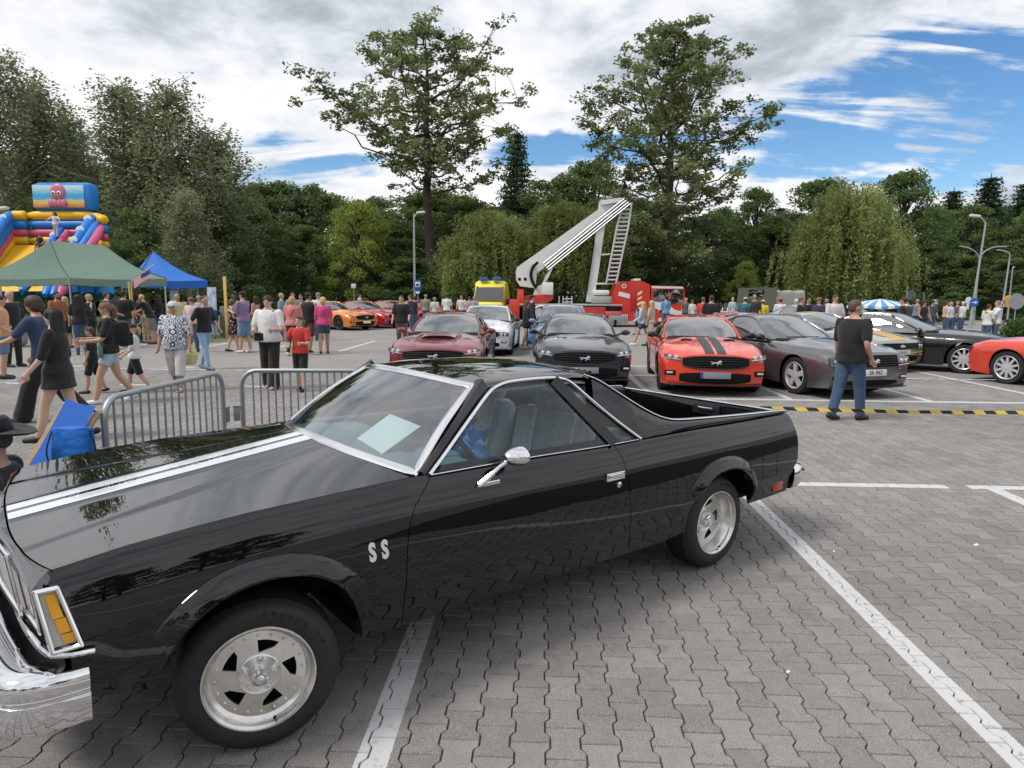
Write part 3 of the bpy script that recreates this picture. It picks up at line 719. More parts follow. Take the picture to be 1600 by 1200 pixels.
# hood: crowned, with a raised centre section whose edges spread towards the front
def hood_front(v): return .722 - .095 * (abs(v) / .815) ** 2.6
def hood_rear(v): return -.535 - .165 * (abs(v) / .815) ** 2.2
def hood_z(u, v):
    e = we(u); c = .882 + (1.050 - .882) * (.722 - u) / 1.26
    t = abs(v) / .815
    z = e + (c - e) * (1 - t ** 2.2)
    cr = .52 - .25 * (.66 - u) / 1.06         # outer crease
    d = abs(v) - cr
    z += .005 * (1 / (1 + math.exp(d / .008)))
    z += .006 * (1 / (1 + math.exp((abs(v) - .125) / .010)))
    return z
G = []
vv = np.linspace(-.8115, .8115, 111)
for a in np.linspace(0, 1, 34):
    G.append([(hood_front(v) * (1 - a) + hood_rear(v) * a, v, hood_z(hood_front(v) * (1 - a) + hood_rear(v) * a, v)) for v in vv])
M_BLACKH = mat('black_lacquer_brightened', (.003, .003, .0035), .3, coat=1.0, spec=0.); M_BLACKH.node_tree.nodes['Principled BSDF'].inputs['Coat IOR'].default_value = 2.1; M_BLACKH.node_tree.nodes['Principled BSDF'].inputs['Coat Roughness'].default_value = .008  # same lacquer, coat reflection raised to brighten hood, header panel and roof
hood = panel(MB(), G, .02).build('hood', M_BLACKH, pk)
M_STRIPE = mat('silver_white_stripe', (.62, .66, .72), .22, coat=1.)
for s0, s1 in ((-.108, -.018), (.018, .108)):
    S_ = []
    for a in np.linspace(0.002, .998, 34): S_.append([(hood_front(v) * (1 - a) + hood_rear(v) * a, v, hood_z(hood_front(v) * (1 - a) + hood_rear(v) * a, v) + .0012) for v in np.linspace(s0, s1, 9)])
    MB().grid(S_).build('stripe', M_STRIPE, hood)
# header panel in front of the hood
G = []
for a in np.linspace(0, 1, 9):
    row = []
    for v in np.linspace(-.81, .81, 61):
        u0 = hood_front(v) + .007; u1 = .772 - .140 * (v * v + .004) ** .5
        u = u0 + (u1 - u0) * a + .03 * a
        row.append((u, v * (1 + .045 * a), hood_z(hood_front(v), v) * (1 - a) + (.862 - .012 * (1 - abs(v))) * a - .006 * a * a + .016 * a * (1 - a)))
    G.append(row)
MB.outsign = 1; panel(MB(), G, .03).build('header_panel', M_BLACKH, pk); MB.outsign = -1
# cowl between hood and windscreen
G = [[(hood_rear(v) - .006 - .09 * a, v, hood_z(hood_rear(v), v) - .012 - .02 * a) for v in np.linspace(-.81, .81, 31)] for a in (0, .5, 1)]
MB().grid(G).build('cowl', M_DARK, pk)
# dark inner shells so no light shows through the gaps
def inner(us, m=10, off=.035):
    G = []
    for u in us:
        wb = bottom(u, sill(u)) + .025; s1 = s_of(u, wb)
        G.append([(u, side(u, s1 * k / (m - 1))[1] - off, side(u, s1 * k / (m - 1))[2] - (.02 if k == 0 else 0)) for k in range(m)])
    return G
ins = MB()
ins.grid(inner(list(np.linspace(.60, -3.84, 150))))
for cu, cw, ru, rw in ARCH:      # wheel housings
    G = []
    for th in np.linspace(0, math.pi, 25):
        x = math.cos(th); G.append([(cu + ru * x, y, cw + .13 + (rw - .115) * abs(math.sin(th)) ** .9) for y in (.87, .75, .60, .50)])
    ins.grid(G)
    ins.add([(cu + ru * math.cos(t), .50, cw + .13 + (rw - .115) * abs(math.sin(t)) ** .9) for t in np.linspace(0, math.pi, 25)], [tuple(range(25))])
i2 = mirrored(ins); ins.add(i2.v, i2.f)
ins.box((-1.5, 0, .33), (2.1, 1.50, .06)); ins.box((-.05, 0, .66), (1.1, .9, .44)); ins.box((.45, 0, .50), (.22, 1.5, .2)); ins.box((-3.45, 0, .42), (.8, 1.5, .1))
ins.build('underbody', M_DARK, pk, smooth=None)
# roof
def roof_pt(a, t):
    """a 0..1 windscreen header to rear edge, t -1..1 across"""
    hw = float(np.interp(a, [0, .25, .7, 1], [.600, .604, .606, .596]))
    u0 = -1.205 + .085 * (1 - abs(t) ** 2); u1 = -2.03 - .05 * (1 - abs(t) ** 2)
    u = u0 + (u1 - u0) * a
    edge = float(np.interp(a, [0, .2, .6, .85, 1], [1.335, 1.342, 1.346, 1.346, 1.330]))
    crown = .038 + .012 * math.sin(math.pi * a) - .01 * a
    z = edge + crown * (1 - abs(t) ** 2.4) - (.018 * max(0, (abs(t) - .93) / .07) ** 2)
    return (u, hw * t, z)
G = [[roof_pt(a, t) for t in np.sin(np.linspace(-np.pi / 2, np.pi / 2, 41))] for a in np.linspace(0, 1, 22)]
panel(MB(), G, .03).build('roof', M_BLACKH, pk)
MB().grid([[(p[0], p[1] * .97, p[2] - .035) for p in r] for r in G]).build('headliner', mat('pale_headliner', (.50, .56, .58), .9), pk)
# sail panels sweeping from the roof down to the bed rails
LA = [(-1.20, .603, 1.333), (-1.50, .606, 1.338), (-1.72, .608, 1.335), (-1.815, .625, 1.320), (-1.89, .665, 1.25), (-2.04, .739, 1.116), (-2.14, .792, 1.03), (-2.215, .826, .972), (-2.34, .829, .969), (-2.55, .829, .968), (-2.8, .828, .966), (-3.3, .830, .960), (-3.855, .815, .953)]
LB = [(-1.25, .585, 1.338), (-1.52, .585, 1.342), (-1.80, .585, 1.342), (-1.985, .590, 1.334), (-2.06, .626, 1.302), (-2.168, .675, 1.231), (-2.303, .723, 1.144), (-2.40, .752, 1.090), (-2.485, .768, 1.055), (-2.58, .784, 1.032), (-2.80, .795, 1.016), (-3.3, .808, .990), (-3.82, .808, .966)]
A = catmull(LA, 90); B = catmull(LB, 90)
i0 = 26
G = []
for i in range(i0, 90):
    row = []
    for k in range(8):
        t = k / 7; p = A[i] * (1 - t) + B[i] * t; p = p + np.array([0, .014, .004]) * math.sin(math.pi * t) * (1 if i > 34 else .3)
        row.append(p)
    G.append(row)
G = np.array(G); mb = MB(); mb.grid(G)
Gi = G.copy(); Gi[:, :, 1] -= .055
for r in Gi: r[:, 2] -= .004
mb.grid(Gi, flip=True); mb.grid([G[:, -1], Gi[:, -1]])
sail, sail_r = both('sail_panel', mb, M_BLACK)
def strip(name, pts, r, m, flat=(1, .55), n=8, k=60, sides=True):
    mb = MB().tube(catmull(pts, k), r, n, flat=flat)
    if sides: return both(name, mb, m)
    return mb.build(name, m, pk)
off = lambda P, d: [(u, v + d[1], w + d[2]) for u, v, w in P]
# bright trims
strip('drip_rail_trim', [(-.795, .822, .985), (-.90, .782, 1.055), (-1.10, .706, 1.195), (-1.27, .640, 1.305), (-1.34, .622, 1.328), (-1.43, .612, 1.340), (-1.67, .612, 1.341), (-1.785, .622, 1.330), (-1.84, .640, 1.305), (-1.905, .676, 1.243), (-2.04, .744, 1.118), (-2.14, .797, 1.032), (-2.222, .832, .968)], .011, M_TRIM, (1, .8))
strip('rail_trim', [(p[0], p[1] + .001, p[2] + .004) for p in LB[3:]] + [(-3.86, .805, .962)], .009, M_TRIM)
strip('belt_trim', [(-.80, .824, .984), (-1.36, .824, .979), (-1.9, .826, .966), (-2.2, .830, .966)], .007, M_TRIM)
# windscreen
def ws(a, t):
    """a 0 base .. 1 header, t across"""
    b = np.array((-.565 - .180 * abs(t) ** 2.2, .80 * t, 1.040 - .062 * abs(t) ** 2)); h = np.array((-1.115 - .095 * abs(t) ** 2.2, .592 * t, 1.366 - .030 * abs(t) ** 2))
    p = b * (1 - a) + h * a; n = np.array((.52, 0, .85)); return p + n * .022 * math.sin(math.pi * a) 
G = [[ws(a, t) for t in np.linspace(-.965, .965, 41)] for a in np.linspace(.045, .955, 18)]
MB().grid(G).build('windscreen', G_SCREEN, pk, smooth=60)
loop = [ws(.025, t) for t in np.linspace(-.98, .98, 41)] + [ws(a, .98) for a in np.linspace(.07, .93, 18)] + [ws(.978, t) for t in np.linspace(.98, -.98, 41)] + [ws(a, -.98) for a in np.linspace(.93, .07, 18)]
mb = MB(); G = []
for i, p in enumerate(loop):
    a = np.array(loop[i - 1]); b = np.array(loop[(i + 1) % len(loop)]); T = (b - a) / np.linalg.norm(b - a); n = np.array((.52, 0, .85)); s_ = np.cross(T, n); s_ /= np.linalg.norm(s_); p = np.array(p)
    G.append([p + s_ * .024 - n * .004, p + s_ * .022 + n * .006, p + n * .011, p - s_ * .020 + n * .006, p - s_ * .024 - n * .004])
mb.grid(G, closeu=True); mb.build('windscreen_trim', M_TRIM, pk)
# windscreen pillars
def bar(p, q, w, d, mb):
    p, q = np.array(p), np.array(q); T = q - p; T /= np.linalg.norm(T); s_ = np.cross(T, (0, 1, 0)); s_ /= np.linalg.norm(s_); n = np.cross(s_, T)
    mb.add([x + s_ * a * w + n * b * d for x in (p, q) for a, b in ((-.5, -.5), (.5, -.5), (.5, .5), (-.5, .5))], [(0, 1, 2, 3), (7, 6, 5, 4), (0, 4, 5, 1), (1, 5, 6, 2), (2, 6, 7, 3), (3, 7, 4, 0)])
mb = MB(); bar((-.77, .795, .975), (-1.25, .597, 1.342), .06, .045, mb); both('windscreen_pillar', mb, M_BLACK)
# side glass, central pillar and quarter light
def sg(u, w): return (u, .815 - (w - .98) * .585, w)
def poly_glass(name, pts, m=G_SIDE):
    mb = MB(); k = len(pts); mb.add([sg(*p) for p in pts], [tuple(range(k))]); return both(name, mb, m, smooth=None, recalc=True)
poly_glass('door_window', [(-.845, .987), (-1.275, 1.295), (-1.36, 1.322), (-1.45, 1.328), (-1.655, 1.328), (-1.70, 1.30), (-1.965, .968)])
poly_glass('quarter_window', [(-1.775, 1.30), (-1.80, 1.31), (-1.87, 1.25), (-2.04, 1.105), (-2.20, .972), (-2.035, .968)])
mb = MB(); bar(sg(-1.722, 1.325), sg(-2.0, .965), .060, .04, mb); both('central_pillar', mb, M_BLACK)
mb = MB().add([sg(-.84, .984), sg(-2.2, .966), (-2.2, .70, .966), (-.84, .70, .984)], [(0, 1, 2, 3)]); both('window_ledge', mb, M_BLACKPL)
# rear window
G = [[(-2.02 - .22 * a - .05 * (1 - t * t), .56 * t + .09 * t * a, 1.35 - .36 * a) for t in np.linspace(-1, 1, 13)] for a in np.linspace(0, 1, 7)]
MB().grid(G).build('rear_window', G_SIDE, pk, smooth=60)
mb = MB().tube([(-2.045 - .05 * (1 - t * t), .58 * t, 1.342) for t in np.linspace(-1, 1, 15)], .014, 6).tube([(-2.25 - .05 * (1 - t * t), .66 * t, .99) for t in np.linspace(-1, 1, 15)], .014, 6); mb.build('rear_window_frame', M_BLACK, pk)
# cargo bed
mb = MB()
mb.box((-3.1, 0, .52), (1.5, 1.45, .04)); mb.box((-2.36, 0, .76), (.05, 1.50, .46)); mb.build('bed_floor', M_DARK, pk, smooth=None)
mb = MB()
Bl = catmull(LB[8:], 24)
G = [[(p[0], p[1], p[2]), (p[0], p[1] - .03, p[2] + .006), (p[0], p[1] - .075, p[2] - .004), (p[0], p[1] - .085, p[2] - .03), (p[0], .715, .72), (p[0], .72, .53)] for p in Bl]
mb.grid(G); both('bed_wall', mb, M_BLACKPL)
mb = MB(); mb.bbox((-3.845, 0, .73), (.055, 1.58, .44), .02); tg = mb.build('tailgate', M_BLACK, pk)
mb = MB(); mb.tube([(-3.835, v, .957) for v in np.linspace(-.80, .80, 9)], .011, 6, flat=(1, .6)); mb.build('tailgate_trim', M_TRIM, pk)
mb = MB(); mb.bbox((-3.81, .15, .885), (.02, .26, .085), .012); mb.build('latch_plate', M_BLACKPL, tg); mb = MB(); mb.bbox((-3.796, .15, .893), (.018, .14, .028), .008); mb.build('latch_handle', M_TRIM, tg)
# grille, lamps, bumpers
def fr(v, w): return .800 - .140 * (v * v + .004) ** .5 + (w - .85) * .12
mb = MB()
mb.add([(fr(v, w) - .035, v, w) for v in np.linspace(-.84, .84, 21) for w in (.50, .862)], [(2 * i, 2 * i + 2, 2 * i + 3, 2 * i + 1) for i in range(20)]); mb.build('front_panel', M_DARK, pk, smooth=None)
mb = MB()
for w in np.linspace(.645, .845, 9): mb.tube([(fr(v, w) - .01, v, w) for v in np.linspace(-.45, .45, 15)], .006, 6)
for v in np.linspace(-.44, .44, 34): mb.tube([(fr(v, w) - .012, v, w) for w in (.635, .855)], .0045, 5)
gr = mb.build('grille', M_TRIM, pk)
mb = MB(); lp = [(fr(v, .862), v, .862) for v in np.linspace(-.475, .475, 13)] + [(fr(.475, w), .475, w) for w in (.85, .64)] + [(fr(v, .628), v, .628) for v in np.linspace(.475, -.475, 13)] + [(fr(.475, w), -.475, w) for w in (.64, .85)]
mb.bars(lp, .012); mb.build('grille_surround', M_CHROME, gr)
for sgn in (1, -1):
    q = lambda u, v, w: (u, sgn * v, w)
    mb = MB(); c = [(.495, .845), (.775, .845), (.745, .665), (.505, .665)]
    mb.add([q(fr(v, w) - .012, v, w) for v, w in c] + [q(fr(v, w) - .06, v * .98 + .01, w) for v, w in c], [(0, 1, 2, 3), (0, 1, 5, 4), (1, 2, 6, 5), (2, 3, 7, 6), (3, 0, 4, 7), (4, 5, 6, 7)]); hl = mb.build('headlight', M_CLEAR, pk, smooth=None)
    mb = MB(); pts = [q(fr(v, w) - .004, v, w) for v, w in c]; mb.bars(pts, .008); mb.build('headlight_bezel', M_CHROME, hl)
    # wrap-round marker lamp: clear edge, amber core
    def mk(a, w): return np.array(q(np.interp(w, [.655, .845], [.648, .680]) - a * np.interp(w, [.655, .845], [.078, .060]), side(.63, s_of(.63, w))[1] * .99 + .016, w))
    def quad(a0, a1, w0, w1, t): 
        b = [mk(a0, w0), mk(a1, w0), mk(a1, w1), mk(a0, w1)]; n = np.array((0, sgn * t, 0)); m2 = MB(); m2.add(b + [x + n for x in b], [(0, 1, 2, 3), (4, 5, 6, 7), (0, 1, 5, 4), (1, 2, 6, 5), (2, 3, 7, 6), (3, 0, 4, 7)]); return m2
    lens = quad(.02, .98, .662, .838, -.02).build('marker_lamp', M_CLEAR, pk, smooth=None)
    for w0, w1, a0, a1 in ((.755, .832, .36, .80), (.704, .752, .42, .86), (.668, .700, .46, .90)): quad(a0, a1, w0, w1, .006).build('amber_reflector', M_AMBER, lens, smooth=None)
    pts = [mk(0, .652) , mk(1, .652), mk(1, .848), mk(0, .848)]; m2 = MB(); m2.bars([p + np.array((0, sgn * .012, 0)) for p in pts], .0085); m2.build('lamp_bezel', M_CHROME, lens)
    m2 = MB(); m2.tube([q(.535, .893, .625), q(.60, .89, .63), q(.652, .872, .637), q(.672, .80, .640), q(fr(.6, .63) + .01, .60, .632), q(fr(.48, .63) + .01, .48, .628)], .010, 6); m2.build('lower_trim', M_CHROME, pk)
def bumper(path, prof, name, n=60):
    P = catmull(path, n); G = []
    for i in range(n):
        T = P[min(i + 1, n - 1)] - P[max(i - 1, 0)]; T = np.array((T[0], T[1])); T /= np.linalg.norm(T); N = np.array((T[1], -T[0]))
        if N @ (P[i][:2] - np.array(path[len(path) // 2][:2]) * .0 - np.array((-1.6, 0))) < 0: N = -N
        G.append([(P[i][0] + N[0] * o, P[i][1] + N[1] * o, w) for o, w in prof])
    mb = MB().grid(G); mb.add([G[0][k] for k in range(len(prof))], [tuple(range(len(prof)))]); mb.add([G[-1][k] for k in range(len(prof))], [tuple(range(len(prof)))]); return mb.build(name, M_CHROME, pk, smooth=40)
fb = bumper([(.555, .868, 0), (.66, .866, 0), (.745, .84, 0), (.795, .78, 0), (.84, .60, 0), (.875, .3, 0), (.885, 0, 0), (.875, -.3, 0), (.84, -.60, 0), (.795, -.78, 0), (.745, -.84, 0), (.66, -.866, 0), (.555, -.868, 0)],
    [(-.15, .560), (-.10, .574), (-.03, .579), (0, .574), (.020, .560), (.026, .540), (.026, .505), (.020, .497), (.010, .492), (.010, .488), (.022, .480), (.024, .455), (.012, .40), (.002, .375), (-.03, .362), (-.07, .36)], 'front_bumper')
rb = bumper([(-3.90, .862, 0), (-4.00, .86, 0), (-4.055, .82, 0), (-4.085, .6, 0), (-4.10, 0, 0), (-4.085, -.6, 0), (-4.055, -.82, 0), (-4.00, -.86, 0), (-3.90, -.862, 0)],
    [(-.09, .545), (-.03, .548), (.008, .540), (.020, .525), (.020, .45), (.010, .40), (-.01, .375), (-.05, .37)], 'rear_bumper')
mb = MB(); P = catmull([(-4.03, .872, .505), (-4.085, .80, .505), (-4.108, .5, .505), (-4.122, 0, .505), (-4.108, -.5, .505), (-4.085, -.80, .505), (-4.03, -.872, .505)], 30); mb.tube(P, .016, 6, flat=(1, .6)); mb.build('rub_strip', M_BLACKPL, rb)
mb = MB(); mb.bbox((-3.86, 0, .50), (.12, 1.62, .20), .01); mb.build('rear_panel', M_DARK, pk)
# wheel-arch flares
def flare(cu, cw, ru, rw, a0, a1, name='arch_flare'):
    G = []
    for th in np.linspace(R_(a0), R_(a1), 44):
        c, s_ = math.cos(th), math.sin(th)
        x = lambda k: cu + (ru + k) * np.sign(c) * abs(c) ** .91; z = lambda k: cw + (rw + k) * abs(s_) ** .91
        y = lambda k: side(x(k), min(max(s_of(x(k), z(k)), 0), 1))[1]
        e = min(1, (th - R_(a0)) / .25, (R_(a1) - th) / .25); e = max(e, .0) ** .6
        G.append([(x(.075), y(.075) + .001, z(.075)), (x(.070), y(.07) + .004 + .010 * e, z(.070)), (x(.045), y(.05) + .006 + .026 * e, z(.045)), (x(.008), y(.02) + .006 + .036 * e, z(.008)), (x(-.004), y(.0) + .034 * e, z(-.004)), (x(-.006), y(0) - .02, z(-.006))])
    mb = MB().grid(G); return both(name, mb, M_BLACK)
flare(*ARCH[0], 36, 146); flare(*ARCH[1], 36, 168)
# wheels
def wheel_meshes(dish, steer):
    """local: x forward, y outward, z up; outer lip at y = 0"""
    f = lambda a, b, z: (a, z, b)
    Rm = Matrix(((1, 0, 0), (0, 0, 1), (0, 1, 0)))   # lathe z -> outward y
    t = MB(); prof = [(.205, -.005), (.212, .006), (.228, .012), (.255, .014), (.280, .004), (.296, -.012), (.303, -.028)]
    n = 120; th = np.linspace(0, 2 * np.pi, n, endpoint=False)
    rings = [[(r * math.cos(a), r * math.sin(a), z) for a in th] for r, z in prof]
    for z, amp in ((-.034, .004), (-.05, .004), (-.056, -.0), (-.085, .0035), (-.092, 0), (-.125, .0035), (-.132, 0), (-.165, .004), (-.178, .004)):
        rings.append([((.3085 - (amp if k % 3 == 0 else 0) - (.006 if amp == 0 else 0)) * math.cos(a), (.3085 - (amp if k % 3 == 0 else 0) - (.006 if amp == 0 else 0)) * math.sin(a), z) for k, a in enumerate(th)])
    rings += [[(r * math.cos(a), r * math.sin(a), z) for a in th] for r, z in [(.300, -.19), (.28, -.205), (.24, -.21), (.20, -.20)]]
    t.grid(np.array(rings) @ np.array(Rm.to_3x3()).T, closev=True)
    # raised sidewall lettering
    for k, ch in enumerate('ATHENA SP'):
        if ch == ' ': continue
        an = R_(96 + k * 7.4); c = Vector((math.cos(an) * .258, .0128, math.sin(an) * .258))
        up = Vector((math.cos(an), 0, math.sin(an))); rt = Vector((-math.sin(an), 0, math.cos(an)))
        t.add(*text_mesh(ch, .034, frame(c, rt, up), .0032))
    r = MB()
    r.lathe([(.190, -.205), (.200, -.19), (.185, -.17), (.178, -.12), (.178, -dish - .006), (.176, -dish)], 64, Rm)
    r.lathe([(.176, -dish), (.180, -dish + .006 if dish > .05 else -dish + .003), (.186, -.026), (.192, -.020), (.196, -.010), (.206, -.004), (.212, .004), (.2135, .010), (.211, .0135), (.206, .0135), (.203, .008), (.197, .002), (.194, -.006), (.192, -.014)], 72, Rm)
    ang = np.linspace(0, 2 * np.pi, 72, endpoint=False)
    holes = []
    for k in range(5):
        a0 = k * 2 * np.pi / 5 + .30
        outer = [(.140 * math.cos(a0 + x), .140 * math.sin(a0 + x)) for x in np.linspace(.0, .60, 7)]
        inner_ = [(.088 * math.cos(a0 + .02), .088 * math.sin(a0 + .02))]
        holes.append(outer + [(.118 * math.cos(a0 + .56), .118 * math.sin(a0 + .56))] + inner_)
    plate_holes([(.178 * math.cos(a), .178 * math.sin(a)) for a in ang], holes, -dish, -dish - .012, r, f)
    r.lathe([(.082, -dish), (.082, -dish + .005), (.078, -dish + .008), (.074, -dish + .005), (.03, -dish + .005), (.0, -dish + .005)], 40, Rm)
    rv = MB()
    for a in np.linspace(0, 2 * np.pi, 20, endpoint=False): rv.lathe([(.0055, 0), (.0055, .004), (.003, .007), (0, .0075)], 8, Rm, (.160 * math.cos(a), -dish, .160 * math.sin(a)))
    cap = MB(); cap.lathe([(.036, -dish), (.036, -dish + .030), (.033, -dish + .036), (.022, -dish + .040), (.020, -dish + .050), (.016, -dish + .054), (0, -dish + .055)], 28, Rm)
    nuts = []
    for k in range(5):
        a = k * 2 * np.pi / 5 + R_(95); o = (.057 * math.cos(a), 0, .057 * math.sin(a)); m2 = MB()
        m2.lathe([(.0155, -dish + .005), (.0150, -dish + .0065), (.0120, -dish + .0055)], 14, Rm, o); m2.lathe([(.0095, -dish + .004), (.0095, -dish + .016), (.007, -dish + .021), (0, -dish + .022)], 6, Rm, o); nuts.append(m2)
    vs = MB(); vs.tube([(-.05, -.006, -.178), (-.046, .012, -.172)], .0055, 8)
    br = MB(); br.lathe([(.165, -dish - .05), (.05, -dish - .05), (.05, -dish - .03), (0, -dish - .03)], 32, Rm)
    return t, r, rv, cap, nuts, vs, br
def put_wheel(u, sgn, dish, steer):
    e = bpy.data.objects.new('wheel', None); C.objects.link(e); e.parent = pk
    e.location = (u, sgn * .855, .309); e.rotation_euler = (0, 0, steer + (0 if sgn > 0 else math.pi))
    t, r, rv, cap, nuts, vs, br = wheel_meshes(dish, steer)
    t.build('tyre', M_RUBBER, e, smooth=30); r.build('rim', M_ALLOY, e, smooth=40); rv.build('rivet_ring', M_ALLOY, e, kind='stuff'); cap.build('hub_cap', M_TRIM, e)
    for q in nuts: q.build('wheel_nut', M_TRIM, e)
    vs.build('valve', M_DARK, e); br.build('brake_disc', M_DARK, e)
for u, sgn, dish, st in ((0, 1, .034, -.2585), (0, -1, .034, -.2585), (-2.972, 1, .085, 0), (-2.972, -1, .085, 0)): put_wheel(u, sgn, dish, st)
# door furniture
mb = MB(); mb.bbox((-1.95, .893, .802), (.145, .014, .046), .006); hd = mb.build('door_handle', M_CHROME, door); 
mb = MB(); mb.bbox((-1.945, .903, .812), (.115, .014, .018), .006); mb.build('handle_lever', M_TRIM, hd)
mb = MB(); mb.lathe([(.017, 0), (.017, .007), (.012, .010), (0, .008)], 18, Matrix.Rotation(R_(-90), 3, 'X'), (-1.978, .893, .749)); mb.build('lock', M_CHROME, door)
mb = MB(); qq = [(-3.44, .755), (-3.635, .75), (-3.635, .535), (-3.445, .535)]
for (ua_, wa_), (ub_, wb_) in zip(qq, qq[1:] + qq[:1]): mb.tube([(ua_ + (ub_ - ua_) * t, side(ua_ + (ub_ - ua_) * t, s_of(ua_ + (ub_ - ua_) * t, wa_ + (wb_ - wa_) * t))[1] - .0005, wa_ + (wb_ - wa_) * t) for t in np.linspace(0, 1, 6)], .0022, 5)
mb.build('fuel_flap', M_DARK, quarter)
mb = MB(); mb.bbox((-3.70, side(-3.70, s_of(-3.70, .43))[1] + .001, .43), (.125, .012, .062), .004); mb.build('side_marker', M_RED, quarter)
mb = MB(); mb.tube([(-1.04, .868, .905), (-1.07, .880, .93), (-1.13, .905, .985), (-1.18, .915, 1.012)], [.017, .015, .010, .010], 10); mb.bbox((-1.09, .872, .905), (.135, .014, .022), .006)
mi = mb.build('door_mirror', M_CHROME, door)
mb = MB(); G = []
for x, rr in ((-.065, .02), (-.05, .038), (-.02, .055), (.01, .062), (.028, .064), (.036, .060)):
    G.append([(-1.215 - x * 1.0, .918 + 1.15 * rr * math.cos(a) , 1.028 + .78 * rr * math.sin(a)) for a in np.linspace(0, 2 * np.pi, 20, endpoint=False)])
mb.grid(G, closev=True); mb.add(G[0], [tuple(range(20))]); mb.add(G[-1], [tuple(range(20))]); mb.build('mirror_shell', M_CHROME, mi, smooth=50)
# white letters on the wing
mb = MB()
for ch, u in (('S', -.468), ('S', -.526)):
    z = .716; v = side(u, s_of(u, z))[1] + .0015
    M_ = frame((u, v, z), (-1, 0, .08), (-.02, -.05, 1)) @ Matrix.Diagonal((.62, 1, 1, 1))
    mb.add(*text_mesh(ch, .108, M_, .0015, bold=.005))
mb.build('lettering', M_WHITEP, fender, smooth=None)
# cabin
mb = MB(); mb.bbox((-1.0, 0, .90), (.34, 1.45, .14), .05); mb.bbox((-.80, 0, .955), (.30, 1.45, .05), .02); mb.bbox((-1.08, .36, .93), (.18, .40, .12), .04); mb.build('dashboard', M_DASH, pk)
mb = MB(); mb.box((-1.55, 0, .40), (1.4, 1.5, .05)); mb.bbox((-2.12, 0, .70), (.06, 1.5, .65), .02); mb.build('cabin_floor', M_DASH, pk)
mb = MB()
for sg_n in (1, -1): mb.add([(-.85, sg_n * .77, .97), (-2.15, sg_n * .77, .95), (-2.15, sg_n * .76, .42), (-.85, sg_n * .76, .42)], [(0, 1, 2, 3)])
mb.add([(-2.10, -.74, 1.0), (-2.10, .74, 1.0), (-2.06, .74, .5), (-2.06, -.74, .5)], [(0, 1, 2, 3)])
mb.build('cabin_trim', M_LEATHER, pk, smooth=None, kind='stuff')
for v in (.38, -.38):
    mb = MB(); mb.bbox((-1.62, v, .58), (.52, .62, .16), .06); mb.bbox((-1.93, v, .86), (.16, .60, .50), .06, M=Matrix.Rotation(R_(-12), 3, 'Y')); st_ = mb.build('seat', M_LEATHER, pk)
    mb = MB(); mb.bbox((-1.99, v, 1.155), (.11, .40, .13), .05, M=Matrix.Rotation(R_(-8), 3, 'Y')); mb.build('headrest', M_COVER, st_)
    for dv in (-.17, .17):
        mb = MB(); mb.bbox((-1.838, v + dv, .90), (.012, .17, .44), .005, M=Matrix.Rotation(R_(-12), 3, 'Y')); mb.build('seat_cover', M_COVER, st_)
mb = MB(); cI = Vector((-1.22, .38, .94)); th = np.linspace(0, 2 * np.pi, 33); ax = Vector((-.85, 0, .53)).normalized(); e1 = Vector((0, 1, 0)); e2 = ax.cross(e1)
mb.tube([tuple(cI + (e1 * math.cos(a) + e2 * math.sin(a)) * .185) for a in th], .014, 8, caps=False); mb.tube([tuple(cI - e1 * .18), tuple(cI + e1 * .18)], .014, 6); mb.tube([tuple(cI), tuple(cI - ax * .25)], .03, 8); mb.build('steering_wheel', M_BLACKPL, pk)
Mp = frame((-.93, .12, 1.025), (.10, .99, 0), (-.86, .0, .52))
mb = MB(); mb.add([Mp @ Vector(p) for p in [(-.21, -.15, 0), (.21, -.15, .01), (.21, .15, 0), (-.21, .15, .0), (-.21, -.15, -.003), (.21, -.15, .007), (.21, .15, -.003), (-.21, .15, -.003)]], [(0, 1, 2, 3), (4, 5, 6, 7), (0, 1, 5, 4), (1, 2, 6, 5), (2, 3, 7, 6), (3, 0, 4, 7)])
sheet = mb.build('paper_sheet', M_PAPER, None, smooth=None); tag(sheet, 'pale sheet of paper lying on the dashboard behind the windscreen of the black pickup', 'paper'); sheet.matrix_world = Matrix.Translation(pk.location) @ Matrix.Rotation(-2.4295, 4, 'Z')
G = []
for i in range(11):
    G.append([(-1.30 + .05 * math.sin(i * 1.9 + j) + .06 * (j / 8), .18 + .042 * i, 1.10 - .28 * (j / 8) + .025 * math.sin(i * 1.3 + j * .8)) for j in range(9)])
bag = MB().grid(G).build('plastic_sheet', M_BLUEBAG, None, smooth=80); tag(bag, 'crumpled blue plastic sheet hung over the steering wheel of the black pickup', 'plastic sheet'); bag.matrix_world = sheet.matrix_world
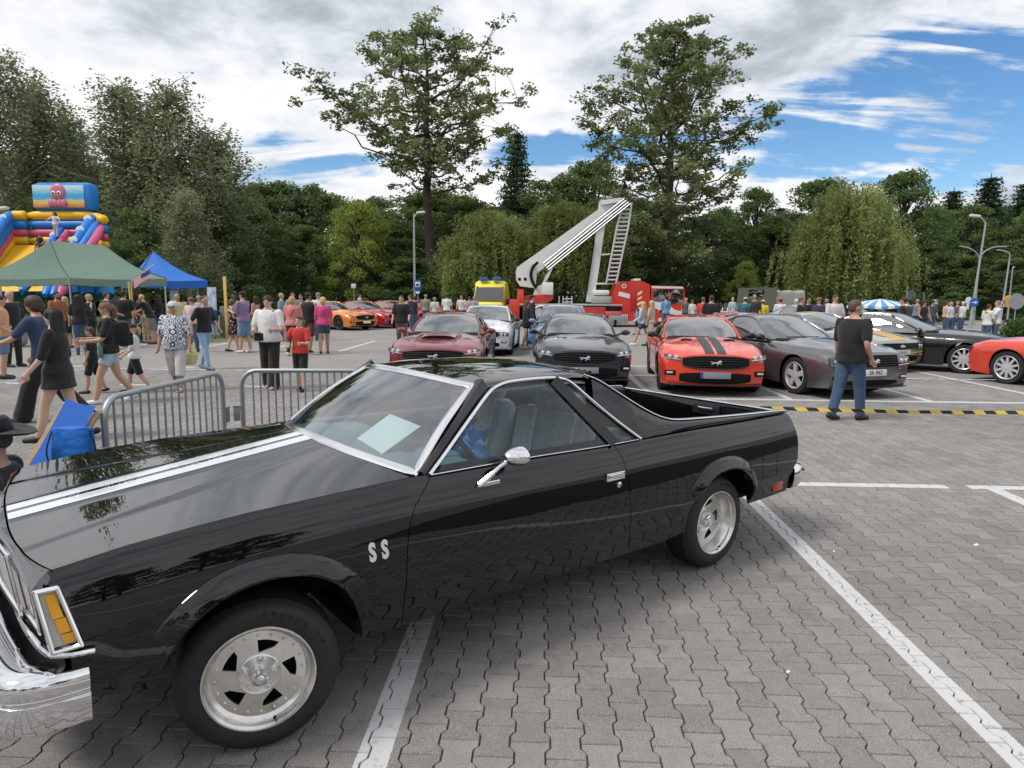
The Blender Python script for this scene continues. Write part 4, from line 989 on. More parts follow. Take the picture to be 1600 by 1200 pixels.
# ------------------------------------------------------------------ parked cars
M_TINT = glass('car_glass', (.30, .36, .38), a=.34)
M_CABIN = mat('dark_cabin', (.012, .012, .013), .8)
M_LAMP = mat('lamp_glass', (.045, .047, .05), .08, coat=1., spec=.8)
M_LAMPW = mat('lamp_reflector', (.75, .77, .8), .12, metal=.6)
M_PLATE = mat('plate_white', (.72, .72, .70), .45); M_PLATEB = mat('plate_blue', (.02, .06, .35), .45); M_INK = mat('plate_ink', (.015, .015, .015), .6)
M_PLATEG = mat('plate_grey', (.22, .25, .30), .5)
M_SILVERW = mat('wheel_silver', (.58, .59, .61), .35, metal=.35, coat=.3); M_BLACKW = mat('wheel_black', (.015, .015, .016), .3, coat=.4)
def paint(name, col, metal=0., rough=.25): return mat('paint_' + name, col, rough, metal=metal, coat=1.)
HORSE = [(-.50, .05), (-.42, .12), (-.30, .06), (-.12, .08), (.08, .07), (.20, .18), (.33, .24), (.42, .20), (.52, .10), (.47, .07), (.38, .10), (.30, .03), (.40, -.02), (.46, -.16), (.40, -.15), (.33, -.05), (.20, -.06), (.16, -.16), (.06, -.24), (.03, -.21), (.10, -.13), (.07, -.04), (-.10, -.03), (-.22, -.05), (-.33, -.16), (-.44, -.17), (-.36, -.10), (-.30, -.02), (-.40, .02)]
BOW = [(-.5, -.12), (-.16, -.12), (-.16, -.2), (.22, -.2), (.22, -.12), (.5, -.12), (.42, .12), (.16, .12), (.16, .2), (-.22, .2), (-.22, .12), (-.42, .12)]
CAR_STY = dict(
    # grille / lamps / intakes as (v0, v1, z bottom, z top, bottom rise outwards, top rise outwards)
    late=dict(H=1.38, W=1.915, L=4.78, wb=2.72, hood=.765, cowl=.985, grille=(.57, .505, .725, .06, -.04), lamp=(.60, .885, .640, .728, .040, .028), intake=(.62, .235, .435, .04, 0), fog=(.68, .87, .36, .46), plate=.335, nose=.21, tail=.16),
    retro=dict(zsf=(.885, .80), H=1.41, W=1.88, L=4.78, wb=2.72, hood=.83, cowl=1.01, grille=(.54, .565, .775, 0, 0), lamp=(.545, .865, .585, .770, .02, -.03), intake=(.58, .24, .345, .03, 0), fog=(.62, .80, .34, .42), plate=.42, nose=.13, tail=.14),
    wide=dict(zsf=(.86, .76), H=1.37, W=1.915, L=4.83, wb=2.85, hood=.79, cowl=1.02, grille=(.56, .575, .705, 0, 0), lamp=(.56, .86, .575, .705, 0, -.015), intake=(.60, .27, .42, .03, 0), fog=(.64, .80, .38, .46), plate=.44, nose=.17, tail=.14))
def wheel_car(parent, u, v, r, m, spokes, sgn):
    e = bpy.data.objects.new('wheel', None); C.objects.link(e); e.parent = parent; e.location = (u, v, r); e.rotation_euler = (0, 0, 0 if sgn > 0 else math.pi)
    Rm = Matrix(((1, 0, 0), (0, 0, 1), (0, 1, 0))); q = .70 * r
    MB().lathe([(q, -.20), (r * .93, -.225), (r, -.20), (r, -.03), (r * .95, -.004), (q * 1.12, .0), (q, -.012)], 36, Rm).build('tyre', M_RUBBER, e)
    mb = MB(); mb.lathe([(q * .94, -.2), (q * .92, -.05), (q * 1.0, -.012), (q * 1.03, -.002), (q * 1.0, .002), (q * .95, -.006)], 36, Rm)
    mb.lathe([(.075, -.05), (.07, -.012), (.03, -.006), (0, -.006)], 14, Rm)
    for k in range(spokes):
        a = 2 * math.pi * k / spokes + .3; c, s_ = math.cos(a), math.sin(a); w0, w1 = (.030, .022) if spokes > 6 else (.045, .050)
        P = lambda rr, w, y: (rr * c - w * s_, y, rr * s_ + w * c)
        mb.add([P(.04, -w0, -.012), P(.04, w0, -.012), P(q * .97, w1, -.014), P(q * .97, -w1, -.014), P(.04, -w0, -.05), P(.04, w0, -.05), P(q * .97, w1, -.05), P(q * .97, -w1, -.05)], [(0, 1, 2, 3), (0, 3, 7, 4), (1, 5, 6, 2), (0, 4, 5, 1)])
    mb.build('rim', m, e); MB().lathe([(q * .8, -.07), (.0, -.07)], 20, Rm).build('brake_disc', M_DARK, e)
def coupe(name, label, sty, body, anchor, head, group='show cars parked on the car park', rim=M_BLACKW, spokes=10, stripes=None, lower=None, scoop=0, vents=False, plate=None, emblem=HORSE, roof=None, hs=1., cat='car', mirror=None, wr=.345, rear_lamp=True, hoodm=None, tag_=True):
    S = CAR_STY[sty]; Hh, Wd, L, wb = S['H'] * hs, S['W'], S['L'], S['wb']; hw = Wd / 2
    Uf = L / 2; Ur = -L / 2; ua = Uf - .93; ub = ua - wb
    root = empty(name, (0, 0, 0), head, label, cat, group)
    a_u, a_v, X, Y = anchor; a_u = {'f': Uf, 'w': ua}.get(a_u, a_u); a_v = {'l': hw, 'r': -hw}.get(a_v, a_v); c, s_ = math.cos(head), math.sin(head); root.location = (X - (a_u * c - a_v * s_), Y - (a_u * s_ + a_v * c), 0)
    zc = lambda u: float(smooth1(u, [Ur, Ur + .25, Ur + .9, -.9, .3, .95, Uf - .5, Uf - .12, Uf], [.93, 1.03, 1.08, 1.02, 1.0, S['cowl'], S['hood'] + .115, S['hood'] + .045, S['hood']]))
    zs = lambda u: float(smooth1(u, [Ur, Ur + .4, ub + .1, -.5, .8, ua, Uf - .25, Uf], [.84, .94, .985, .925, .92, .90, *S.get('zsf', (.80, .68))]))
    vs = lambda u: float(smooth1(u, [Ur, Ur + .5, -.5, .9, ua, Uf], [.66, .73, .77, .76, .78, .70]))
    bul = lambda u: float(smooth1(u, [Ur, ub, ub + .75, .3, ua - .5, ua, Uf - .3, Uf], [.89, 1., .965, .955, .975, 1., .965, .90]))
    sl = lambda u: float(np.interp(u, [Ur, Ur + .5, ub + .4, ua - .4, ua + .4, Uf], [.34, .25, .17, .17, .17, .20]))
    ra = wr + .055
    def bot(u):
        b = sl(u)
        for x0 in (ua, ub):
            x = (u - x0) / ra
            if abs(x) < 1: b = max(b, wr - .02 + (ra + .015) * (1 - abs(x) ** 2.2) ** .5)
        return b
    SS = ([0, .05, .13, .28, .42, .60, .80, 1.], [0, .40, .74, .98, 1.0, .93, .86, .78])
    sm = lambda t: t * t * (3 - 2 * t)
    def dfm(p):
        u, v, z = p
        fz = sm(min(1, max(0, (u - (Uf - .9)) / .9))); rz = sm(min(1, max(0, ((Ur + .7) - u) / .7)))
        bz = -.10 * max(0, (.42 - z) / .3) ** 2 + -.035 * max(0, (z - .60) / .15) ** 2
        return (u + fz * (-S['nose'] * (abs(v) / .95) ** 2.5 + bz) + rz * (S['tail'] * (abs(v) / .95) ** 2.5 + .10 * max(0, (.5 - z) / .3) ** 2), v, z)
    def top(u, v, dz=0.):
        V = vs(u); t = min(1, abs(v) / V); ridge = .012 * math.exp(-((abs(v) - .42) / .05) ** 2) * (1 if .9 < u < Uf - .1 else 0) 
        return dfm((u, v, zc(u) - (zc(u) - zs(u)) * t ** 2.4 + ridge + dz))
    def sidep(u, k, K, full=False):
        zz = zs(u); b = sl(u) if full else bot(u); s = k / K
        z = zz - (zz - b) * s ** 1.1; f = (zz - z) / (zz - sl(u)); v = vs(u) + (hw * bul(u) - vs(u)) * float(smooth1(f, *SS)); return (u, v, z)
    us = list(np.linspace(Ur, Uf, 70))
    for x0 in (ua, ub):
        for e in (-ra, ra):
            for d in (.001, .006, .016, .035, .06): us += [x0 + e - math.copysign(d, e), x0 + e + math.copysign(.0012, e)]
    us = sorted(set(np.round(us, 4))); K = 14
    G = []
    for u in us:
        right = [dfm((lambda p: (p[0], -p[1], p[2]))(sidep(u, k, K))) for k in range(K, 0, -1)]
        left = [dfm(sidep(u, k, K)) for k in range(1, K + 1)]
        G.append(right + [top(u, v * vs(u)) for v in np.linspace(-1, 1, 31)] + left)
    mb = MB(); mb.grid(G)
    for u, ff in ((Uf, 1), (Ur, -1)):
        G = []
        for a in np.linspace(-1, 1, 31):
            col = []
            for k in range(K + 1):
                _, v, z = sidep(u, k, K, True); zt = top(u, a * vs(u))[2] - zs(u); col.append(dfm((u, a * v, z + zt * (1 - k / K))))
            G.append(col)
        mb.grid(G)
    bo = mb.build('body', body, root, smooth=50)
    def face(v, z, d=.006):
        p = dfm((Uf, v, z)); return (p[0] + d, p[1], p[2])
    def patch(nm, v0, v1, zb, zt, m, n=14, d=.006, parent=root, thick=.03, rows=4):
        G = []
        for v in np.linspace(v0, v1, n):
            a, b = zb(v), zt(v); G.append([face(v, a + (b - a) * k / rows, d) for k in range(rows + 1)])
        mb = MB(); mb.grid(G); G = np.array(G); Gb = G - np.array([thick, 0, 0]); mb.grid([G[:, 0], Gb[:, 0]]); mb.grid([G[:, -1], Gb[:, -1]]); mb.grid([G[0], Gb[0]]); mb.grid([G[-1], Gb[-1]])
        return mb.build(nm, m, parent, smooth=40)
    g0, gb_, gt_, rb_, rt_ = S['grille']
    cut = lambda v, e: 1 - max(0, (abs(v) / g0 - .86) / .14) ** 2 * e
    gr = patch('grille', -g0, g0, lambda v: gb_ + rb_ * (abs(v) / g0) ** 4, lambda v: gt_ + rt_ * (abs(v) / g0) ** 3, M_DARK, 25, .004, thick=.05)
    mb = MB()
    for k in range(1, 5): mb.tube([face(v, gb_ + (gt_ - gb_) * k / 5, .008) for v in np.linspace(-g0 * .93, g0 * .93, 13)], .005, 4)
    mb.build('mesh_bar', M_BLACKPL, gr, kind='stuff')
    mb = MB(); pts = [face(v, gb_ + rb_ * (abs(v) / g0) ** 4, .008) for v in np.linspace(-g0, g0, 15)] + [face(v, gt_ + rt_ * (abs(v) / g0) ** 3, .008) for v in np.linspace(g0, -g0, 15)]; mb.tube(pts + [pts[0]], .011, 5, caps=False); mb.build('grille_surround', M_BLACKPL, gr)
    if emblem:
        ex = 0 if emblem is not BOW else 0; sc_ = .20 if emblem is HORSE else .17; zc_ = (gb_ + gt_) / 2 
        mb = MB(); mb.prism([(a * sc_, b * sc_) for a, b in emblem], .018, .028, lambda a, b, h: face(a, zc_ + b, h)); mb.build('emblem', M_SILVERW, gr, smooth=None)
    for sg in (1, -1):
        v0, v1, zb, zt, r0_, r1_ = S['lamp']; f = lambda v: (abs(v) - v0) / (v1 - v0)
        lamp = patch('headlight', sg * v0, sg * v1, lambda v: zb + r0_ * f(v), lambda v: zt + r1_ * f(v) - .03 * (1 - f(v)) * (sty == 'late'), M_LAMP, 9, .009)
        for fv, rr in ((.30, .042), (.66, .036)):
            vv_ = v0 + (v1 - v0) * fv; zz_ = (zb + zt) / 2 + (r0_ + r1_) / 2 * fv; p = face(sg * vv_, zz_, .016); MB().lathe([(rr, -.012), (rr * .95, 0), (rr * .5, .006), (0, .008)], 14, Matrix(((0, 0, 1), (1, 0, 0), (0, 1, 0))), p).build('projector', M_LAMPW, lamp)
        mb = MB(); mb.tube([face(sg * (v0 + (v1 - v0) * t), zb + r0_ * t + .012, .016) for t in np.linspace(.05, .95, 6)], .007, 5); mb.build('light_strip', M_LAMPW, lamp)
        a, b, z0, z1 = S['fog']; fg = patch('fog_opening', sg * a, sg * b, lambda v: z0 + .01, lambda v: z1, M_DARK, 7, .005)
        p = face(sg * (a + b) / 2, (z0 + z1) / 2 + .01, .012); MB().bbox(p, (.02, .13, .035), .008).build('fog_lamp', M_LAMPW, fg)
        # mirrors, side glass, wheels
        mb = MB(); G = []
        for t in np.linspace(0, 1, 8):
            rr = math.sin(math.pi * min(.98, t * .9 + .08)) ** .5; G.append([(.50 - .13 * (t - .5) * 1.2, sg * (hw + .02 + .10 * math.cos(x) * rr), 1.0 + .062 * math.sin(x) * rr) for x in np.linspace(0, 2 * np.pi, 14, endpoint=False)])
        mb.grid(G, closev=True); mb.add(G[0], [tuple(range(14))]); mb.add(G[-1], [tuple(range(14))]); mb.tube([(.50, sg * (hw - .16), .945), (.50, sg * (hw - .02), .985)], .022, 6); mb.build('door_mirror', mirror or body, root)
        for u in (ua, ub): wheel_car(root, u, sg * (hw - .035), wr, rim, spokes, sg)
        mb = MB(); dl = [sidep(.62, k, K) for k in range(1, K)]; dr = [sidep(-.78, k, K) for k in range(1, K)]
        mb.tube([(p[0], sg * (p[1] + .001), p[2]) for p in dl], .005, 4); mb.tube([(p[0], sg * (p[1] + .001), p[2]) for p in dr], .005, 4); mb.build('door_gap', M_DARK, root)
        p = sidep(-.62, 4, K); MB().bbox((p[0], sg * (p[1] + .012), p[2]), (.17, .02, .028), .008).build('door_handle', body, root)
        a = S['intake']
    a, z0, z1, r_, _ = S['intake']; ik = patch('lower_intake', -a, a, lambda v: z0 + r_ * (abs(v) / a) ** 3, lambda v: z1 - .03 * (abs(v) / a) ** 4, M_DARK, 19, .005, thick=.05)
    spl = [face(v, .205, .03) for v in np.linspace(-.84, .84, 15)]; MB().tube(spl, .028, 6, flat=(1, .5)).build('front_lip', M_BLACKPL, root)
    if lower: patch('lower_band', -.86, .86, lambda v: .455 + .03 * abs(v), lambda v: .485 + .03 * abs(v), lower, 19, .007); patch('chin_band', -.62, .62, lambda v: .215, lambda v: .245, lower, 15, .012)
    if plate is not None:
        zp = S['plate']; pl = MB().bbox(face(0, zp + .055, .018), (.012, .52, .114), .004).build('number_plate', M_PLATEG if plate == '' else M_PLATE, root)
        MB().bbox(face(-.236 if False else .0, zp + .055, .0255), (.002, .52, .002), .0005) 
        MB().box((face(0, zp + .055, .0255)[0], -.238, zp + .055), (.002, .04, .108)).build('country_band', M_PLATEB, pl, smooth=None)
        if plate:
            mb = MB(); mb.add(*text_mesh(plate, .098, frame((face(0, zp, .0262)[0], .02, zp + .055), (0, 1, 0), (0, 0, 1)), .0006, bold=.001)); mb.build('lettering', M_INK, pl, smooth=None)
    # greenhouse
    zr = Hh - .035; rw = .56
    def gh(t, a):
        """t along windscreen base .. roof .. tail, a -1..1 across"""
        prof = [(.93, zc(.93) - .02, .76, -.36), (.42, 1.19, .70, -.20), (-.02, Hh - .045, .60, -.13), (-.40, Hh, .575, -.06), (-.80, Hh - .012, .565, .02), (-1.10, Hh - .07, .565, .08), (-1.55, 1.20, .62, .12), (-1.98, 1.065, .66, .12)]
        return prof
    pr = np.array(gh(0, 0)); NP_ = 60; cv = catmull(pr, NP_)
    def gp_(i, a):
        u, z, w, sk = cv[i]; return (u + sk * abs(a) ** 2.2, a * w, z - (.045 + .02 * (i < 20)) * abs(a) ** 2.6)
    A = np.sin(np.linspace(-np.pi / 2, np.pi / 2, 25))
    i1 = int(np.argmin(abs(cv[:, 0] - .0))); i2 = int(np.argmin(abs(cv[:, 0] + 1.08)))
    MB().grid([[gp_(i, a * .985) for a in A] for i in range(1, i1 + 1)]).build('windscreen', M_TINT, root, smooth=60)
    MB().grid([[gp_(i, a) for a in A] for i in range(i1, i2 + 1)]).build('roof', roof or body, root, smooth=60)
    MB().grid([[gp_(i, a * .95) for a in A] for i in range(i2, NP_)]).build('rear_window', M_TINT, root, smooth=60)
    mbp = MB(); mbi = MB()
    for sg in (1, -1):
        edge = [gp_(i, sg) for i in range(NP_)]
        base = lambda u: (u, sg * (vs(u) + .055), zs(u) - .012)
        G = []
        for i in range(2, NP_):
            e = np.array(edge[i]); u = e[0]; ub_ = np.interp(u, [-1.9, -1.2, -.1, .3, .55], [-1.95, -1.45, .02, .40, .60]); b = np.array(base(ub_)); G.append([e * (1 - t) + b * t + np.array([0, sg * .018 * math.sin(math.pi * t), 0]) for t in np.linspace(0, 1, 5)])
        G = np.array(G); xs = G[:, 2, 0]
        w_ = [i for i in range(len(G)) if -.95 < xs[i] < .46]; q_ = [i for i in range(len(G)) if -1.38 < xs[i] <= -1.02]
        MB().grid(G[w_][:, 0:]).build('side_window', M_TINT, root, smooth=60)
        if sty != 'wide' and len(q_) > 1: MB().grid(G[q_][:, 1:4]).build('quarter_window', M_TINT, root, smooth=60)
        mbp.grid(G[[i for i in range(len(G)) if xs[i] <= -.93]]); mbp.grid(G[[i for i in range(len(G)) if xs[i] >= .44]])
        mbp.tube([(p[0], p[1], p[2] + .004) for p in edge[1:]], .024, 6); 
        mbi.tube([base(u) for u in np.linspace(.60, -1.3, 12)], .012, 5)
    pil = mbp.build('pillars', body, root, smooth=50); mbi.build('window_trim', M_BLACKPL, root)
    mb = MB(); mb.box((-.35, 0, .62), (2.4, 1.42, .66)); mb.bbox((.62, 0, .93), (.55, 1.36, .10), .04)
    for sg in (.36, -.36): mb.bbox((-.42, sg, .95), (.16, .50, .42), .06); mb.bbox((-.46, sg, 1.19), (.10, .26, .16), .04)
    mb.build('cabin', M_CABIN, root)
    MB().tube([(.90 - .15 * abs(v) , v, zc(.9) + .002) for v in np.linspace(-.6, .1, 8)], .009, 5).build('wiper', M_BLACKPL, root)
    # wheel housings and floor pan
    mb = MB(); mb.box((0, 0, .36), (L - 1.0, Wd - .52, .34))
    for x0 in (ua, ub):
        for sg in (1, -1): mb.grid([[(x0 + ra * 1.0 * math.cos(t), sg * y, wr - .03 + (ra + .01) * math.sin(t)) for y in (hw * .93, hw - .32)] for t in np.linspace(0, np.pi, 13)])
    mb.build('floor_pan', M_DARK, root)
    def hoodstrip(nm, v0, v1, u0, u1, m, dz=.004, parent=root): return MB().grid([[top(u, v, dz) for v in np.linspace(v0, v1, 5)] for u in np.linspace(u0, u1, 26)]).build(nm, m, parent, smooth=60)
    if stripes:
        for a, b in ((.025, .185), (-.185, -.025)):
            hoodstrip('hood_stripe', a, b, .95, Uf - .005, stripes)
            MB().grid([[(lambda p: (p[0], p[1], p[2] + .004))(gp_(i, v / cv[i][2])) for v in np.linspace(a, b, 4)] for i in range(i1 + 1, i2)]).build('roof_stripe', stripes, root, smooth=60)
    if vents:
        for sg in (1, -1): hoodstrip('hood_vent', sg * .30, sg * .50, 1.25, 1.42, M_DARK if vents is True else body, .010)
    if scoop:
        z0 = zc(1.55); mb = MB(); G = []
        for u, hh in ((.95, .0), (1.2, .035), (1.45, .055), (1.62, .058), (1.66, .050)): G.append([(u, v, top(u, v)[2] + hh * (1 - (abs(v) / .36) ** 4) + .001) for v in np.linspace(-.34, .34, 15)])
        mb.grid(G); sc_ = mb.build('hood_scoop', body, root, smooth=50)
        mb = MB(); G = [[(1.667, v, top(1.67, v)[2] + (.006 + k * .040) * (1 - (abs(v) / .36) ** 4)) for k in (0, 1)] for v in np.linspace(-.32, .32, 13)]; mb.grid(G); mb.build('scoop_mouth', M_DARK, sc_)
    if rear_lamp:
        for sg in (1, -1):
            p = dfm((Ur, sg * .58, .80)); MB().bbox((p[0] + .02, p[1], p[2]), (.06, .36, .13), .02).build('tail_lamp', M_RED, root)
    return root
P_ = paint
coupe('sports_car', 'dark navy black sports coupe with silver horse on its grille, parked facing the camera', 'late', P_('navy', (.012, .016, .030), .3), ('f', 0, .85, 12.55), R_(-90), vents='b', plate='')
coupe('sports_car', 'bright red sports coupe with twin black hood stripes, facing the camera', 'late', P_('red', (.66, .045, .018)), ('f', 0, 3.12, 11.95), R_(-95), stripes=M_BLACKPL, plate='', mirror=M_BLACKPL, vents=True)
coupe('sports_car', 'metallic maroon sports coupe with a large hood scoop behind the roof of the black pickup', 'late', P_('maroon', (.26, .03, .045), .5), ('f', 0, -2.02, 12.6), R_(-90), scoop=1)
coupe('sports_car', 'grey metallic retro coupe with five-spoke silver wheels behind the man in the black t-shirt', 'retro', P_('grey', (.16, .16, .165), .7), ('f', 0, 5.86, 11.95), R_(-71), rim=M_SILVERW, spokes=5, plate='SK P62', mirror=M_BLACKPL)
coupe('sports_car', 'silver and black muscle coupe with yellow stripes, second row behind the grey coupe', 'wide', P_('silver', (.42, .41, .38), .6), ('f', 0, 8.55, 16.2), R_(-66), stripes=mat('yellow_stripe', (.70, .42, .06), .4), lower=mat('yellow_band', (.75, .48, .03), .4), plate='KA 51', emblem=BOW, rim=M_BLACKW, mirror=M_BLACKPL)
coupe('sports_car', 'glossy black retro coupe with silver spoked wheels seen from its right side', 'retro', P_('black', (.008, .008, .010), .2), ('w', 'r', 10.02, 16.26), R_(-36), rim=M_SILVERW, spokes=10)
coupe('sports_car', 'orange red coupe cut off by the right edge of the picture, silver spoked wheel', 'retro', P_('orangered', (.60, .045, .020)), ('w', 'l', 9.74, 14.4), R_(115), rim=M_SILVERW, spokes=10)
coupe('sports_car', 'white coupe with black mirrors standing behind the maroon coupe', 'wide', P_('white', (.70, .72, .75)), ('f', 0, -1.75, 19.2), R_(-92), mirror=M_BLACKPL, hs=1.05)
coupe('sports_car', 'pale blue car parked right behind the navy black coupe', 'retro', P_('paleblue', (.22, .33, .48), .5), ('f', 0, .72, 18.6), R_(-90), hs=1.05)
coupe('sports_car', 'low red coupe in the second row between the striped red coupe and the grey one', 'wide', P_('red2', (.55, .035, .03)), ('f', 0, 6.15, 17.9), R_(-86), hs=.95)
coupe('sports_car', 'bright orange sports coupe at the end of the row by the people in pink', 'late', P_('orange', (.72, .20, .015)), ('f', 0, -8.35, 32.2), R_(-32), plate='LA 8717')
coupe('sports_car', 'dark red sports coupe next to the orange one', 'late', P_('darkred', (.42, .022, .02)), ('f', 0, -7.25, 34.3), R_(-32), plate='')
coupe('sports_car', 'red sports coupe third in the row of the orange one', 'late', P_('red3', (.50, .03, .025)), ('f', 0, -6.1, 36.4), R_(-32))
coupe('sports_car', 'red coupe at the far end of the row of the orange one', 'late', P_('red4', (.48, .025, .03)), ('f', 0, -4.9, 38.5), R_(-32))
coupe('sports_car', 'silver car half hidden behind the silver and black coupe', 'wide', P_('silver2', (.50, .51, .53), .6), ('f', 0, 11.4, 24.5), R_(-70), hs=1.05)
# ------------------------------------------------------------------ fire engine with raised boom
M_FRED = mat('fire_red', (.56, .035, .02), .35, coat=.5); M_FWHITE = mat('fire_white', (.70, .70, .69), .4, coat=.2, vary=(1.5, .5, (.58, .58, .57))); M_GALV = mat('galvanised_steel', (.40, .42, .44), .45, metal=.8, vary=(6, .5, (.30, .32, .34)))
M_ALUP = mat('aluminium', (.55, .56, .57), .4, metal=.7); M_YEL = mat('signal_yellow', (.80, .56, .03), .45)
def plane_xz(Y):
    def q(px, py): x, _ = gd(px, Y); return (x, hz(px, py, Y))
    return q
FY = 38.0; fq = plane_xz(FY)
ft = empty('fire_engine', (*gd(930, FY + 1.25), 0), 0, 'red and white fire engine with its white boom raised and a ladder hanging from it', 'fire engine')
fo = Vector(ft.location)
def fbox(mb, p0, p1, d0=0., d1=2.4, b=.03):
    (x0, z0), (x1, z1) = fq(*p0), fq(*p1)
    mb.bbox(((x0 + x1) / 2 - fo.x, FY + (d0 + d1) / 2 - fo.y, (z0 + z1) / 2), (abs(x1 - x0), d1 - d0, abs(z1 - z0)), b); return mb
def fpoly(mb, pts, d0=0., d1=2.4):
    pp = [fq(*p) for p in pts]; mb.prism(pp, d0, d1, lambda a, b, h: (a - fo.x, FY + h - fo.y, b)); return mb
def P3(px, py, d): x, z = fq(px, py); return np.array((x - fo.x, FY + d - fo.y, z))
mb = MB(); fbox(mb, (832, 478), (1010, 500), .05, 2.35); fbox(mb, (796, 468), (812, 498), .0, 2.4); fbox(mb, (808, 452), (818, 500), .1, 2.3); fpoly(mb, [(812, 480), (840, 480), (840, 500), (812, 500)], .1, 2.3); mb.build('chassis_body', M_FRED, ft)
mb = MB(); fbox(mb, (812, 474.5), (973, 478), -.05, 2.45, .01); mb.build('deck', M_ALUP, ft)
for a in (846, 892):
    mb = MB(); mb.tube([P3(a + 15 * math.cos(t) , 492 - 14 * math.sin(t), -.06) for t in np.linspace(.1, 3.04, 12)], .10, 6, flat=(1, .6)); mb.build('wheel_arch', M_FWHITE, ft)
for a in (846, 892, 1025):
    c = P3(a, 497, .12); w = empty('wheel', tuple(c)); w.parent = ft; Rm = Matrix(((1, 0, 0), (0, 0, -1), (0, 1, 0)))
    w.location.z = .52; MB().lathe([(.2, -.3), (.48, -.28), (.52, -.22), (.52, .02), (.47, .06), (.30, .05)], 24, Rm).build('tyre', M_RUBBER, w); MB().lathe([(.31, .05), (.24, .0), (.12, .03), (0, .03)], 18, Rm).build('rim', M_FWHITE, w)
mb = MB(); fbox(mb, (818, 481), (846, 498), -.02, .05, .01); mb.build('locker_shutter', M_FWHITE, ft)
mb = MB(); fbox(mb, (952, 491), (982, 506), -.04, .10, .01)
sb = mb.build('step_box', M_ALUP, ft); mb = MB()
for k in range(8): mb.tube([P3(954 + k * 3.7, 492, -.06), P3(954 + k * 3.7, 505, -.06)], .02, 4)
mb.build('step_rib', M_GALV, sb, kind='stuff')
mb = MB(); fbox(mb, (947, 479), (972, 485.5), -.03, .05, .005); mb.build('control_panel', M_DARK, ft); mb = MB(); fbox(mb, (947, 486.5), (971, 493), -.05, .05, .01); mb.build('panel_flap', mat('faded_red', (.55, .12, .10), .5), ft)
# turntable and boom
mb = MB(); fpoly(mb, [(812, 462), (865, 460), (865, 467), (856, 473), (818, 474)], .4, 2.0); mb.build('turntable', M_FRED, ft)
mb = MB(); fbox(mb, (847, 441), (864.5, 461), .3, 2.1, .05); fpoly(mb, [(836, 449), (848, 443), (848, 461), (833, 461)], .6, 1.8); mb.build('turret', M_FWHITE, ft)
mb = MB(); fpoly(mb, [(807, 417), (823, 405), (834, 412), (838, 430), (836, 450), (812, 447), (806, 438), (805, 424)], .55, 1.85); bh = mb.build('boom_head', M_FWHITE, ft)
for a in (811, 820): mb = MB(); fbox(mb, (a - 2.2, 433.5), (a + 2.2, 438), .53, .57, .005); mb.build('boom_window', M_DARK, bh)
mb = MB(); fpoly(mb, [(812, 413), (934, 324), (936, 312), (940, 309.5), (970, 306), (973, 312), (832, 432), (826, 426)], .75, 1.65); bm_ = mb.build('boom', M_FWHITE, ft)
mb = MB(); fpoly(mb, [(935, 311), (969, 306), (966, 313), (938, 318)], .6, 1.8); mb.build('boom_tip', M_FWHITE, bm_)
mb = MB()
for o_, d in ((0, .55), (4.5, .55), (9, .55), (13, .55)): mb.tube([P3(848 + o_ * .62, 411 + o_ * .8, d), P3(973 + o_ * .75, 308 + o_ * .62, d)], .035, 5)
for t in np.linspace(.02, .98, 44): a = P3(848, 411, .55) * (1 - t) + P3(973, 308, .55) * t; b = P3(856, 421.5, .55) * (1 - t) + P3(982.5, 316, .55) * t; mb.tube([a, b], .022, 4)
mb.build('boom_ladder', M_GALV, ft)
mb = MB(); fpoly(mb, [(852, 430), (864, 415), (862, 422), (853, 440), (846, 447)], .8, 1.5); mb.build('lift_ram', M_FWHITE, ft)
mb = MB(); mb.tube(catmull([P3(840, 409, .48), (P3(832, 417, .46)), P3(829, 430, .46), P3(833, 443, .48), P3(838, 450, .5)], 20), .09, 6); mb.build('hydraulic_hose', M_DARK, ft)
mb = MB(); fpoly(mb, [(931, 361), (945, 349), (937, 420), (930, 472), (918, 472), (926, 410)], .9, 1.5); ar = mb.build('lower_arm', M_FWHITE, ft)
mb = MB(); mb.tube([P3(928, 375, .82), P3(918, 455, .82)], .05, 6); mb.build('arm_hose', M_DARK, ar)
mb = MB(); mb.tube([P3(985, 314, .7), P3(981, 352, .7), P3(964, 443, .7)], .06, 6); mb.tube([P3(969, 326, .7), P3(963, 353, .7), P3(948.5, 443, .7)], .06, 6)
hl_ = mb.build('hanging_ladder', M_ALUP, ft)
for k in range(18):
    t = k / 17; a = np.array((964 + 21 * (1 - t) - (1 - t) * 0, 441 - 122 * (1 - t))); l = np.array((948.5 + 18.5 * (1 - t), 441 - 110 * (1 - t)))
    py = 437 - 112 * (1 - t); xr = np.interp(py, [314, 352, 443], [985, 981, 964]); xl = np.interp(py, [326, 353, 443], [969, 963, 948.5]); MB().tube([P3(xl, py, .7), P3(xr, py, .7)], .055, 5).build('rung', M_ALUP, hl_)
mb = MB(); mb.tube([P3(939, 397, .8), P3(954, 396, .8)], .05, 5); mb.tube([P3(930, 443, .8), P3(962, 443, .8)], .05, 5); mb.build('ladder_stay', M_ALUP, ft)
mb = MB(); fbox(mb, (926, 463), (957, 475), .2, 2.2, .05); mb.build('hose_locker', mat('grey_green', (.35, .38, .36), .5), ft); mb = MB(); fbox(mb, (928, 453), (954, 462), .4, 2.0, .12); mb.build('tarpaulin', M_FWHITE, ft)
mb = MB()
for a in (874, 880, 886, 894): mb.tube([P3(a, 462.5, .2), P3(a, 482, .2)], .035, 5)
for b in (467, 472, 477): mb.tube([P3(880, b, .2), P3(894, b, .2)], .03, 5)
mb.build('access_ladder', M_ALUP, ft)
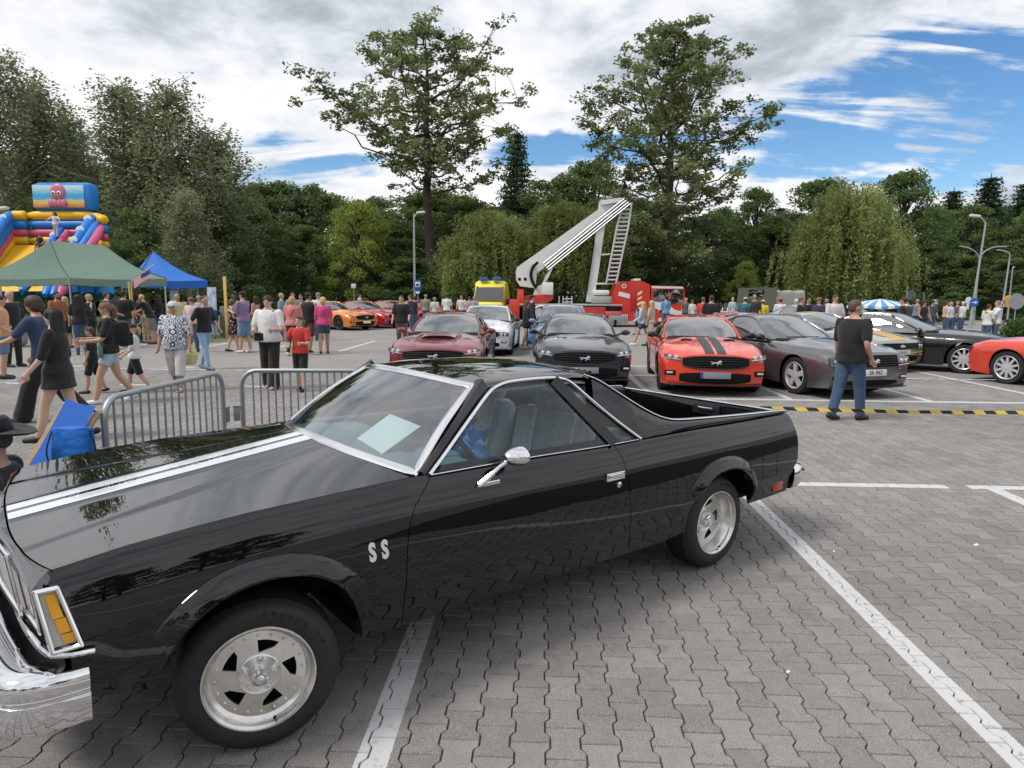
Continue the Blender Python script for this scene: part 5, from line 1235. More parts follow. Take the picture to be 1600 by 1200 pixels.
# crew housing and cab
mb = MB(); fpoly(mb, [(952, 497), (960, 452), (967, 440), (1003, 439), (1015, 445), (1017, 500), (968, 503)], .0, 2.4); mb.build('crew_housing', M_FRED, ft)
mb = MB(); fpoly(mb, [(967, 455.5), (984, 459.5), (984, 466.5), (966, 462)], -.02, .01); mb.build('white_flash', M_FWHITE, ft)
for k in range(5): mb = MB(); fpoly(mb, [(996, 458 + k * 8), (1003, 454 + k * 8), (1003, 458 + k * 8), (996, 462 + k * 8)], -.02, .01); mb.build('warning_stripe', M_YEL if k % 2 else M_FWHITE, ft)
mb = MB(); fbox(mb, (985, 451), (996, 486), -.015, .02, .01); mb.build('crew_door', mat('fire_red_dark', (.40, .022, .015), .4), ft)
mb = MB(); c = P3(974.5, 447, -.02); mb.lathe([(.13, 0), (.13, .02), (.075, .02), (.075, .0)], 18, Matrix(((1, 0, 0), (0, 0, -1), (0, 1, 0))), tuple(c)); mb.build('emblem', M_FWHITE, ft)
mb = MB(); fpoly(mb, [(1017, 446), (1066, 447.5), (1070, 452), (1070.5, 502), (1017, 504)], .05, 2.4); cab = mb.build('cab', M_FRED, ft)
mb = MB(); fpoly(mb, [(1021, 452), (1044, 452.5), (1044, 475), (1021, 472)], .03, .06); mb.build('side_window', M_TINT, cab, smooth=None); mb = MB(); fpoly(mb, [(1046, 452.5), (1067.5, 453), (1068, 474), (1046, 475)], .03, .06); mb.build('side_window', M_TINT, cab, smooth=None)
mb = MB(); fpoly(mb, [(1018, 447), (1066, 448), (1068, 451), (1018, 450.5)], .0, 2.42); mb.build('roof_band', M_FWHITE, cab)
for pts in ([(1018, 470), (1040, 474), (1056, 484), (1070, 488), (1070, 494), (1050, 491), (1018, 480)], [(1030, 497), (1070, 496), (1070, 502), (1030, 502)]): mb = MB(); fpoly(mb, pts, .02, .05); mb.build('white_flash', M_FWHITE, ft)
mb = MB(); fpoly(mb, [(1073, 451), (1077, 452), (1077, 470), (1073, 468)], .1, .3); mb.tube([P3(1066, 449, .2), P3(1075, 451, .2)], .03, 5); mb.build('wing_mirror', M_DARK, ft)
mb = MB(); fbox(mb, (992, 435), (1002, 439), .4, 2.0, .03); mb.build('beacon_bar', M_FWHITE, ft)
for a in (810, 962):
    mb = MB(); x, y = gp(a, 512); mb.tube([P3(a, 500, -.1), (P3(a, 510, -.1)[0], P3(a, 510, -.1)[1], .06)], .07, 6); mb.box((P3(a, 510, -.1)[0], P3(a, 510, -.1)[1], .04), (.55, .5, .08)); mb.build('outrigger', M_DARK, ft)
# ------------------------------------------------------------------ ambulance
am = empty('ambulance', (*gd(768, 41), 0), R_(-90), 'yellow ambulance van facing the camera behind the white coupe', 'ambulance')
M_AY = mat('ambulance_yellow', (.72, .66, .05), .4, coat=.4)
G = []
for u, zt, zb, hw in ((-2.6, 2.45, .35, .98), (-2.5, 2.55, .35, 1.0), (.9, 2.55, .35, 1.0), (1.25, 2.30, .35, .98), (2.0, 1.32, .35, .96), (2.55, 1.12, .35, .92), (2.75, .92, .38, .84), (2.78, .60, .42, .80)):
    zm = zb + (zt - zb) * .55; G.append([(u, s * hw * f, z) for s, f, z in ((-1, .94, zb), (-1, 1, zm), (-1, .88, zt - .12), (-1, .72, zt), (1, .72, zt), (1, .88, zt - .12), (1, 1, zm), (1, .94, zb))])
mb = MB(); mb.grid(G); mb.add(G[-1], [tuple(range(8))]); mb.add(G[0], [tuple(range(8))]); mb.build('body', M_AY, am)
mb = MB(); mb.add([(1.3, -.8, 2.23), (1.3, .8, 2.23), (2.02, .86, 1.36), (2.02, -.86, 1.36)], [(0, 1, 2, 3)]); mb.build('windscreen', M_LAMP, am, smooth=None)
mb = MB(); mb.bbox((2.77, 0, .78), (.06, 1.0, .22), .02); mb.build('grille', M_DARK, am)
for s in (1, -1):
    MB().bbox((2.70, s * .64, .92), (.14, .30, .20), .05).build('headlight', M_LAMPW, am); MB().bbox((1.75, s * 1.08, 1.35), (.14, .22, .34), .04).build('wing_mirror', M_BLACKPL, am); MB().bbox((1.1, s * .4, 2.66), (.35, .5, .16), .04).build('beacon', mat('blue_beacon', (.03, .10, .5), .2, coat=.6), am)
    for u in (-1.7, 1.75): MB().lathe([(0, -.1), (.33, -.1), (.34, 0), (.33, .1), (0, .1)], 20, Matrix(((1, 0, 0), (0, 0, 1), (0, 1, 0))), (u, s * .86, .34)).build('wheel', M_RUBBER, am)
# ------------------------------------------------------------------ army truck
at = empty('army_truck', (*gd(1205, 42), 0), 0, 'grey-green army truck with a canvas canopy under the trees', 'truck')
M_OLIVE = mat('army_paint', (.105, .115, .085), .6); M_CANVAS = mat('canvas', (.27, .28, .25), .9, vary=(1.2, .7, (.20, .21, .185)), bump=(3, .7, .06))
ao = Vector(at.location); AYc = 42.0; aq = plane_xz(AYc)
def ap(px, py, d=0.): x, z = aq(px, py); return (x - ao.x, d, z)
G = []
for px in np.linspace(1173, 1248, 13):
    sagz = .05 * math.cos((px - 1173) / 75 * 2 * math.pi * 4); G.append([(ap(px, 481)[0], d, z) for d, z in ((-.95, ap(px, 480)[2]), (-.98, ap(px, 465)[2]), (-.90, ap(px, 457)[2] + sagz), (-.5, ap(px, 454.5)[2] + sagz), (.5, ap(px, 454.5)[2] + sagz), (.9, ap(px, 457)[2] + sagz), (.98, ap(px, 465)[2]), (.95, ap(px, 480)[2]))])
mb = MB(); mb.grid(G); mb.add(G[0], [tuple(range(8))]); mb.add(G[-1], [tuple(range(8))]); mb.build('canopy', M_CANVAS, at, smooth=50)
mb = MB(); x0, x1 = ap(1160, 0)[0], ap(1247, 0)[0]; mb.bbox(((x0 + x1) / 2, 0, ap(0, 484)[2]), (x1 - x0, 1.95, .45), .03); mb.build('cargo_side', M_OLIVE, at)
mb = MB(); x0, x1 = ap(1158, 0)[0], ap(1204, 0)[0]; mb.prism([(x0, .9), (x0 + .1, 2.25), (x1, 2.3), (x1, .9)], -1.0, 1.0, lambda a, b, h: (a, h, b)); cb_ = mb.build('cab', M_OLIVE, at)
mb = MB(); mb.box(((x0 + x1) / 2 - .3, -1.01, 1.9), (.9, .02, .5)); mb.build('side_window', M_TINT, cb_, smooth=None); mb = MB(); mb.box((x0 - .4, 0, 1.0), (.9, 1.3, .6)); mb.build('bonnet', M_OLIVE, at)
for u in (x0 + .1, x0 + 1.9, x1 + 1.3):
    for s in (1, -1): MB().lathe([(0, -.14), (.48, -.14), (.5, 0), (.48, .14), (0, .14)], 20, Matrix(((1, 0, 0), (0, 0, 1), (0, 1, 0))), (u, s * .85, .5)).build('wheel', M_RUBBER, at)
# ------------------------------------------------------------------ tents and slide
M_TGREEN = mat('tent_green', (.115, .185, .150), .75, vary=(1.1, .5, (.09, .15, .12)), bump=(2.5, .35, .05)); M_TBLUE = mat('tent_blue', (.015, .13, .50), .6, bump=(2.5, .35, .05))
M_SEAM = mat('tent_seam', (.03, .05, .04), .8)
def pavilion(name, label, corners, ridge, m, eave, val, pole, legs=True, seam=None):
    """corners: four ground points; ridge: two (or one) top points"""
    cx = sum(c[0] for c in corners) / 4; cy = sum(c[1] for c in corners) / 4; root = empty(name, (cx, cy, 0), 0, label, 'tent')
    cs = [np.array((c[0] - cx, c[1] - cy, eave)) for c in corners]; rs = [np.array((r[0] - cx, r[1] - cy, r[2])) for r in ridge]
    r0, r1 = rs[0], rs[-1]
    faces = [(cs[0], cs[1], r0, r1), (cs[1], cs[2], r1, r1), (cs[2], cs[3], r1, r0), (cs[3], cs[0], r0, r0)]
    mb = MB()
    for a, b, ta, tb in faces:
        G = []
        for k in range(11):
            t = k / 10; s = t ** .9
            row = []
            for j in range(13):
                q = j / 12; lo = a * (1 - q) + b * q; hi = ta * (1 - q) + tb * q; p = lo * (1 - s) + hi * s; p[2] -= .34 * (eave * .45) * math.sin(math.pi * s) * (.55 + .45 * abs(2 * q - 1)) * .5 + .05 * math.sin(math.pi * q) * (1 - s); row.append(p)
            G.append(row)
        mb.grid(G)
        mb.grid([[a * (1 - q) + b * q - np.array((0, 0, .05 * math.sin(math.pi * q) + v)) + np.array((0, 0, .012 * math.sin(q * 40))) for v in (0, val / 2, val)] for q in np.linspace(0, 1, 13)])
    cp = mb.build('canopy', m, root, smooth=40)
    mb = MB()
    for a, b, ta, tb in faces[:2]:
        for q, (lo, hi) in enumerate(((a, ta), (b, tb))):
            pts = []
            for s in np.linspace(0.02, 1, 9): p = lo * (1 - s) + hi * s; p[2] -= .34 * (eave * .45) * math.sin(math.pi * s) * .5 - .012; pts.append(p)
            mb.tube(pts, .012, 4)
    mb.build('seam', seam or M_SEAM, cp)
    if legs:
        for c in cs: MB().tube([(c[0] * .98, c[1] * .98, 0), (c[0] * .98, c[1] * .98, eave)], .022, 6).build('pole', M_ALUP, root)
    return root
A_ = gd(110, 22.4); B_ = gd(262, 22.6); Cc = gd(-45, 25.2)
A_, B_, Cc = np.array(A_), np.array(B_), np.array(Cc)
def rp(px, py, Y): x, y = gd(px, Y); return (x, y, hz(px, py, Y))
pavilion('market_tent', 'large green pavilion tent in front of the inflatable slide', [tuple(A_), tuple(B_), tuple(B_ + Cc - A_), tuple(Cc)], [rp(85, 376, 23.9), rp(170, 384, 24.1)], M_TGREEN, 2.22, .24, .03)
bt = [gd(205, 26.5), gd(325, 27.5), gd(310, 30.5), gd(190, 29.8)]
pavilion('market_tent', 'blue pavilion tent right of the green one', bt, [rp(243, 392, 28.3)], M_TBLUE, 2.25, .30, .03)
for px, lb in ((272, 'white roll-up banner at the left front pole of the blue tent'), (331, 'white roll-up banner at the right front pole of the blue tent')):
    x, y = gd(px, 27.2); e = empty('rollup_banner', (x, y, 0), 0, lb, 'banner'); MB().bbox((0, 0, 1.02), (.36 if px > 300 else .34, .02, 1.9), .005).build('banner_sheet', mat('banner_print', (.62, .66, .72), .5, vary=(5, .8, (.10, .22, .50))), e); MB().bbox((0, 0, .05), (.45, .16, .09), .02).build('foot', M_ALUP, e)
# inflatable slide
SY = 33.0; sq = plane_xz(SY); sl_ = empty('inflatable_slide', (*gd(85, SY + 1.5), 0), 0, 'tall yellow, blue and pink inflatable slide behind the green tent', 'inflatable slide'); so_ = Vector(sl_.location)
PVC = lambda n, c: mat('pvc_' + n, c, .38, bump=(1.5, .5, .05)); M_SY, M_SB, M_SP, M_SW = PVC('yellow', (.80, .45, .02)), PVC('blue', (.015, .19, .62)), PVC('pink', (.58, .10, .22)), PVC('white', (.70, .76, .80))
def S3(px, py, d=0.): x, z = gd(px, SY + d)[0], hz(px, py, SY + d); return np.array((x - so_.x, SY + d - so_.y, z))
def itube(nm, pts, r, m): 
    k = max(12, len(pts) * 6); c = catmull(pts, k); rr = np.full(k, r); rr[0] = rr[-1] = r * .55; rr[1] = rr[-2] = r * .88; return MB().tube(c, rr, 14).build(nm, m, sl_, smooth=60)
U = SY / FPX
for nm, py, r, m in (('back_tube', 337, 8.2, M_SY), ('back_tube', 351, 7.4, M_SB), ('back_tube', 363.5, 6.4, M_SP), ('back_tube', 376, 7, M_SY), ('back_tube', 390, 8, M_SY)):
    itube(nm, [S3(55, py, 2.6), S3(158, py, 2.6)], r * U, m); itube(nm, [S3(28, py, 2.3), S3(53, py, 2.5)], r * U, m); itube(nm, [S3(156, py + 2, 2.4), S3(173, py + 8, 2.0)], r * U, m)
for off, m, r in ((0, M_SB, 8.0), (15, M_SB, 7.5), (28, M_SP, 7.0), (42, M_SY, 8.0)):
    itube('side_tube', [S3(27, 333 + off, 2.2), S3(5, 362 + off, 1.0), S3(-30, 408 + off, -.8), S3(-75, 462 + off * .2, -2.6)], r * U, m)
for dx, m, r in ((0, M_SB, 7.5), (12, M_SB, 6.5), (22, M_SP, 6.5)):
    itube('side_tube', [S3(154 + dx * .55, 338 + dx * .7, 2.0), S3(132 + dx, 368 + dx * .3, .8), S3(100 + dx, 415, -.6), S3(70 + dx, 462, -2.4)], r * U, m)
itube('divider_tube', [S3(105, 358, 2.2), S3(88, 378, 1.0), S3(62, 412, -.4), S3(34, 455, -2.2)], 6.5 * U, M_SB); itube('divider_tube', [S3(114, 362, 2.2), S3(98, 382, 1.0), S3(72, 416, -.4)], 5.5 * U, M_SP)
for px0, px1, nm in ((30, 96, 'slide_lane'), (106, 150, 'slide_lane')):
    G = [[S3(px0 * (1 - q) + px1 * q - t * 62, 383 + t * 72, 2.0 - t * 4.2) for q in np.linspace(0, 1, 5)] for t in np.linspace(0, 1, 9)]; MB().grid(G).build(nm, M_SY, sl_)
mb = MB()
for px in np.linspace(-20, 165, 9): mb.tube([S3(px, 462, 1.5), S3(px, 395, 2.4)], .45, 8)
mb.build('base_cushion', M_SB, sl_)
a, b = S3(61, 329, 2.3), S3(152, 284, 2.3)
mb = MB(); mb.bbox(((a[0] + b[0]) / 2, a[1] + .45, (a[2] + b[2]) / 2), (abs(b[0] - a[0]), .9, abs(b[2] - a[2])), .28); pn = mb.build('picture_panel', M_SB, sl_)
def picmat():
    m = bpy.data.materials.new('sea_picture'); m.use_nodes = True; nt = m.node_tree; p = nt.nodes['Principled BSDF']; p.inputs['Roughness'].default_value = .4
    t = nt.nodes.new('ShaderNodeTexCoord'); s = nt.nodes.new('ShaderNodeSeparateXYZ'); nt.links.new(t.outputs['Generated'], s.inputs[0]); n = nt.nodes.new('ShaderNodeTexNoise'); n.inputs['Scale'].default_value = 6; nt.links.new(t.outputs['Generated'], n.inputs['Vector'])
    ma = nt.nodes.new('ShaderNodeMath'); ma.operation = 'MULTIPLY_ADD'; nt.links.new(n.outputs['Fac'], ma.inputs[0]); ma.inputs[1].default_value = .22; nt.links.new(s.outputs[2], ma.inputs[2])
    r = nt.nodes.new('ShaderNodeValToRGB'); nt.links.new(ma.outputs[0], r.inputs[0]); e = r.color_ramp.elements; e[0].position = .15; e[0].color = (.55, .16, .10, 1); e[1].position = 1.1 if False else 1.0; e[1].color = (.50, .72, .80, 1)
    for po, c in ((.30, (.75, .45, .08, 1)), (.42, (.70, .55, .25, 1)), (.47, (.10, .42, .62, 1)), (.65, (.03, .38, .66, 1))): x = e.new(po); x.color = c
    nt.links.new(r.outputs[0], p.inputs['Base Color']); return m
G = []; yb = a[1] - .012
for i in range(9):
    t = i / 8; G.append([((a[0] * (1 - q) + b[0] * q) * .93 + .07 * (a[0] + b[0]) / 2, yb - .03 * math.sin(math.pi * q) * math.sin(math.pi * t), (a[2] + .16) * (1 - t) + (b[2] - .16) * t) for q in np.linspace(0, .93, 9)])
MB().grid(G).build('sea_picture', picmat(), pn)
cx, cz = (a[0] + b[0]) / 2 - .15, (a[2] + b[2]) / 2
M_OCT = mat('octopus_pink', (.55, .16, .24), .4)
def disc(nm, x, z, rx, rz_, m, y=.05, n=18): return MB().lathe([(1, -.02), (.95, .02), (.6, .05), (0, .06)], n, Matrix(((rx, 0, 0), (0, 0, -1), (0, rz_, 0))), (x, yb - y, z)).build(nm, m, pn, smooth=60)
disc('octopus_head', cx + .05, cz + .22, .42, .42, M_OCT)
for k, dx in enumerate((-.34, -.12, .12, .34)): disc('octopus_arm', cx + dx, cz - .36, .17, .20, M_OCT)
for dx in (-.14, .16): disc('octopus_eye', cx + dx, cz + .14, .11, .12, M_SW, .10); disc('octopus_pupil', cx + dx + .01, cz + .13, .05, .06, M_DARK, .15)
DOT = [catmull([S3(27, 333, 2.2), S3(5, 362, 1.0), S3(-30, 408, -.8), S3(-75, 462, -2.6)], 40), catmull([S3(154, 338, 2.0), S3(132, 368, .8), S3(100, 415, -.6), S3(70, 462, -2.4)], 40), catmull([S3(105, 358, 2.2), S3(88, 378, 1.0), S3(62, 412, -.4)], 40)]
for q, i, dd in ((0, 3, .24), (0, 9, .24), (1, 2, .235), (1, 8, .235), (1, 13, .235), (2, 10, .20)):
    p = DOT[q][i] + np.array((0, -dd, .04)); MB().lathe([(.22, 0), (.2, .04), (0, .06)], 14, Matrix(((1, 0, 0), (0, 0, -1), (0, .8, 0))), tuple(p)).build('white_spot', M_SW, sl_)
e = MB().bbox((0, 0, .48), (.62, .62, .95), .12); x_, y_ = gd(14, 21); br_ = e.build('wire_box', mat('wire_grey', (.30, .34, .33), .5), None); br_.location = (x_, y_, 0); tag(br_, 'pale grey cage box on the grass behind the bald biker', 'crate')
# ------------------------------------------------------------------ barriers, tape, lamps, signs and small things
def barrier(p0, p1, label, n):
    p0, p1 = np.array(p0), np.array(p1); L = float(np.linalg.norm(p1 - p0)); an = math.atan2(*(p1 - p0)[::-1]); root = empty('crowd_barrier', (*p0, 0), an, label, 'barrier', 'crowd barriers beside the black pickup')
    H0, rb = 1.10, .14; r = .021
    loop = [(0, 0, .10)] + [(0, 0, H0 - rb)] + [(rb - rb * math.cos(t), 0, H0 - rb + rb * math.sin(t)) for t in np.linspace(.2, 1.37, 5)] + [(rb, 0, H0), (L - rb, 0, H0)] + [(L - rb + rb * math.sin(t), 0, H0 - rb + rb * math.cos(t)) for t in np.linspace(.2, 1.37, 5)] + [(L, 0, H0 - rb), (L, 0, .10)]
    MB().tube(loop, r, 10).tube([(0, 0, .17), (L, 0, .17)], r * .9, 8).build('frame', M_GALV, root, smooth=50)
    for k in range(n): x = .10 + (L - .20) * k / (n - 1); MB().tube([(x, 0, .17), (x, 0, H0 - .01)], .0085, 7).build('bar', M_GALV, root, smooth=60)
    for x in (.15, L - .15): MB().tube([(x, -.28, .0), (x, -.24, .03), (x, 0, .12), (x, .24, .03), (x, .28, 0)], .018, 7).build('foot', M_GALV, root)
    for x, s in ((-.035, -1), (L + .035, 1)): MB().bbox((x, 0, .78), (.09, .045, .018), .004).bbox((x + s * .02, 0, .71), (.05, .035, .13), .006).build('coupling', M_GALV, root)
    for x in (0, L): MB().bbox((x + (.06 if x == 0 else -.06), 0, .20), (.09, .05, .05), .01).build('bracket', M_GALV, root)
    return root
bA = (gd(148, 4.20)); bB = gd(340, 5.72); bC = gd(371, 5.86); bD = gd(572, 5.98)
barrier(bA, bB, 'steel crowd barrier nearer the camera, with a bag hung on its left post', 15)
barrier(bC, bD, 'steel crowd barrier running on behind the black pickup windscreen', 15)
# deck chair behind the bonnet
M_WOOD = mat('pale_pine', (.62, .46, .27), .6, vary=(14, .6, (.50, .35, .19))); M_SLING = mat('sling_blue', (.012, .10, .44), .8, bump=(60, .3, .004))
def pz(px, py, Y): x, y = gd(px, Y); return np.array((x, y, hz(px, py, Y)))
a0, b0 = pz(90, 629, 4.42), pz(140, 643, 4.16); dn = pz(45, 690, 4.34) - a0; k_ = (a0[2] - .03) / -dn[2]; cx_, cy_ = gd(60, 4.3)
dc = empty('deck_chair', (cx_, cy_, 0), 0, 'blue fabric deck chair with pale wooden bars behind the bonnet', 'deck chair'); c0_ = np.array((cx_, cy_, 0))
def dbar(nm, p, q, w, d): m_ = MB(); bar(p - c0_, q - c0_, w, d, m_); return m_.build(nm, M_WOOD, dc, smooth=None)
a1, b1 = a0 + dn * k_, b0 + dn * ((b0[2] - .03) / -dn[2])
dbar('frame_bar', a0, a1, .032, .024); dbar('frame_bar', b0, b1, .032, .024)
rv = np.array((-dn[0], dn[1], dn[2])); am_, bm__ = a0 * .52 + a1 * .48, b0 * .52 + b1 * .48; h_ = am_[2] / -rv[2]
dbar('frame_bar', am_ - rv * .55, am_ + rv * (h_ - .1), .042, .026); dbar('frame_bar', bm__ - rv * .55, bm__ + rv * (h_ - .1), .042, .026); dbar('cross_bar', a0, b0, .018, .018)
G = []
for t in np.linspace(-.012, .62, 16):
    p, q = a0 * (1 - t) + a1 * t, b0 * (1 - t) + b1 * t; sag = -.11 * math.sin(math.pi * t / .62) ** 1.0
    G.append([p * (1 - u_) + q * u_ - c0_ + np.array((.3 * sag, .2 * sag - .034, sag + .022 - .012 * math.sin(math.pi * u_))) for u_ in np.linspace(.07, .99, 9)])
sg_ = MB().grid(G).build('sling', M_SLING, dc)
G = np.array(G); o_ = G[3][4]; ex_ = G[3][8] - G[3][0]; ey_ = G[1][4] - G[5][4]; mb = MB(); M__ = frame(o_ , ex_, ey_); nrm = Vector((M__[0][2], M__[1][2], M__[2][2])); sgn_ = 1 if nrm.y < 0 else -1
mb.add(*text_mesh('Powiatowy cyklista w Bieg', .021, frame(Vector(o_) + nrm * .012 * sgn_ + Vector(c0_) * 0, ex_, ey_), .0006)); mb.build('lettering', M_WHITEP, sg_, smooth=None)
bx, by = gd(96, 4.02)
sack = empty('bag', (bx, by, 0), R_(12), 'blue drawstring bag hanging on the left end of the near crowd barrier', 'bag', None)
G = []
for z, w, d in ((.60, .03, .02), (.62, .11, .06), (.69, .135, .08), (.79, .125, .07), (.88, .118, .05), (.945, .112, .032)): G.append([(w * math.copysign(abs(math.cos(t)) ** .6, math.cos(t)) + .004 * math.sin(7 * t + z * 20), d * math.sin(t), z + .006 * math.sin(5 * t)) for t in np.linspace(0, 2 * np.pi, 28, endpoint=False)])
mb = MB().grid(G, closev=True); mb.add(G[0], [tuple(range(28))]); mb.add(G[-1], [tuple(range(28))]); mb.build('sack', mat('bag_blue', (.008, .13, .52), .5, bump=(18, .8, .015)), sack, smooth=60)
for q in ([(-.11, -.02, .93), (-.135, -.05, .80), (-.10, -.04, .64)], [(.11, -.02, .93), (.14, -.04, .78), (.09, -.03, .63)]): MB().tube(catmull(q, 9), .005, 5).build('drawstring', M_INK, sack)
# striped tape across the far side of the aisle, tied to two short posts
tx0, ty0 = 2.55, 8.05; tx1, ty1 = 8.3, 8.75
def tapem():
    m = bpy.data.materials.new('warning_tape'); m.use_nodes = True; nt = m.node_tree; p = nt.nodes['Principled BSDF']; p.inputs['Roughness'].default_value = .4
    t = nt.nodes.new('ShaderNodeTexCoord'); s = nt.nodes.new('ShaderNodeSeparateXYZ'); nt.links.new(t.outputs['Object'], s.inputs[0])
    a = nt.nodes.new('ShaderNodeMath'); a.operation = 'MULTIPLY_ADD'; nt.links.new(s.outputs[2], a.inputs[0]); a.inputs[1].default_value = 1.0; nt.links.new(s.outputs[0], a.inputs[2])
    b = nt.nodes.new('ShaderNodeMath'); b.operation = 'MULTIPLY'; nt.links.new(a.outputs[0], b.inputs[0]); b.inputs[1].default_value = 3.55
    f = nt.nodes.new('ShaderNodeMath'); f.operation = 'FRACT'; nt.links.new(b.outputs[0], f.inputs[0]); g_ = nt.nodes.new('ShaderNodeMath'); g_.operation = 'GREATER_THAN'; nt.links.new(f.outputs[0], g_.inputs[0]); g_.inputs[1].default_value = .5
    x = nt.nodes.new('ShaderNodeMix'); x.data_type = 'RGBA'; nt.links.new(g_.outputs[0], x.inputs[0]); x.inputs[6].default_value = (.02, .02, .022, 1); x.inputs[7].default_value = (.78, .56, .06, 1); nt.links.new(x.outputs[2], p.inputs['Base Color']); return m
tp0 = np.array((*gd(1180, 8.4), hz(1180, 637, 8.4))); tp1 = np.array((*gd(1690, 8.7), hz(1690, 645, 8.7)))
L = float(np.linalg.norm((tp1 - tp0)[:2])); tape = empty('barrier_tape', (tp0[0], tp0[1], 0), math.atan2(tp1[1] - tp0[1], tp1[0] - tp0[0]), 'yellow and black striped tape stretched low across the paving', 'tape')
mb = MB(); G = [[(x, .012 * math.sin(x * 2.3) * k, tp0[2] + (tp1[2] - tp0[2]) * x / L - .02 * math.sin(math.pi * x / L) + (k - .5) * .044) for k in (0, 1)] for x in np.linspace(0, L, 40)]; mb.grid(G); mb.build('tape_strip', tapem(), tape, smooth=None)
for x, p in ((0, tp0), (L, tp1)): MB().tube([(x, 0, 0), (x, 0, p[2] + .03)], .016, 8).lathe([(.14, 0), (.13, .03), (.03, .05), (0, .05)], 16, None, (x, 0, 0)).build('stake', M_YEL, tape)
# street lamps
M_POLE = mat('lamp_pole', (.42, .44, .45), .5, metal=.6, vary=(2, .5, (.34, .36, .37))); M_LANT = mat('lantern_white', (.62, .64, .66), .35)
def lamp(px, Y, top, label, arm, head=True, lean=0., arms2=None, r=.075):
    x, y = gd(px, Y); Ht = hz(px, top, Y); root = empty('street_lamp', (x, y, 0), 0, label, 'street lamp'); u = Y / FPX
    MB().tube([(0, 0, 0), (lean * .12, 0, Ht * .12), (lean, 0, Ht)], [r * 1.25, r, r * .62], 10).build('pole', M_POLE, root)
    pts = [(lean, 0, Ht - .1)] + [(lean + a * u, 0, Ht + b * u) for a, b in arm]
    MB().tube(catmull(pts, 14), .04, 7).build('arm', M_POLE, root)
    if head: e = pts[-1]; sg = 1 if arm[-1][0] > 0 else -1; MB().bbox((e[0] + sg * .22, 0, e[2]), (.62, .26, .16), .07, M=Matrix.Rotation(R_(-6 * sg), 3, 'Y')).build('lantern', M_LANT, root)
    if arms2:
        for pp in arms2: MB().tube(catmull([(lean * .55, 0, Ht * .62)] + [(lean * .55 + a * u, 0, Ht * .62 + b * u) for a, b in pp], 16), .035, 7).build('arm', M_POLE, root)
    return root
lamp(648, 47, 334, 'tall street lamp standing behind the blue bus stop sign', [(1, -4), (6, 2)], r=.09)
lamp(1519, 42, 347, 'tallest street lamp on the right, bent head over the double arms', [(-4, 3), (-11, 9)], lean=.35)
lamp(1524, 47, 402, 'double-armed street lamp with two curved bare arms beside the tallest one', [(6, 8), (20, 15), (38, 16)], head=False)
for o in ():
    pass
la = bpy.data.objects.get('street_lamp.002'); Ht = hz(1524, 402, 47); MB().tube(catmull([(0, 0, Ht - .1), (-.25, 0, Ht + .3), (-.8, 0, Ht + .62), (-1.4, 0, Ht + .72)], 14), .04, 7).build('arm', M_POLE, la)
lamp(1566, 46, 402, 'single curved street lamp over the pedestrian sign on the right', [(-1, 5), (-8, 9), (-20, 11)], head=False, lean=.2)
lamp(1577, 50, 420, 'short pale post next to the single curved street lamp', [(.5, 2), (3, 3)], head=False, r=.06)
lamp(1, 30, 327, 'street lamp head at the far left edge beside the slide', [(3, 1), (6, 1)], r=.06)
# signs
M_SIGNB = mat('sign_blue', (.015, .10, .46), .4); M_SIGNW = mat('sign_white', (.66, .68, .70), .45); M_SIGNG = mat('sign_back_grey', (.26, .28, .30), .5)
def post(root, h, r=.03): MB().tube([(0, 0, 0), (0, 0, h)], r, 8).build('post', M_POLE, root)
x, y = gd(653, 46); s = empty('bus_stop_sign', (x, y, 0), 0, 'blue bus stop sign on a post in front of the tall lamp', 'sign'); u = 46 / FPX; post(s, hz(653, 438, 46))
zt, zb = hz(653, 438, 46), hz(653, 454, 46); MB().bbox((0, -.05, (zt + zb) / 2), (11 * u, .03, zt - zb), .02).build('panel', M_SIGNB, s); MB().bbox((0, -.07, (zt + zb) / 2 + .06), (7.5 * u, .02, (zt - zb) * .48), .01).build('white_field', M_SIGNW, s)
mb = MB(); mb.bbox((0, -.085, (zt + zb) / 2 + .05), (5 * u, .02, .12), .03); mb.bbox((-.05, -.085, (zt + zb) / 2 + .0), (.03, .02, .10), .01); mb.build('bus_symbol', M_INK, s); MB().bbox((0, -.05, zb - .14), (6 * u, .03, .16), .01).build('small_plate', M_SIGNW, s)
x, y = gd(1565, 41); s = empty('pedestrian_sign', (x, y, 0), 0, 'square blue pedestrian crossing sign on the right', 'sign'); u = 41 / FPX; zc_ = hz(1565, 475, 41); post(s, zc_); MB().bbox((0, -.05, zc_), (8.5 * u, .03, 10.5 * u), .01).build('panel', M_SIGNB, s)
MB().prism([(-.15, -.16), (.15, -.16), (0, .17)], -.09, -.07, lambda a, b, h: (a, h, zc_ + b)).build('white_triangle', M_SIGNW, s, smooth=None); mb = MB(); mb.tube([(-.03, -.1, zc_ - .12), (.0, -.1, zc_ - .02), (.0, -.1, zc_ + .05)], .02, 5); mb.tube([(.05, -.1, zc_ - .12), (.0, -.1, zc_ - .02)], .018, 5); mb.build('walker', M_INK, s)
x, y = gd(1522, 40.5); s = empty('direction_sign', (x, y, 0), 0, 'round blue arrow sign on the foot of the double-armed lamp', 'sign'); zc_ = hz(1522, 472.5, 40.5); post(s, zc_ + .2)
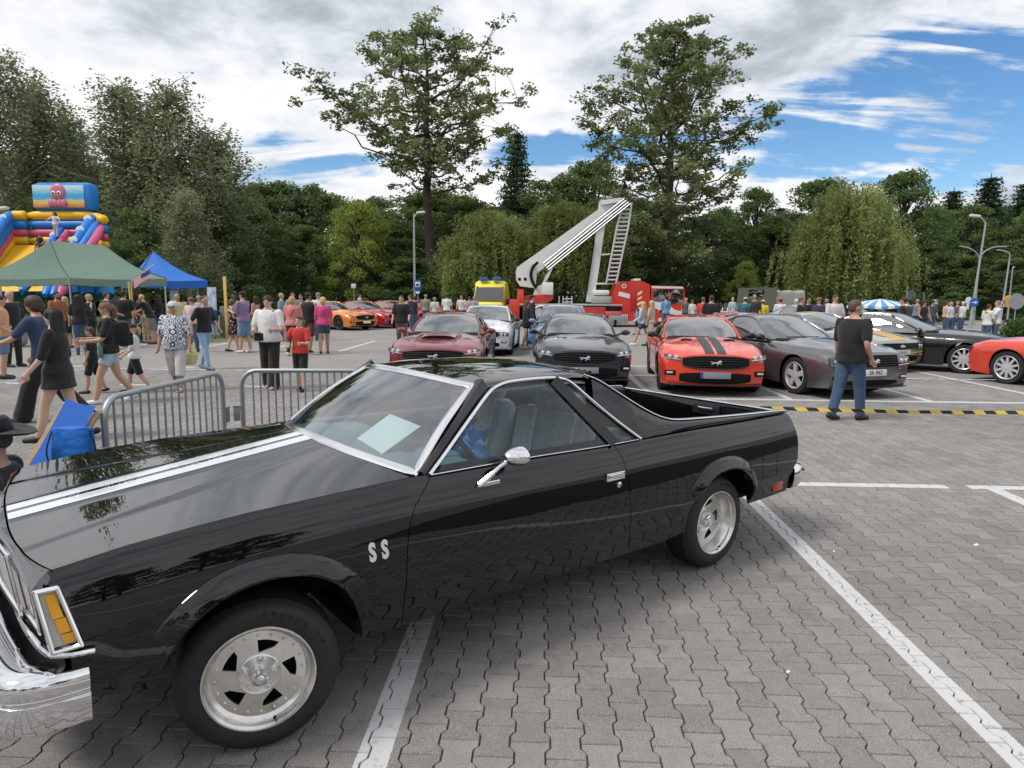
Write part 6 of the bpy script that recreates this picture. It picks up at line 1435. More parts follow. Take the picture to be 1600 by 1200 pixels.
MB().lathe([(.26, 0), (.25, .02), (0, .02)], 22, Matrix(((1, 0, 0), (0, 0, -1), (0, 1, 0))), (0, -.05, zc_)).build('disc', M_SIGNB, s); MB().prism([(-.16, -.03), (.02, -.03), (.02, -.10), (.16, .0), (.02, .10), (.02, .03), (-.16, .03)], -.09, -.075, lambda a, b, h: (a, h, zc_ + b)).build('arrow', M_SIGNW, s, smooth=None); MB().lathe([(.2, 0), (0, .0)], 18, Matrix(((1, 0, 0), (0, 0, -1), (0, 1, 0))), (-.32, -.02, zc_ + .12)).bbox((-.32, 0, zc_ - .2), (.16, .02, .42), .01).build('side_plate', M_SIGNW, s)
for px, py, Y, r, nm, lb, m in ((1576, 471, 45, .40, 'round_sign', 'orange yellow round sign at the right, partly behind a grey one', mat('sign_orange', (.72, .36, .04), .5)), (1588, 471, 44, .50, 'round_sign', 'large round sign seen from its grey back at the right edge', M_SIGNG), (1422, 461, 50, .36, 'round_sign', 'small round grey sign right of the striped parasol', M_SIGNG)):
    x, y = gd(px, Y); s = empty(nm, (x, y, 0), 0, lb, 'sign'); zc_ = hz(px, py, Y); post(s, zc_); MB().lathe([(r, 0), (r * .98, .03), (0, .03)], 24, Matrix(((1, 0, 0), (0, 0, -1), (0, 1, 0))), (0, -.04, zc_)).build('disc', m, s)
for px, py, Y, lb in ((1462, 472, 48, 'small rectangular plate sign on a thin post left of the street lamps'), (553, 447, 50, 'thin white sign post behind the orange sports car')):
    x, y = gd(px, Y); s = empty('plate_sign', (x, y, 0), 0, lb, 'sign'); zc_ = hz(px, py, Y); post(s, zc_); MB().bbox((0, -.04, zc_), (.34, .03, .34), .01).build('plate', M_SIGNW, s)
for px, py, Y, lb in ((1416, 447, 47, 'short plain post right of the parasol'), (1443, 457, 49, 'thin plain post between the parasol and the lamps')):
    x, y = gd(px, Y); s = empty('post', (x, y, 0), 0, lb, 'post'); post(s, hz(px, py, Y), .045)
# parasol
x, y = gd(1375, 33); pz = hz(1375, 467, 33); ez = hz(1375, 477, 33); pa = empty('parasol', (x, y, 0), 0, 'blue and white striped parasol over the crowd', 'parasol')
M_STR = [mat('parasol_blue', (.10, .28, .60), .8), mat('parasol_white', (.66, .70, .76), .8)]
mb = MB()
for k in range(32):
    a0, a1 = 2 * math.pi * k / 32, 2 * math.pi * (k + 1) / 32; mb.mat(k % 2); R0 = 1.42; dz = lambda a: -.05 * abs(math.sin(a * 4))
    mb.add([(.0, 0, pz), (R0 * .5 * math.cos(a0), R0 * .5 * math.sin(a0), pz - (pz - ez) * .38), (R0 * .5 * math.cos(a1), R0 * .5 * math.sin(a1), pz - (pz - ez) * .38), (R0 * math.cos(a0), R0 * math.sin(a0), ez + .0 + dz(a0)), (R0 * math.cos(a1), R0 * math.sin(a1), ez + dz(a1)), (R0 * math.cos(a0), R0 * math.sin(a0), ez - .12 + dz(a0)), (R0 * math.cos(a1), R0 * math.sin(a1), ez - .12 + dz(a1))], [(0, 1, 2), (1, 3, 4, 2), (3, 5, 6, 4)])
mb.build('canopy', M_STR, pa, smooth=None); MB().tube([(0, 0, 0), (0, 0, pz)], .025, 8).build('pole', M_ALUP, pa)
# flag, yellow post, bins, hedge, fence
M_FR, M_FW, M_FB = mat('flag_red', (.50, .03, .05), .8), mat('flag_white', (.66, .64, .62), .8), mat('flag_blue', (.03, .06, .25), .8)
x, y = gd(204, 21.2); fg = empty('flag', (x, y, 0), 0, 'striped red and white flag with a blue corner at the green tent', 'flag'); zt = hz(238, 420, 21.2); u = 21.2 / FPX
o0 = np.array(((240 - 204) * u, -.02, zt)); dirx = np.array((-22 * u, 0, -19 * u)); dird = np.array((-3 * u, 0, -12 * u)); dirs = np.array((-14 * u, .0, 13 * u * -1))
mb = MB(); mb2 = MB()
A0 = np.array(((238 - 204) * u, 0, hz(238, 421, 21.2))); ex = np.array(((209 - 238) * u, 0, -(442 - 427) * u)); ey = np.array((-.0 * u, 0, -16 * u))
mbs = {0: MB(), 1: MB(), 2: MB()}
for k in range(13):
    for j in range(10):
        q0, q1 = j / 10, (j + 1) / 10; t0, t1 = k / 13, (k + 1) / 13
        pt = lambda q, t: A0 + ex * q + ey * t * (1 - .25 * (1 - q)) + np.array((0, .05 * math.sin(q * 7 + t), 0))
        c = 2 if (q0 < .42 and k < 7) else (0 if k % 2 == 0 else 1); mbs[c].add([pt(q0, t0), pt(q1, t0), pt(q1, t1), pt(q0, t1)], [(0, 1, 2, 3)])
mbs[0].build('red_stripes', M_FR, fg, smooth=60); mbs[1].build('white_stripes', M_FW, fg, smooth=60); mbs[2].build('blue_corner', M_FB, fg, smooth=60); MB().tube([(.0, .05, 0), (.02, .05, 2.1), tuple(A0 + np.array((.1, .05, .15)))], .016, 6).build('staff', M_WOOD, fg)
x, y = gd(352, 24.5); yp = empty('post', (x, y, 0), 0, 'tall yellow wooden post beside the couple', 'post'); MB().bbox((0, 0, hz(352, 432, 24.5) / 2), (.10, .07, hz(352, 432, 24.5)), .01).build('board', mat('yellow_board', (.66, .46, .14), .6), yp)
x, y = gd(205, 22.0); yp = empty('post', (x, y, 0), R_(10), 'yellow leaning pole at the front of the green tent', 'post'); MB().tube([(.0, 0, 0), (-.06, 0, 2.1)], .03, 8).build('pole', mat('yellow_pole', (.72, .50, .10), .5), yp)
x, y = gd(340, 25.5); bn = empty('litter_bin', (x, y, 0), 0, 'blue litter bin fixed to a stone pillar right of the blue tent', 'bin'); MB().bbox((.18, .15, .62), (.30, .30, 1.24), .03).build('pillar', mat('stone_pillar', (.22, .21, .19), .9, vary=(7, .8, (.13, .125, .11)), bump=(12, .8, .03)), bn); MB().lathe([(.13, .55), (.17, 1.0), (.18, 1.08), (.16, 1.1), (.12, .98), (0, .6)], 16, None, (-.15, -.1, 0)).build('bucket', M_SIGNB, bn); MB().tube([(-.15, -.1, 0), (-.15, -.1, .6)], .03, 6).build('stand', M_POLE, bn)
x, y = gd(1150, 40); fn = empty('picket_fence', (x, y, 0), 0, 'short white picket fence on the grass left of the army truck', 'fence')
for k in range(6): MB().bbox((-.75 + .3 * k, 0, .55), (.07, .03, 1.1), .01).build('picket', M_SIGNW, fn)
for z in (.4, .85): MB().bbox((0, .03, z), (1.9, .03, .07), .01).build('rail', M_SIGNW, fn)
P = []; 
for i in range(46): x0, y0 = gd(1585 + i * 2.2, 29 + .02 * i); P.append(clump((x0 + NP.normal() * .1, y0 + NP.normal() * .25, .42), 150, .42, 1.15, .5))
P = np.concatenate(P); P = P[P[:, 2] > 0]; hx, hy = gd(1630, 29.2); hd = empty('hedge', (hx, hy, 0), 0, 'clipped bright green hedge at the right edge', 'hedge'); me = leaves_mesh('foliage', P - np.array((hx, hy, 0)), NP.uniform(.05, .09, len(P)), np.clip(.5 + NP.normal(size=len(P)) * .2, 0, 1), LM['hedge']); o = bpy.data.objects.new('foliage', me); C.objects.link(o); o.parent = hd; o['kind'] = 'stuff'
for k in range(5): MB().tube([(-1 + k * .6, 0, 0), (-1 + k * .6 + .05, 0, .5)], .03, 5).build('stem', M_BARK, hd)
# blue foil bag near the girl in the black hoodie, litter scraps
x, y = gp(836, 538); fb_ = MB().lathe([(0, 0), (.16, .02), (.26, .22), (.22, .45), (.10, .56), (.14, .66), (.08, .70), (0, .66)], 18); 
fb_.v = [(a + .03 * math.sin(9 * c + 5 * b), b + .03 * math.sin(8 * a + 7 * c), c) for a, b, c in fb_.v]; o = fb_.build('bag', mat('bag_foil_blue', (.02, .22, .60), .25, coat=.5, bump=(9, 1., .04)), None, smooth=60); o.location = (x, y, 0); tag(o, 'shiny crumpled blue bag on the ground beside the long-haired girl by the pale blue car', 'bag')
for px, py, a, lb in ((1525, 852, .3, 'larger white paper scrap on the paving near the right line'), (1303, 862, 1.1, 'small white paper scrap left of the larger one'), (808, 893, .6, 'tiny white scrap under the sill of the black pickup'), (1231, 1051, .2, 'tiny white scrap in the middle of the paving')):
    x, y = gp(px, py); s_ = .018 if px > 1500 else .009; o = MB().add([(-s_, -s_ * .6, .001), (s_, -s_ * .5, .004), (s_ * .9, s_ * .6, .010), (-s_ * .8, s_ * .5, .003), (-s_, -s_ * .6, .0), (s_, -s_ * .5, .002), (s_ * .9, s_ * .6, .008), (-s_ * .8, s_ * .5, .001)], [(0, 1, 2, 3), (4, 5, 6, 7), (0, 1, 5, 4), (2, 3, 7, 6)]).build('paper_scrap', M_WHITEP, None, smooth=None); o.location = (x, y, .001); o.rotation_euler = (0, 0, a); tag(o, lb, 'litter', 'white scraps on the paving')
# ------------------------------------------------------------------ people
JOBS = []
def cloth(col, name=None): return mat('cloth_%02x%02x%02x' % tuple(int(255 * c) for c in col), col, .85, sheen=.15, bump=(8, .55, .035), vary=(6, .5, tuple(c * .66 for c in col)))
M_SKIN = mat('skin', (.50, .30, .215), .5, vary=(5, .3, (.44, .24, .17))); M_SKINP = mat('skin_pale', (.58, .38, .30), .5, vary=(5, .3, (.52, .31, .25))); M_SKINT = mat('skin_tanned', (.42, .235, .16), .5, vary=(5, .3, (.36, .19, .13)))
def hairm(c): return mat('hair_%02x%02x%02x' % tuple(int(255 * x) for x in c), c, .6, bump=(40, .6, .01), vary=(22, .6, tuple(x * .55 for x in c)))
BLK, BRN, DBR, BLD, GRY, WHT = (.012, .010, .010), (.085, .045, .025), (.04, .024, .016), (.42, .28, .13), (.28, .26, .24), (.62, .60, .56)
M_EYE = mat('eye', (.02, .015, .012), .25); M_LIP = mat('lip', (.42, .14, .12), .5); M_SOLE = mat('sole_white', (.66, .65, .63), .6)
def ering(mb, rings, n=14, caps=True):
    """rings: (x, y, z, half depth x, half width y)"""
    th = np.linspace(0, 2 * np.pi, n, endpoint=False); G = [[(x + a * math.cos(t), y + b * math.sin(t), z) for t in th] for x, y, z, a, b in rings]
    o = len(mb.v); mb.grid(G, closev=True)
    if caps: mb.add(G[0], [tuple(range(n))[::-1]]); mb.add(G[-1], [tuple(range(n))])
def ball(mb, c, r, n=12):
    rx, ry, rz = (r, r, r) if np.isscalar(r) else r
    ts = np.linspace(-np.pi / 2, np.pi / 2, n // 2 + 2)[1:-1]; ering(mb, [(c[0], c[1], c[2] + rz * math.sin(t), rx * math.cos(t), ry * math.cos(t)) for t in ts], n)
def lim(mb, pts, rr, n=12):
    k = len(pts); c = catmull(pts, 4 * k) if k > 2 else catmull(pts, 5); r = np.interp(np.linspace(0, 1, len(c)), np.linspace(0, 1, len(rr)), rr); mb.tube(c, r, n); ball(mb, c[-1], r[-1] * .98); ball(mb, c[0], r[0] * .98)
def job(mb, name, m, parent, voxel, smooth=3, dec=None):
    o = mb.build(name, m, parent, smooth=None, recalc=True)
    md = o.modifiers.new('r', 'REMESH'); md.mode = 'VOXEL'; md.voxel_size = voxel; md.use_smooth_shade = True
    ms = o.modifiers.new('s', 'SMOOTH'); ms.iterations = smooth; ms.factor = .5
    JOBS.append(o); return o
def person(label, pos, face, h=1.75, L=(0, 0), R=(0, 0), LA=(4, 8, 12), RA=(4, 8, 12), lean=0., head=0., nod=0., top=((.02, .02, .02), 'short'), bottom=('jeans', (.05, .09, .18)), hair=('short', DBR), shoe=(.03, .03, .03), hat=None, skin=None, w=1.0, belly=0., bag=None, female=False, glasses=None, group='visitors of the car show', sit=None, long_top=0., mesh_top=None, near=None, beard=None):
    s = h / 1.75; x0, y0 = pos; dist = math.hypot(x0, y0); hi = dist < 16 if near is None else near; vx = .0135 if hi else .021
    root = empty('person', (x0, y0, 0), R_(face), label, 'person', group); sk = skin or M_SKIN
    hz_, hw, shw = (.92 * s, .092 * s, (.172 if female else .192) * s * (.5 + .5 * w)); b = 1.0
    zoff = 0.
    if sit is not None: zoff = sit - .90 * s
    hip = np.array((0, 0, hz_ + zoff)); lr = R_(lean)
    def tor(p):      # lean the upper body about the hips
        x, y, z = p; d = z - hip[2]; return np.array((x + d * math.sin(lr), y, hip[2] + d * math.cos(lr)))
    legs = []
    for sg, (a, kb) in ((1, L), (-1, R)):
        a_, k_ = R_(a), R_(a - kb); h0 = hip + np.array((0, sg * hw, -.02 * s)); kn = h0 + .42 * s * np.array((math.sin(a_), .0 + .01 * sg, -math.cos(a_))); an = kn + .41 * s * np.array((math.sin(k_), 0, -math.cos(k_))); legs.append((h0, kn, an, k_))
    low = min(l[2][2] for l in legs)
    dz = .075 * s - low if sit is None else 0
    hip[2] += dz; legs = [(a + (0, 0, dz), b_ + (0, 0, dz), c + (0, 0, dz), k) for a, b_, c, k in legs]
    zt = lambda f: hip[2] + (f - .92) * s
    arms = []
    for sg, A in ((1, LA), (-1, RA)):
        f, ab, el = A[:3]; inn = A[3] if len(A) > 3 else 0; sh = tor((0, sg * shw, zt(1.41))); f_, ab_ = R_(f) + lr, R_(ab); d = np.array((math.sin(f_) * math.cos(ab_), sg * math.sin(ab_), -math.cos(f_) * math.cos(ab_))); eb = sh + .29 * s * d
        e_ = f_ + R_(el); d2 = np.array((math.sin(e_), sg * math.sin(ab_) * .5 - sg * inn, -math.cos(e_))); d2 /= np.linalg.norm(d2); wr = eb + .25 * s * d2; arms.append((sh, eb, wr, d2, sg))
    hy = R_(head); hc = tor((.015 * s, 0, zt(1.625))) + np.array((.02 * math.sin(R_(nod)), 0, 0)); hr = .098 * s * (1.12 if h < 1.45 else 1.0)
    def hd(p):       # head frame -> local
        x, y, z = p; n_ = R_(nod); x, z = x * math.cos(n_) + z * math.sin(n_), -x * math.sin(n_) + z * math.cos(n_); return hc + hr * np.array((x * math.cos(hy) - y * math.sin(hy), x * math.sin(hy) + y * math.cos(hy), z))
    def hball(mb, c, r, n=12):
        m2 = MB(); ball(m2, (0, 0, 0), r, n); mb.add([hd((p[0] + c[0], p[1] + c[1], p[2] + c[2])) for p in m2.v], m2.f)
    # body
    mb = MB()
    def torso(m_, gx, gy, z0=.90, z1=1.475, hem=0.):
        tb = [(.86, .105, .150), (.95, .120, .168 if not female else .175), (1.06, .105 + .10 * belly, .148 if not female else .132), (1.16, .112 + .09 * belly, .155 if not female else .140), (1.28, .122 + .03 * belly, .172 if not female else .158), (1.37, .112, .180 if not female else .160), (1.43, .088, .150), (1.475, .062, .085), (1.52, .05, .056)]
        rg = []
        for z in np.linspace(z0, z1, 12):
            d = np.interp(z, [t[0] for t in tb], [t[1] for t in tb]); wd = np.interp(z, [t[0] for t in tb], [t[2] for t in tb]); c = tor((.045 * belly * math.exp(-((z - 1.1) / .13) ** 2), 0, zt(z))); k = hem * max(0, (1.12 - z) / .3)
            rg.append((c[0], c[1], c[2], (d * (.6 + .4 * w) + gx + k) * s, (wd * w + gy + k) * s))
        ering(m_, rg, 18)
    torso(mb, -.012, -.012, .86, 1.50)
    lim(mb, [tor((0, 0, zt(1.44))), tor((.008, 0, zt(1.53))), hc], [.062 * s, .055 * s, .055 * s])
    hball(mb, (-.08, 0, .12), (.98, .80, 1.0), 16); hball(mb, (.16, 0, -.42), (.66, .62, .72), 14); hball(mb, (.86, 0, -.16), (.18, .13, .22), 8); hball(mb, (.42, 0, -.86), (.36, .34, .26), 10)
    for sg in (1, -1): hball(mb, (-.05, sg * .80, -.12), (.17, .09, .26), 8)
    for (h0, kn, an, k) in legs: lim(mb, [h0, h0 * .5 + kn * .5, kn, kn * .55 + an * .45 + np.array((-.012, 0, 0)), an], np.array([.088, .076, .056, .054, .038]) * s * (.5 + .5 * w))
    for sh, eb, wr, d2, sg in arms: lim(mb, [sh, eb, wr], np.array([.050, .041, .029]) * s * (.6 + .4 * w)); ball(mb, wr + d2 * .05 * s, np.array((.042, .028, .045)) * s)
    body = job(mb, 'body', sk, root, vx)
    # fingers
    if hi:
        fm = MB()
        for sh, eb, wr, d2, sg in arms:
            side = np.cross(d2, (0, 1, 0)); side /= max(np.linalg.norm(side), 1e-6); nrm = np.cross(d2, side)
            for k in range(4):
                o = wr + d2 * .085 * s + side * (k - 1.5) * .019 * s; l = (.060, .070, .066, .052)[k] * s; fm.tube([o - d2 * .02, o + d2 * l * .45 + nrm * .004, o + d2 * l * .8 + nrm * sg * -.022 * s, o + d2 * l * .85 + nrm * sg * -.042 * s], [.0095 * s, .009 * s, .008 * s, .006 * s], 6)
            o = wr + d2 * .03 * s + side * -.030 * s; fm.tube([o, o + d2 * .035 * s - side * .022 * s, o + d2 * .062 * s - side * .022 * s], [.012 * s, .010 * s, .007 * s], 6)
        fm.build('fingers', sk, body, smooth=60)
    # face
    for sg in (1, -1): m2 = MB(); hball(m2, (.79, sg * .33, .02), (.08, .13, .07), 8); m2.build('eye', M_EYE, body, smooth=60)
    m2 = MB(); hball(m2, (.79, 0, -.50), (.06, .24, .06), 8); m2.build('mouth', M_LIP, body, smooth=60)
    hc_ = hair[1]; hm = hairm(hc_) if hc_ else None
    if hi and hm:
        m2 = MB()
        for sg in (1, -1): m2.tube([hd((.87, sg * .18, .20)), hd((.82, sg * .36, .25)), hd((.70, sg * .54, .20))], .055 * hr, 5)
        m2.build('eyebrows', hm, body, smooth=60, kind='stuff')
    # clothes
    tc, sl = top[0], top[1]; tm = mesh_top or cloth(tc)
    if bottom[0] == 'dress': tz = .98
    else: tz = .88 - long_top
    mb = MB(); torso(mb, .016 + .012 * belly, .016, tz, 1.466, .035 + .09 * long_top)
    if sl != 'none':
        for sh, eb, wr, d2, sg in arms:
            e_ = {'short': eb * .82 + sh * .18, 'elbow': eb, 'long': None}[sl]
            if sl == 'long': lim(mb, [sh, eb, wr], np.array([.075, .056, .044]) * s * (.6 + .4 * w))
            else: lim(mb, [sh + (0, -.012 * sg * s, .0), sh * .45 + e_ * .55, e_], np.array([.073, .064, .060]) * s * (.7 + .3 * w))
    if bottom[0] == 'dress':
        c0 = tor((0, 0, zt(1.0))); ering(mb, [(c0[0], 0, c0[2], .13 * s, .165 * s), (0, 0, zt(.90), .15 * s, .19 * s), (0, 0, zt(.72), .165 * s, .205 * s), (0, 0, zt(bottom[1]), .18 * s, .215 * s)], 18)
    topo = job(mb, 'dress' if bottom[0] == 'dress' else ('jacket' if sl == 'long' else 'shirt'), tm, root, vx)
    if bottom[0] != 'dress':
        mb = MB(); cm = cloth(bottom[1]); kind = bottom[0]
        if kind == 'skirt': ering(mb, [(0, 0, zt(1.02), .118 * s * w, .158 * s * w), (0, 0, zt(.92), .135 * s, .18 * s * w), (0, 0, zt(.78), .15 * s, .19 * s), (0, 0, zt(bottom[2] if len(bottom) > 2 else .60), .16 * s, .20 * s)], 18)
        else:
            c1 = tor((0, 0, zt(1.03))); ering(mb, [(legs[0][0][0] * .3, 0, zt(.83), .10 * s, .15 * s * w), (0, 0, zt(.90), .128 * s * (.7 + .3 * w), .176 * s * w), (0, 0, zt(.97), (.128 + .03 * belly) * s * (.7 + .3 * w), .176 * s * w), (c1[0], 0, c1[2] - .04 * s, (.105 + .05 * belly) * s, (.158 if not female else .145) * s * w)], 18)
            for (h0, kn, an, k) in legs:
                r = np.array([.102, .090, .072, .066, .060]) * s * (.5 + .5 * w)
                if kind == 'wide': r = np.array([.105, .105, .100, .105, .115]) * s
                if kind == 'slim': r = np.array([.100, .084, .062, .060, .047]) * s * (.5 + .5 * w)
                if kind in ('shorts', 'capri'):
                    t = bottom[2] if len(bottom) > 2 else (.85 if kind == 'shorts' else 1.35); e_ = h0 + (kn - h0) * min(t, 1.0) if t <= 1 else kn + (an - kn) * (t - 1)
                    pts = [h0, h0 * .5 + e_ * .5, e_] if t <= 1 else [h0, kn, e_]; mb.tube(catmull(pts, 10), np.linspace(.104, .092 if t <= 1 else .078, 10) * s * (.5 + .5 * w), 14); ball(mb, h0, .10 * s * (.5 + .5 * w))
                else: lim(mb, [h0, h0 * .5 + kn * .5, kn, kn * .5 + an * .5, an + np.array((0, 0, .01))], r)
        job(mb, {'skirt': 'skirt', 'shorts': 'shorts', 'capri': 'trousers'}.get(kind, 'trousers'), cm, root, vx)
    sm_ = mat('shoe_%02x' % int(255 * shoe[0]), shoe, .55)
    for i, (h0, kn, an, k) in enumerate(legs):
        an2 = np.array(an); t = -k * .75 if sit is None else 0; f = np.array((math.cos(t), 0, -math.sin(t) * .6 if k < 0 else 0)); 
        mb = MB(); c = an2 + np.array((0, 0, -.03 * s)); lim(mb, [c - f * .055 * s, c + f * .06 * s + (0, 0, -.008 * s), c + f * .155 * s + (0, 0, -.018 * s)], np.array([.043, .044, .034]) * s, 10)
        mb.v = [(x, y * 1.0, max(z, an2[2] - .075 * s)) for x, y, z in mb.v]; mb.build('shoe', sm_, root, smooth=60)
    # hair
    if hm and hair[0] not in ('bald',):
        st = hair[0]; mb = MB()
        if st in ('short', 'crop'):
            k = 1.0 if st == 'short' else .95; hball(mb, (-.16, 0, .28), (1.0 * k, .86 * k, .92 * k), 16); hball(mb, (-.45, 0, -.1), (.66 * k, .78 * k, .7 * k), 12)
            if st == 'short' and hi: hball(mb, (.45, .1, .82), (.45, .5, .30), 10)
        elif st in ('bob', 'curly'):
            hball(mb, (-.14, 0, .25), (1.12, 1.0, 1.02), 16); hball(mb, (-.45, 0, -.25), (.85, 1.0, .95), 12)
            if st == 'curly':
                for q in range(26): a = NP.normal(size=3); a /= np.linalg.norm(a); a[0] = -abs(a[0]) * .9 + .25; hball(mb, (-.15 + a[0] * 1.0, a[1] * .95, .3 + abs(a[2]) * .85 - .2), (.26, .26, .24), 7)
        elif st == 'tail': hball(mb, (-.14, 0, .25), (1.02, .90, .95), 16); hball(mb, (-.5, 0, .0), (.62, .75, .7), 12); lim(mb, [hd((-1.0, 0, .35)), hd((-1.45, 0, -.2)), hd((-1.35, 0, -1.6))], [.36 * hr, .38 * hr, .12 * hr])
        else:                                         # long
            Ln = hair[2] if len(hair) > 2 else 2.6; hball(mb, (-.16, 0, .26), (1.08, .98, .98), 16)
            for yy in (-.85, -.45, 0, .45, .85): lim(mb, [hd((-.45 - .35 * (1 - abs(yy)), yy, .35)), hd((-.75 + .25 * abs(yy), yy * 1.12, -.9)), tuple(np.array(hd((-.85 + .2 * abs(yy), yy * 1.15, -.9))) + np.array((-.02, 0, -(Ln - .9) * hr)))], [.46 * hr, .52 * hr, .34 * hr])
        job(mb, 'hair', hm, body, vx * .9, 2)
    if beard: m2 = MB(); hball(m2, (.34, 0, -.80), (.50, .58, .36), 10); m2.build('beard', hairm(beard), body, smooth=60)
    if hat:
        hk, hcol = hat; hmx = cloth(hcol); mb = MB(); G = []
        if hk == 'cap':
            for z, r in ((.32, 1.08), (.62, 1.06), (.92, .86), (1.12, .5), (1.2, .05)): G.append([hd((-.10 + r * .98 * math.cos(t), r * .88 * math.sin(t), z)) for t in np.linspace(0, 2 * np.pi, 18, endpoint=False)])
            mb.grid(G, closev=True); mb.grid([[hd((q * (.55 + .38 * 0) + .80, yy, .36 - .12 * (q / .8) ** 2 - .10 * yy * yy)) for yy in np.linspace(-.62, .62, 7) ] for q in (0, .4, .8)]); 
        else:
            prof = [(1.05, .30), (1.02, .7), (.95, 1.05), (.80, 1.25), (.35, 1.22), (.02, 1.15)]
            for r, z in prof: G.append([hd((-.08 + r * 1.08 * math.cos(t), r * .92 * math.sin(t), z)) for t in np.linspace(0, 2 * np.pi, 24, endpoint=False)])
            mb.grid(G, closev=True); G = []
            for r, z in ((1.03, .34), (1.5, .20), (1.9, .18), (2.12, .26)): G.append([hd((-.08 + r * 1.05 * math.cos(t), r * .95 * math.sin(t), z + .30 * (abs(math.sin(t)) ** 2) * (r - 1) - .25 * (r - 1) * abs(math.cos(t)))) for t in np.linspace(0, 2 * np.pi, 32, endpoint=False)])
            mb.grid(G, closev=True)
        ho = mb.build('hat', hmx, body, smooth=60); md = ho.modifiers.new('t', 'SOLIDIFY'); md.thickness = .008
    if glasses:
        m2 = MB(); zz, xx = (.04, 1.0) if glasses == 'eyes' else (1.05, .42)
        for sg in (1, -1): m2.add([hd((xx, sg * .10, zz + .10)), hd((xx - .14, sg * .58, zz + .11)), hd((xx - .13, sg * .54, zz - .13)), hd((xx, sg * .16, zz - .13))], [(0, 1, 2, 3)]); m2.tube([hd((xx - .12, sg * .64, zz + .1)), hd((xx - .8, sg * .92, zz + .05))], .03 * hr, 4)
        m2.build('glasses', M_DARK, body, smooth=None)
    if bag:
        bk, bcol = bag; bm2 = cloth(bcol); back = tor((-.20, 0, zt(1.22)))
        if bk == 'backpack':
            m2 = MB(); m2.bbox(tuple(back + np.array((-.02, 0, -.02))), (.20 * s, .32 * s, .44 * s), .07); m2.bbox(tuple(back + np.array((-.12 * s, 0, -.10))), (.07, .24 * s, .22 * s), .03)
            bo_ = m2.build('backpack', bm2, root)
            for sg in (1, -1): m2 = MB(); m2.tube(catmull([tor((-.14, sg * .11, zt(1.40))), tor((-.0, sg * .125, zt(1.475))), tor((.125, sg * .12, zt(1.34))), tor((.10, sg * .15, zt(1.12)))], 14), .022, 6, flat=(1, .5)); m2.build('strap', bm2, bo_)
        else:
            sg = 1 if bk == 'cross_left' else -1; m2 = MB()
            p = tor((.13, sg * .13, zt(.98))); m2.bbox(tuple(p), (.08 * s, .20 * s, .15 * s), .025); bo_ = m2.build('shoulder_bag', bm2, root); m2 = MB(); m2.tube(catmull([p + (0, 0, .07), tor((.145, 0, zt(1.22))), tor((.06, -sg * .12, zt(1.46))), tor((-.10, -sg * .10, zt(1.38))), tor((-.15, 0, zt(1.2))), p + (-.05, 0, .05)], 22), .009, 5); m2.build('strap', bm2, bo_)
    return root, dict(hd=hd, arms=arms, tor=tor, zt=zt, legs=legs, s=s, hr=hr, body=body)
def finish_people():
    dg = bpy.context.evaluated_depsgraph_get(); out = []
    for o in JOBS: out.append((o, bpy.data.meshes.new_from_object(o.evaluated_get(dg))))
    for o, me in out:
        n = o.data.name; mats = [m for m in o.data.materials]; o.modifiers.clear(); old = o.data; o.data = me; bpy.data.meshes.remove(old); me.name = n
        if not me.materials:
            for m in mats: me.materials.append(m)
        me.polygons.foreach_set('use_smooth', [True] * len(me.polygons))
K, W_, JN, LJ, GY = (.012, .012, .014), (.70, .70, .72), (.05, .09, .17), (.26, .40, .58), (.20, .20, .20)
NAVY = (.03, .04, .09)
def swirl():
    m = bpy.data.materials.new('swirl_print'); m.use_nodes = True; nt = m.node_tree; p = nt.nodes['Principled BSDF']; p.inputs['Roughness'].default_value = .8; t = nt.nodes.new('ShaderNodeTexCoord')
    v = nt.nodes.new('ShaderNodeTexVoronoi'); v.inputs['Scale'].default_value = 9.5; v.inputs['Randomness'].default_value = .35; nt.links.new(t.outputs['Object'], v.inputs['Vector']); a = nt.nodes.new('ShaderNodeMath'); a.operation = 'MULTIPLY'; nt.links.new(v.outputs['Distance'], a.inputs[0]); a.inputs[1].default_value = 22; b = nt.nodes.new('ShaderNodeMath'); b.operation = 'SINE'; nt.links.new(a.outputs[0], b.inputs[0])
    g_ = nt.nodes.new('ShaderNodeMath'); g_.operation = 'GREATER_THAN'; nt.links.new(b.outputs[0], g_.inputs[0]); g_.inputs[1].default_value = .12; x = nt.nodes.new('ShaderNodeMix'); x.data_type = 'RGBA'; nt.links.new(g_.outputs[0], x.inputs[0]); x.inputs[6].default_value = (.70, .71, .74, 1); x.inputs[7].default_value = (.03, .06, .16, 1); nt.links.new(x.outputs[2], p.inputs['Base Color']); return m
def floral():
    m = bpy.data.materials.new('floral_print'); m.use_nodes = True; nt = m.node_tree; p = nt.nodes['Principled BSDF']; p.inputs['Roughness'].default_value = .8; t = nt.nodes.new('ShaderNodeTexCoord'); v = nt.nodes.new('ShaderNodeTexVoronoi'); v.inputs['Scale'].default_value = 11; nt.links.new(t.outputs['Object'], v.inputs['Vector']); g_ = nt.nodes.new('ShaderNodeMath'); g_.operation = 'LESS_THAN'; nt.links.new(v.outputs['Distance'], g_.inputs[0]); g_.inputs[1].default_value = .30
    x = nt.nodes.new('ShaderNodeMix'); x.data_type = 'RGBA'; nt.links.new(g_.outputs[0], x.inputs[0]); x.inputs[6].default_value = (.02, .018, .022, 1); x.inputs[7].default_value = (.50, .30, .28, 1); nt.links.new(x.outputs[2], p.inputs['Base Color']); return m
WALK1, WALK2 = dict(L=(24, 8), R=(-18, 22)), dict(L=(-18, 24), R=(24, 6))
STAND = dict(L=(2, 3), R=(-3, 3))
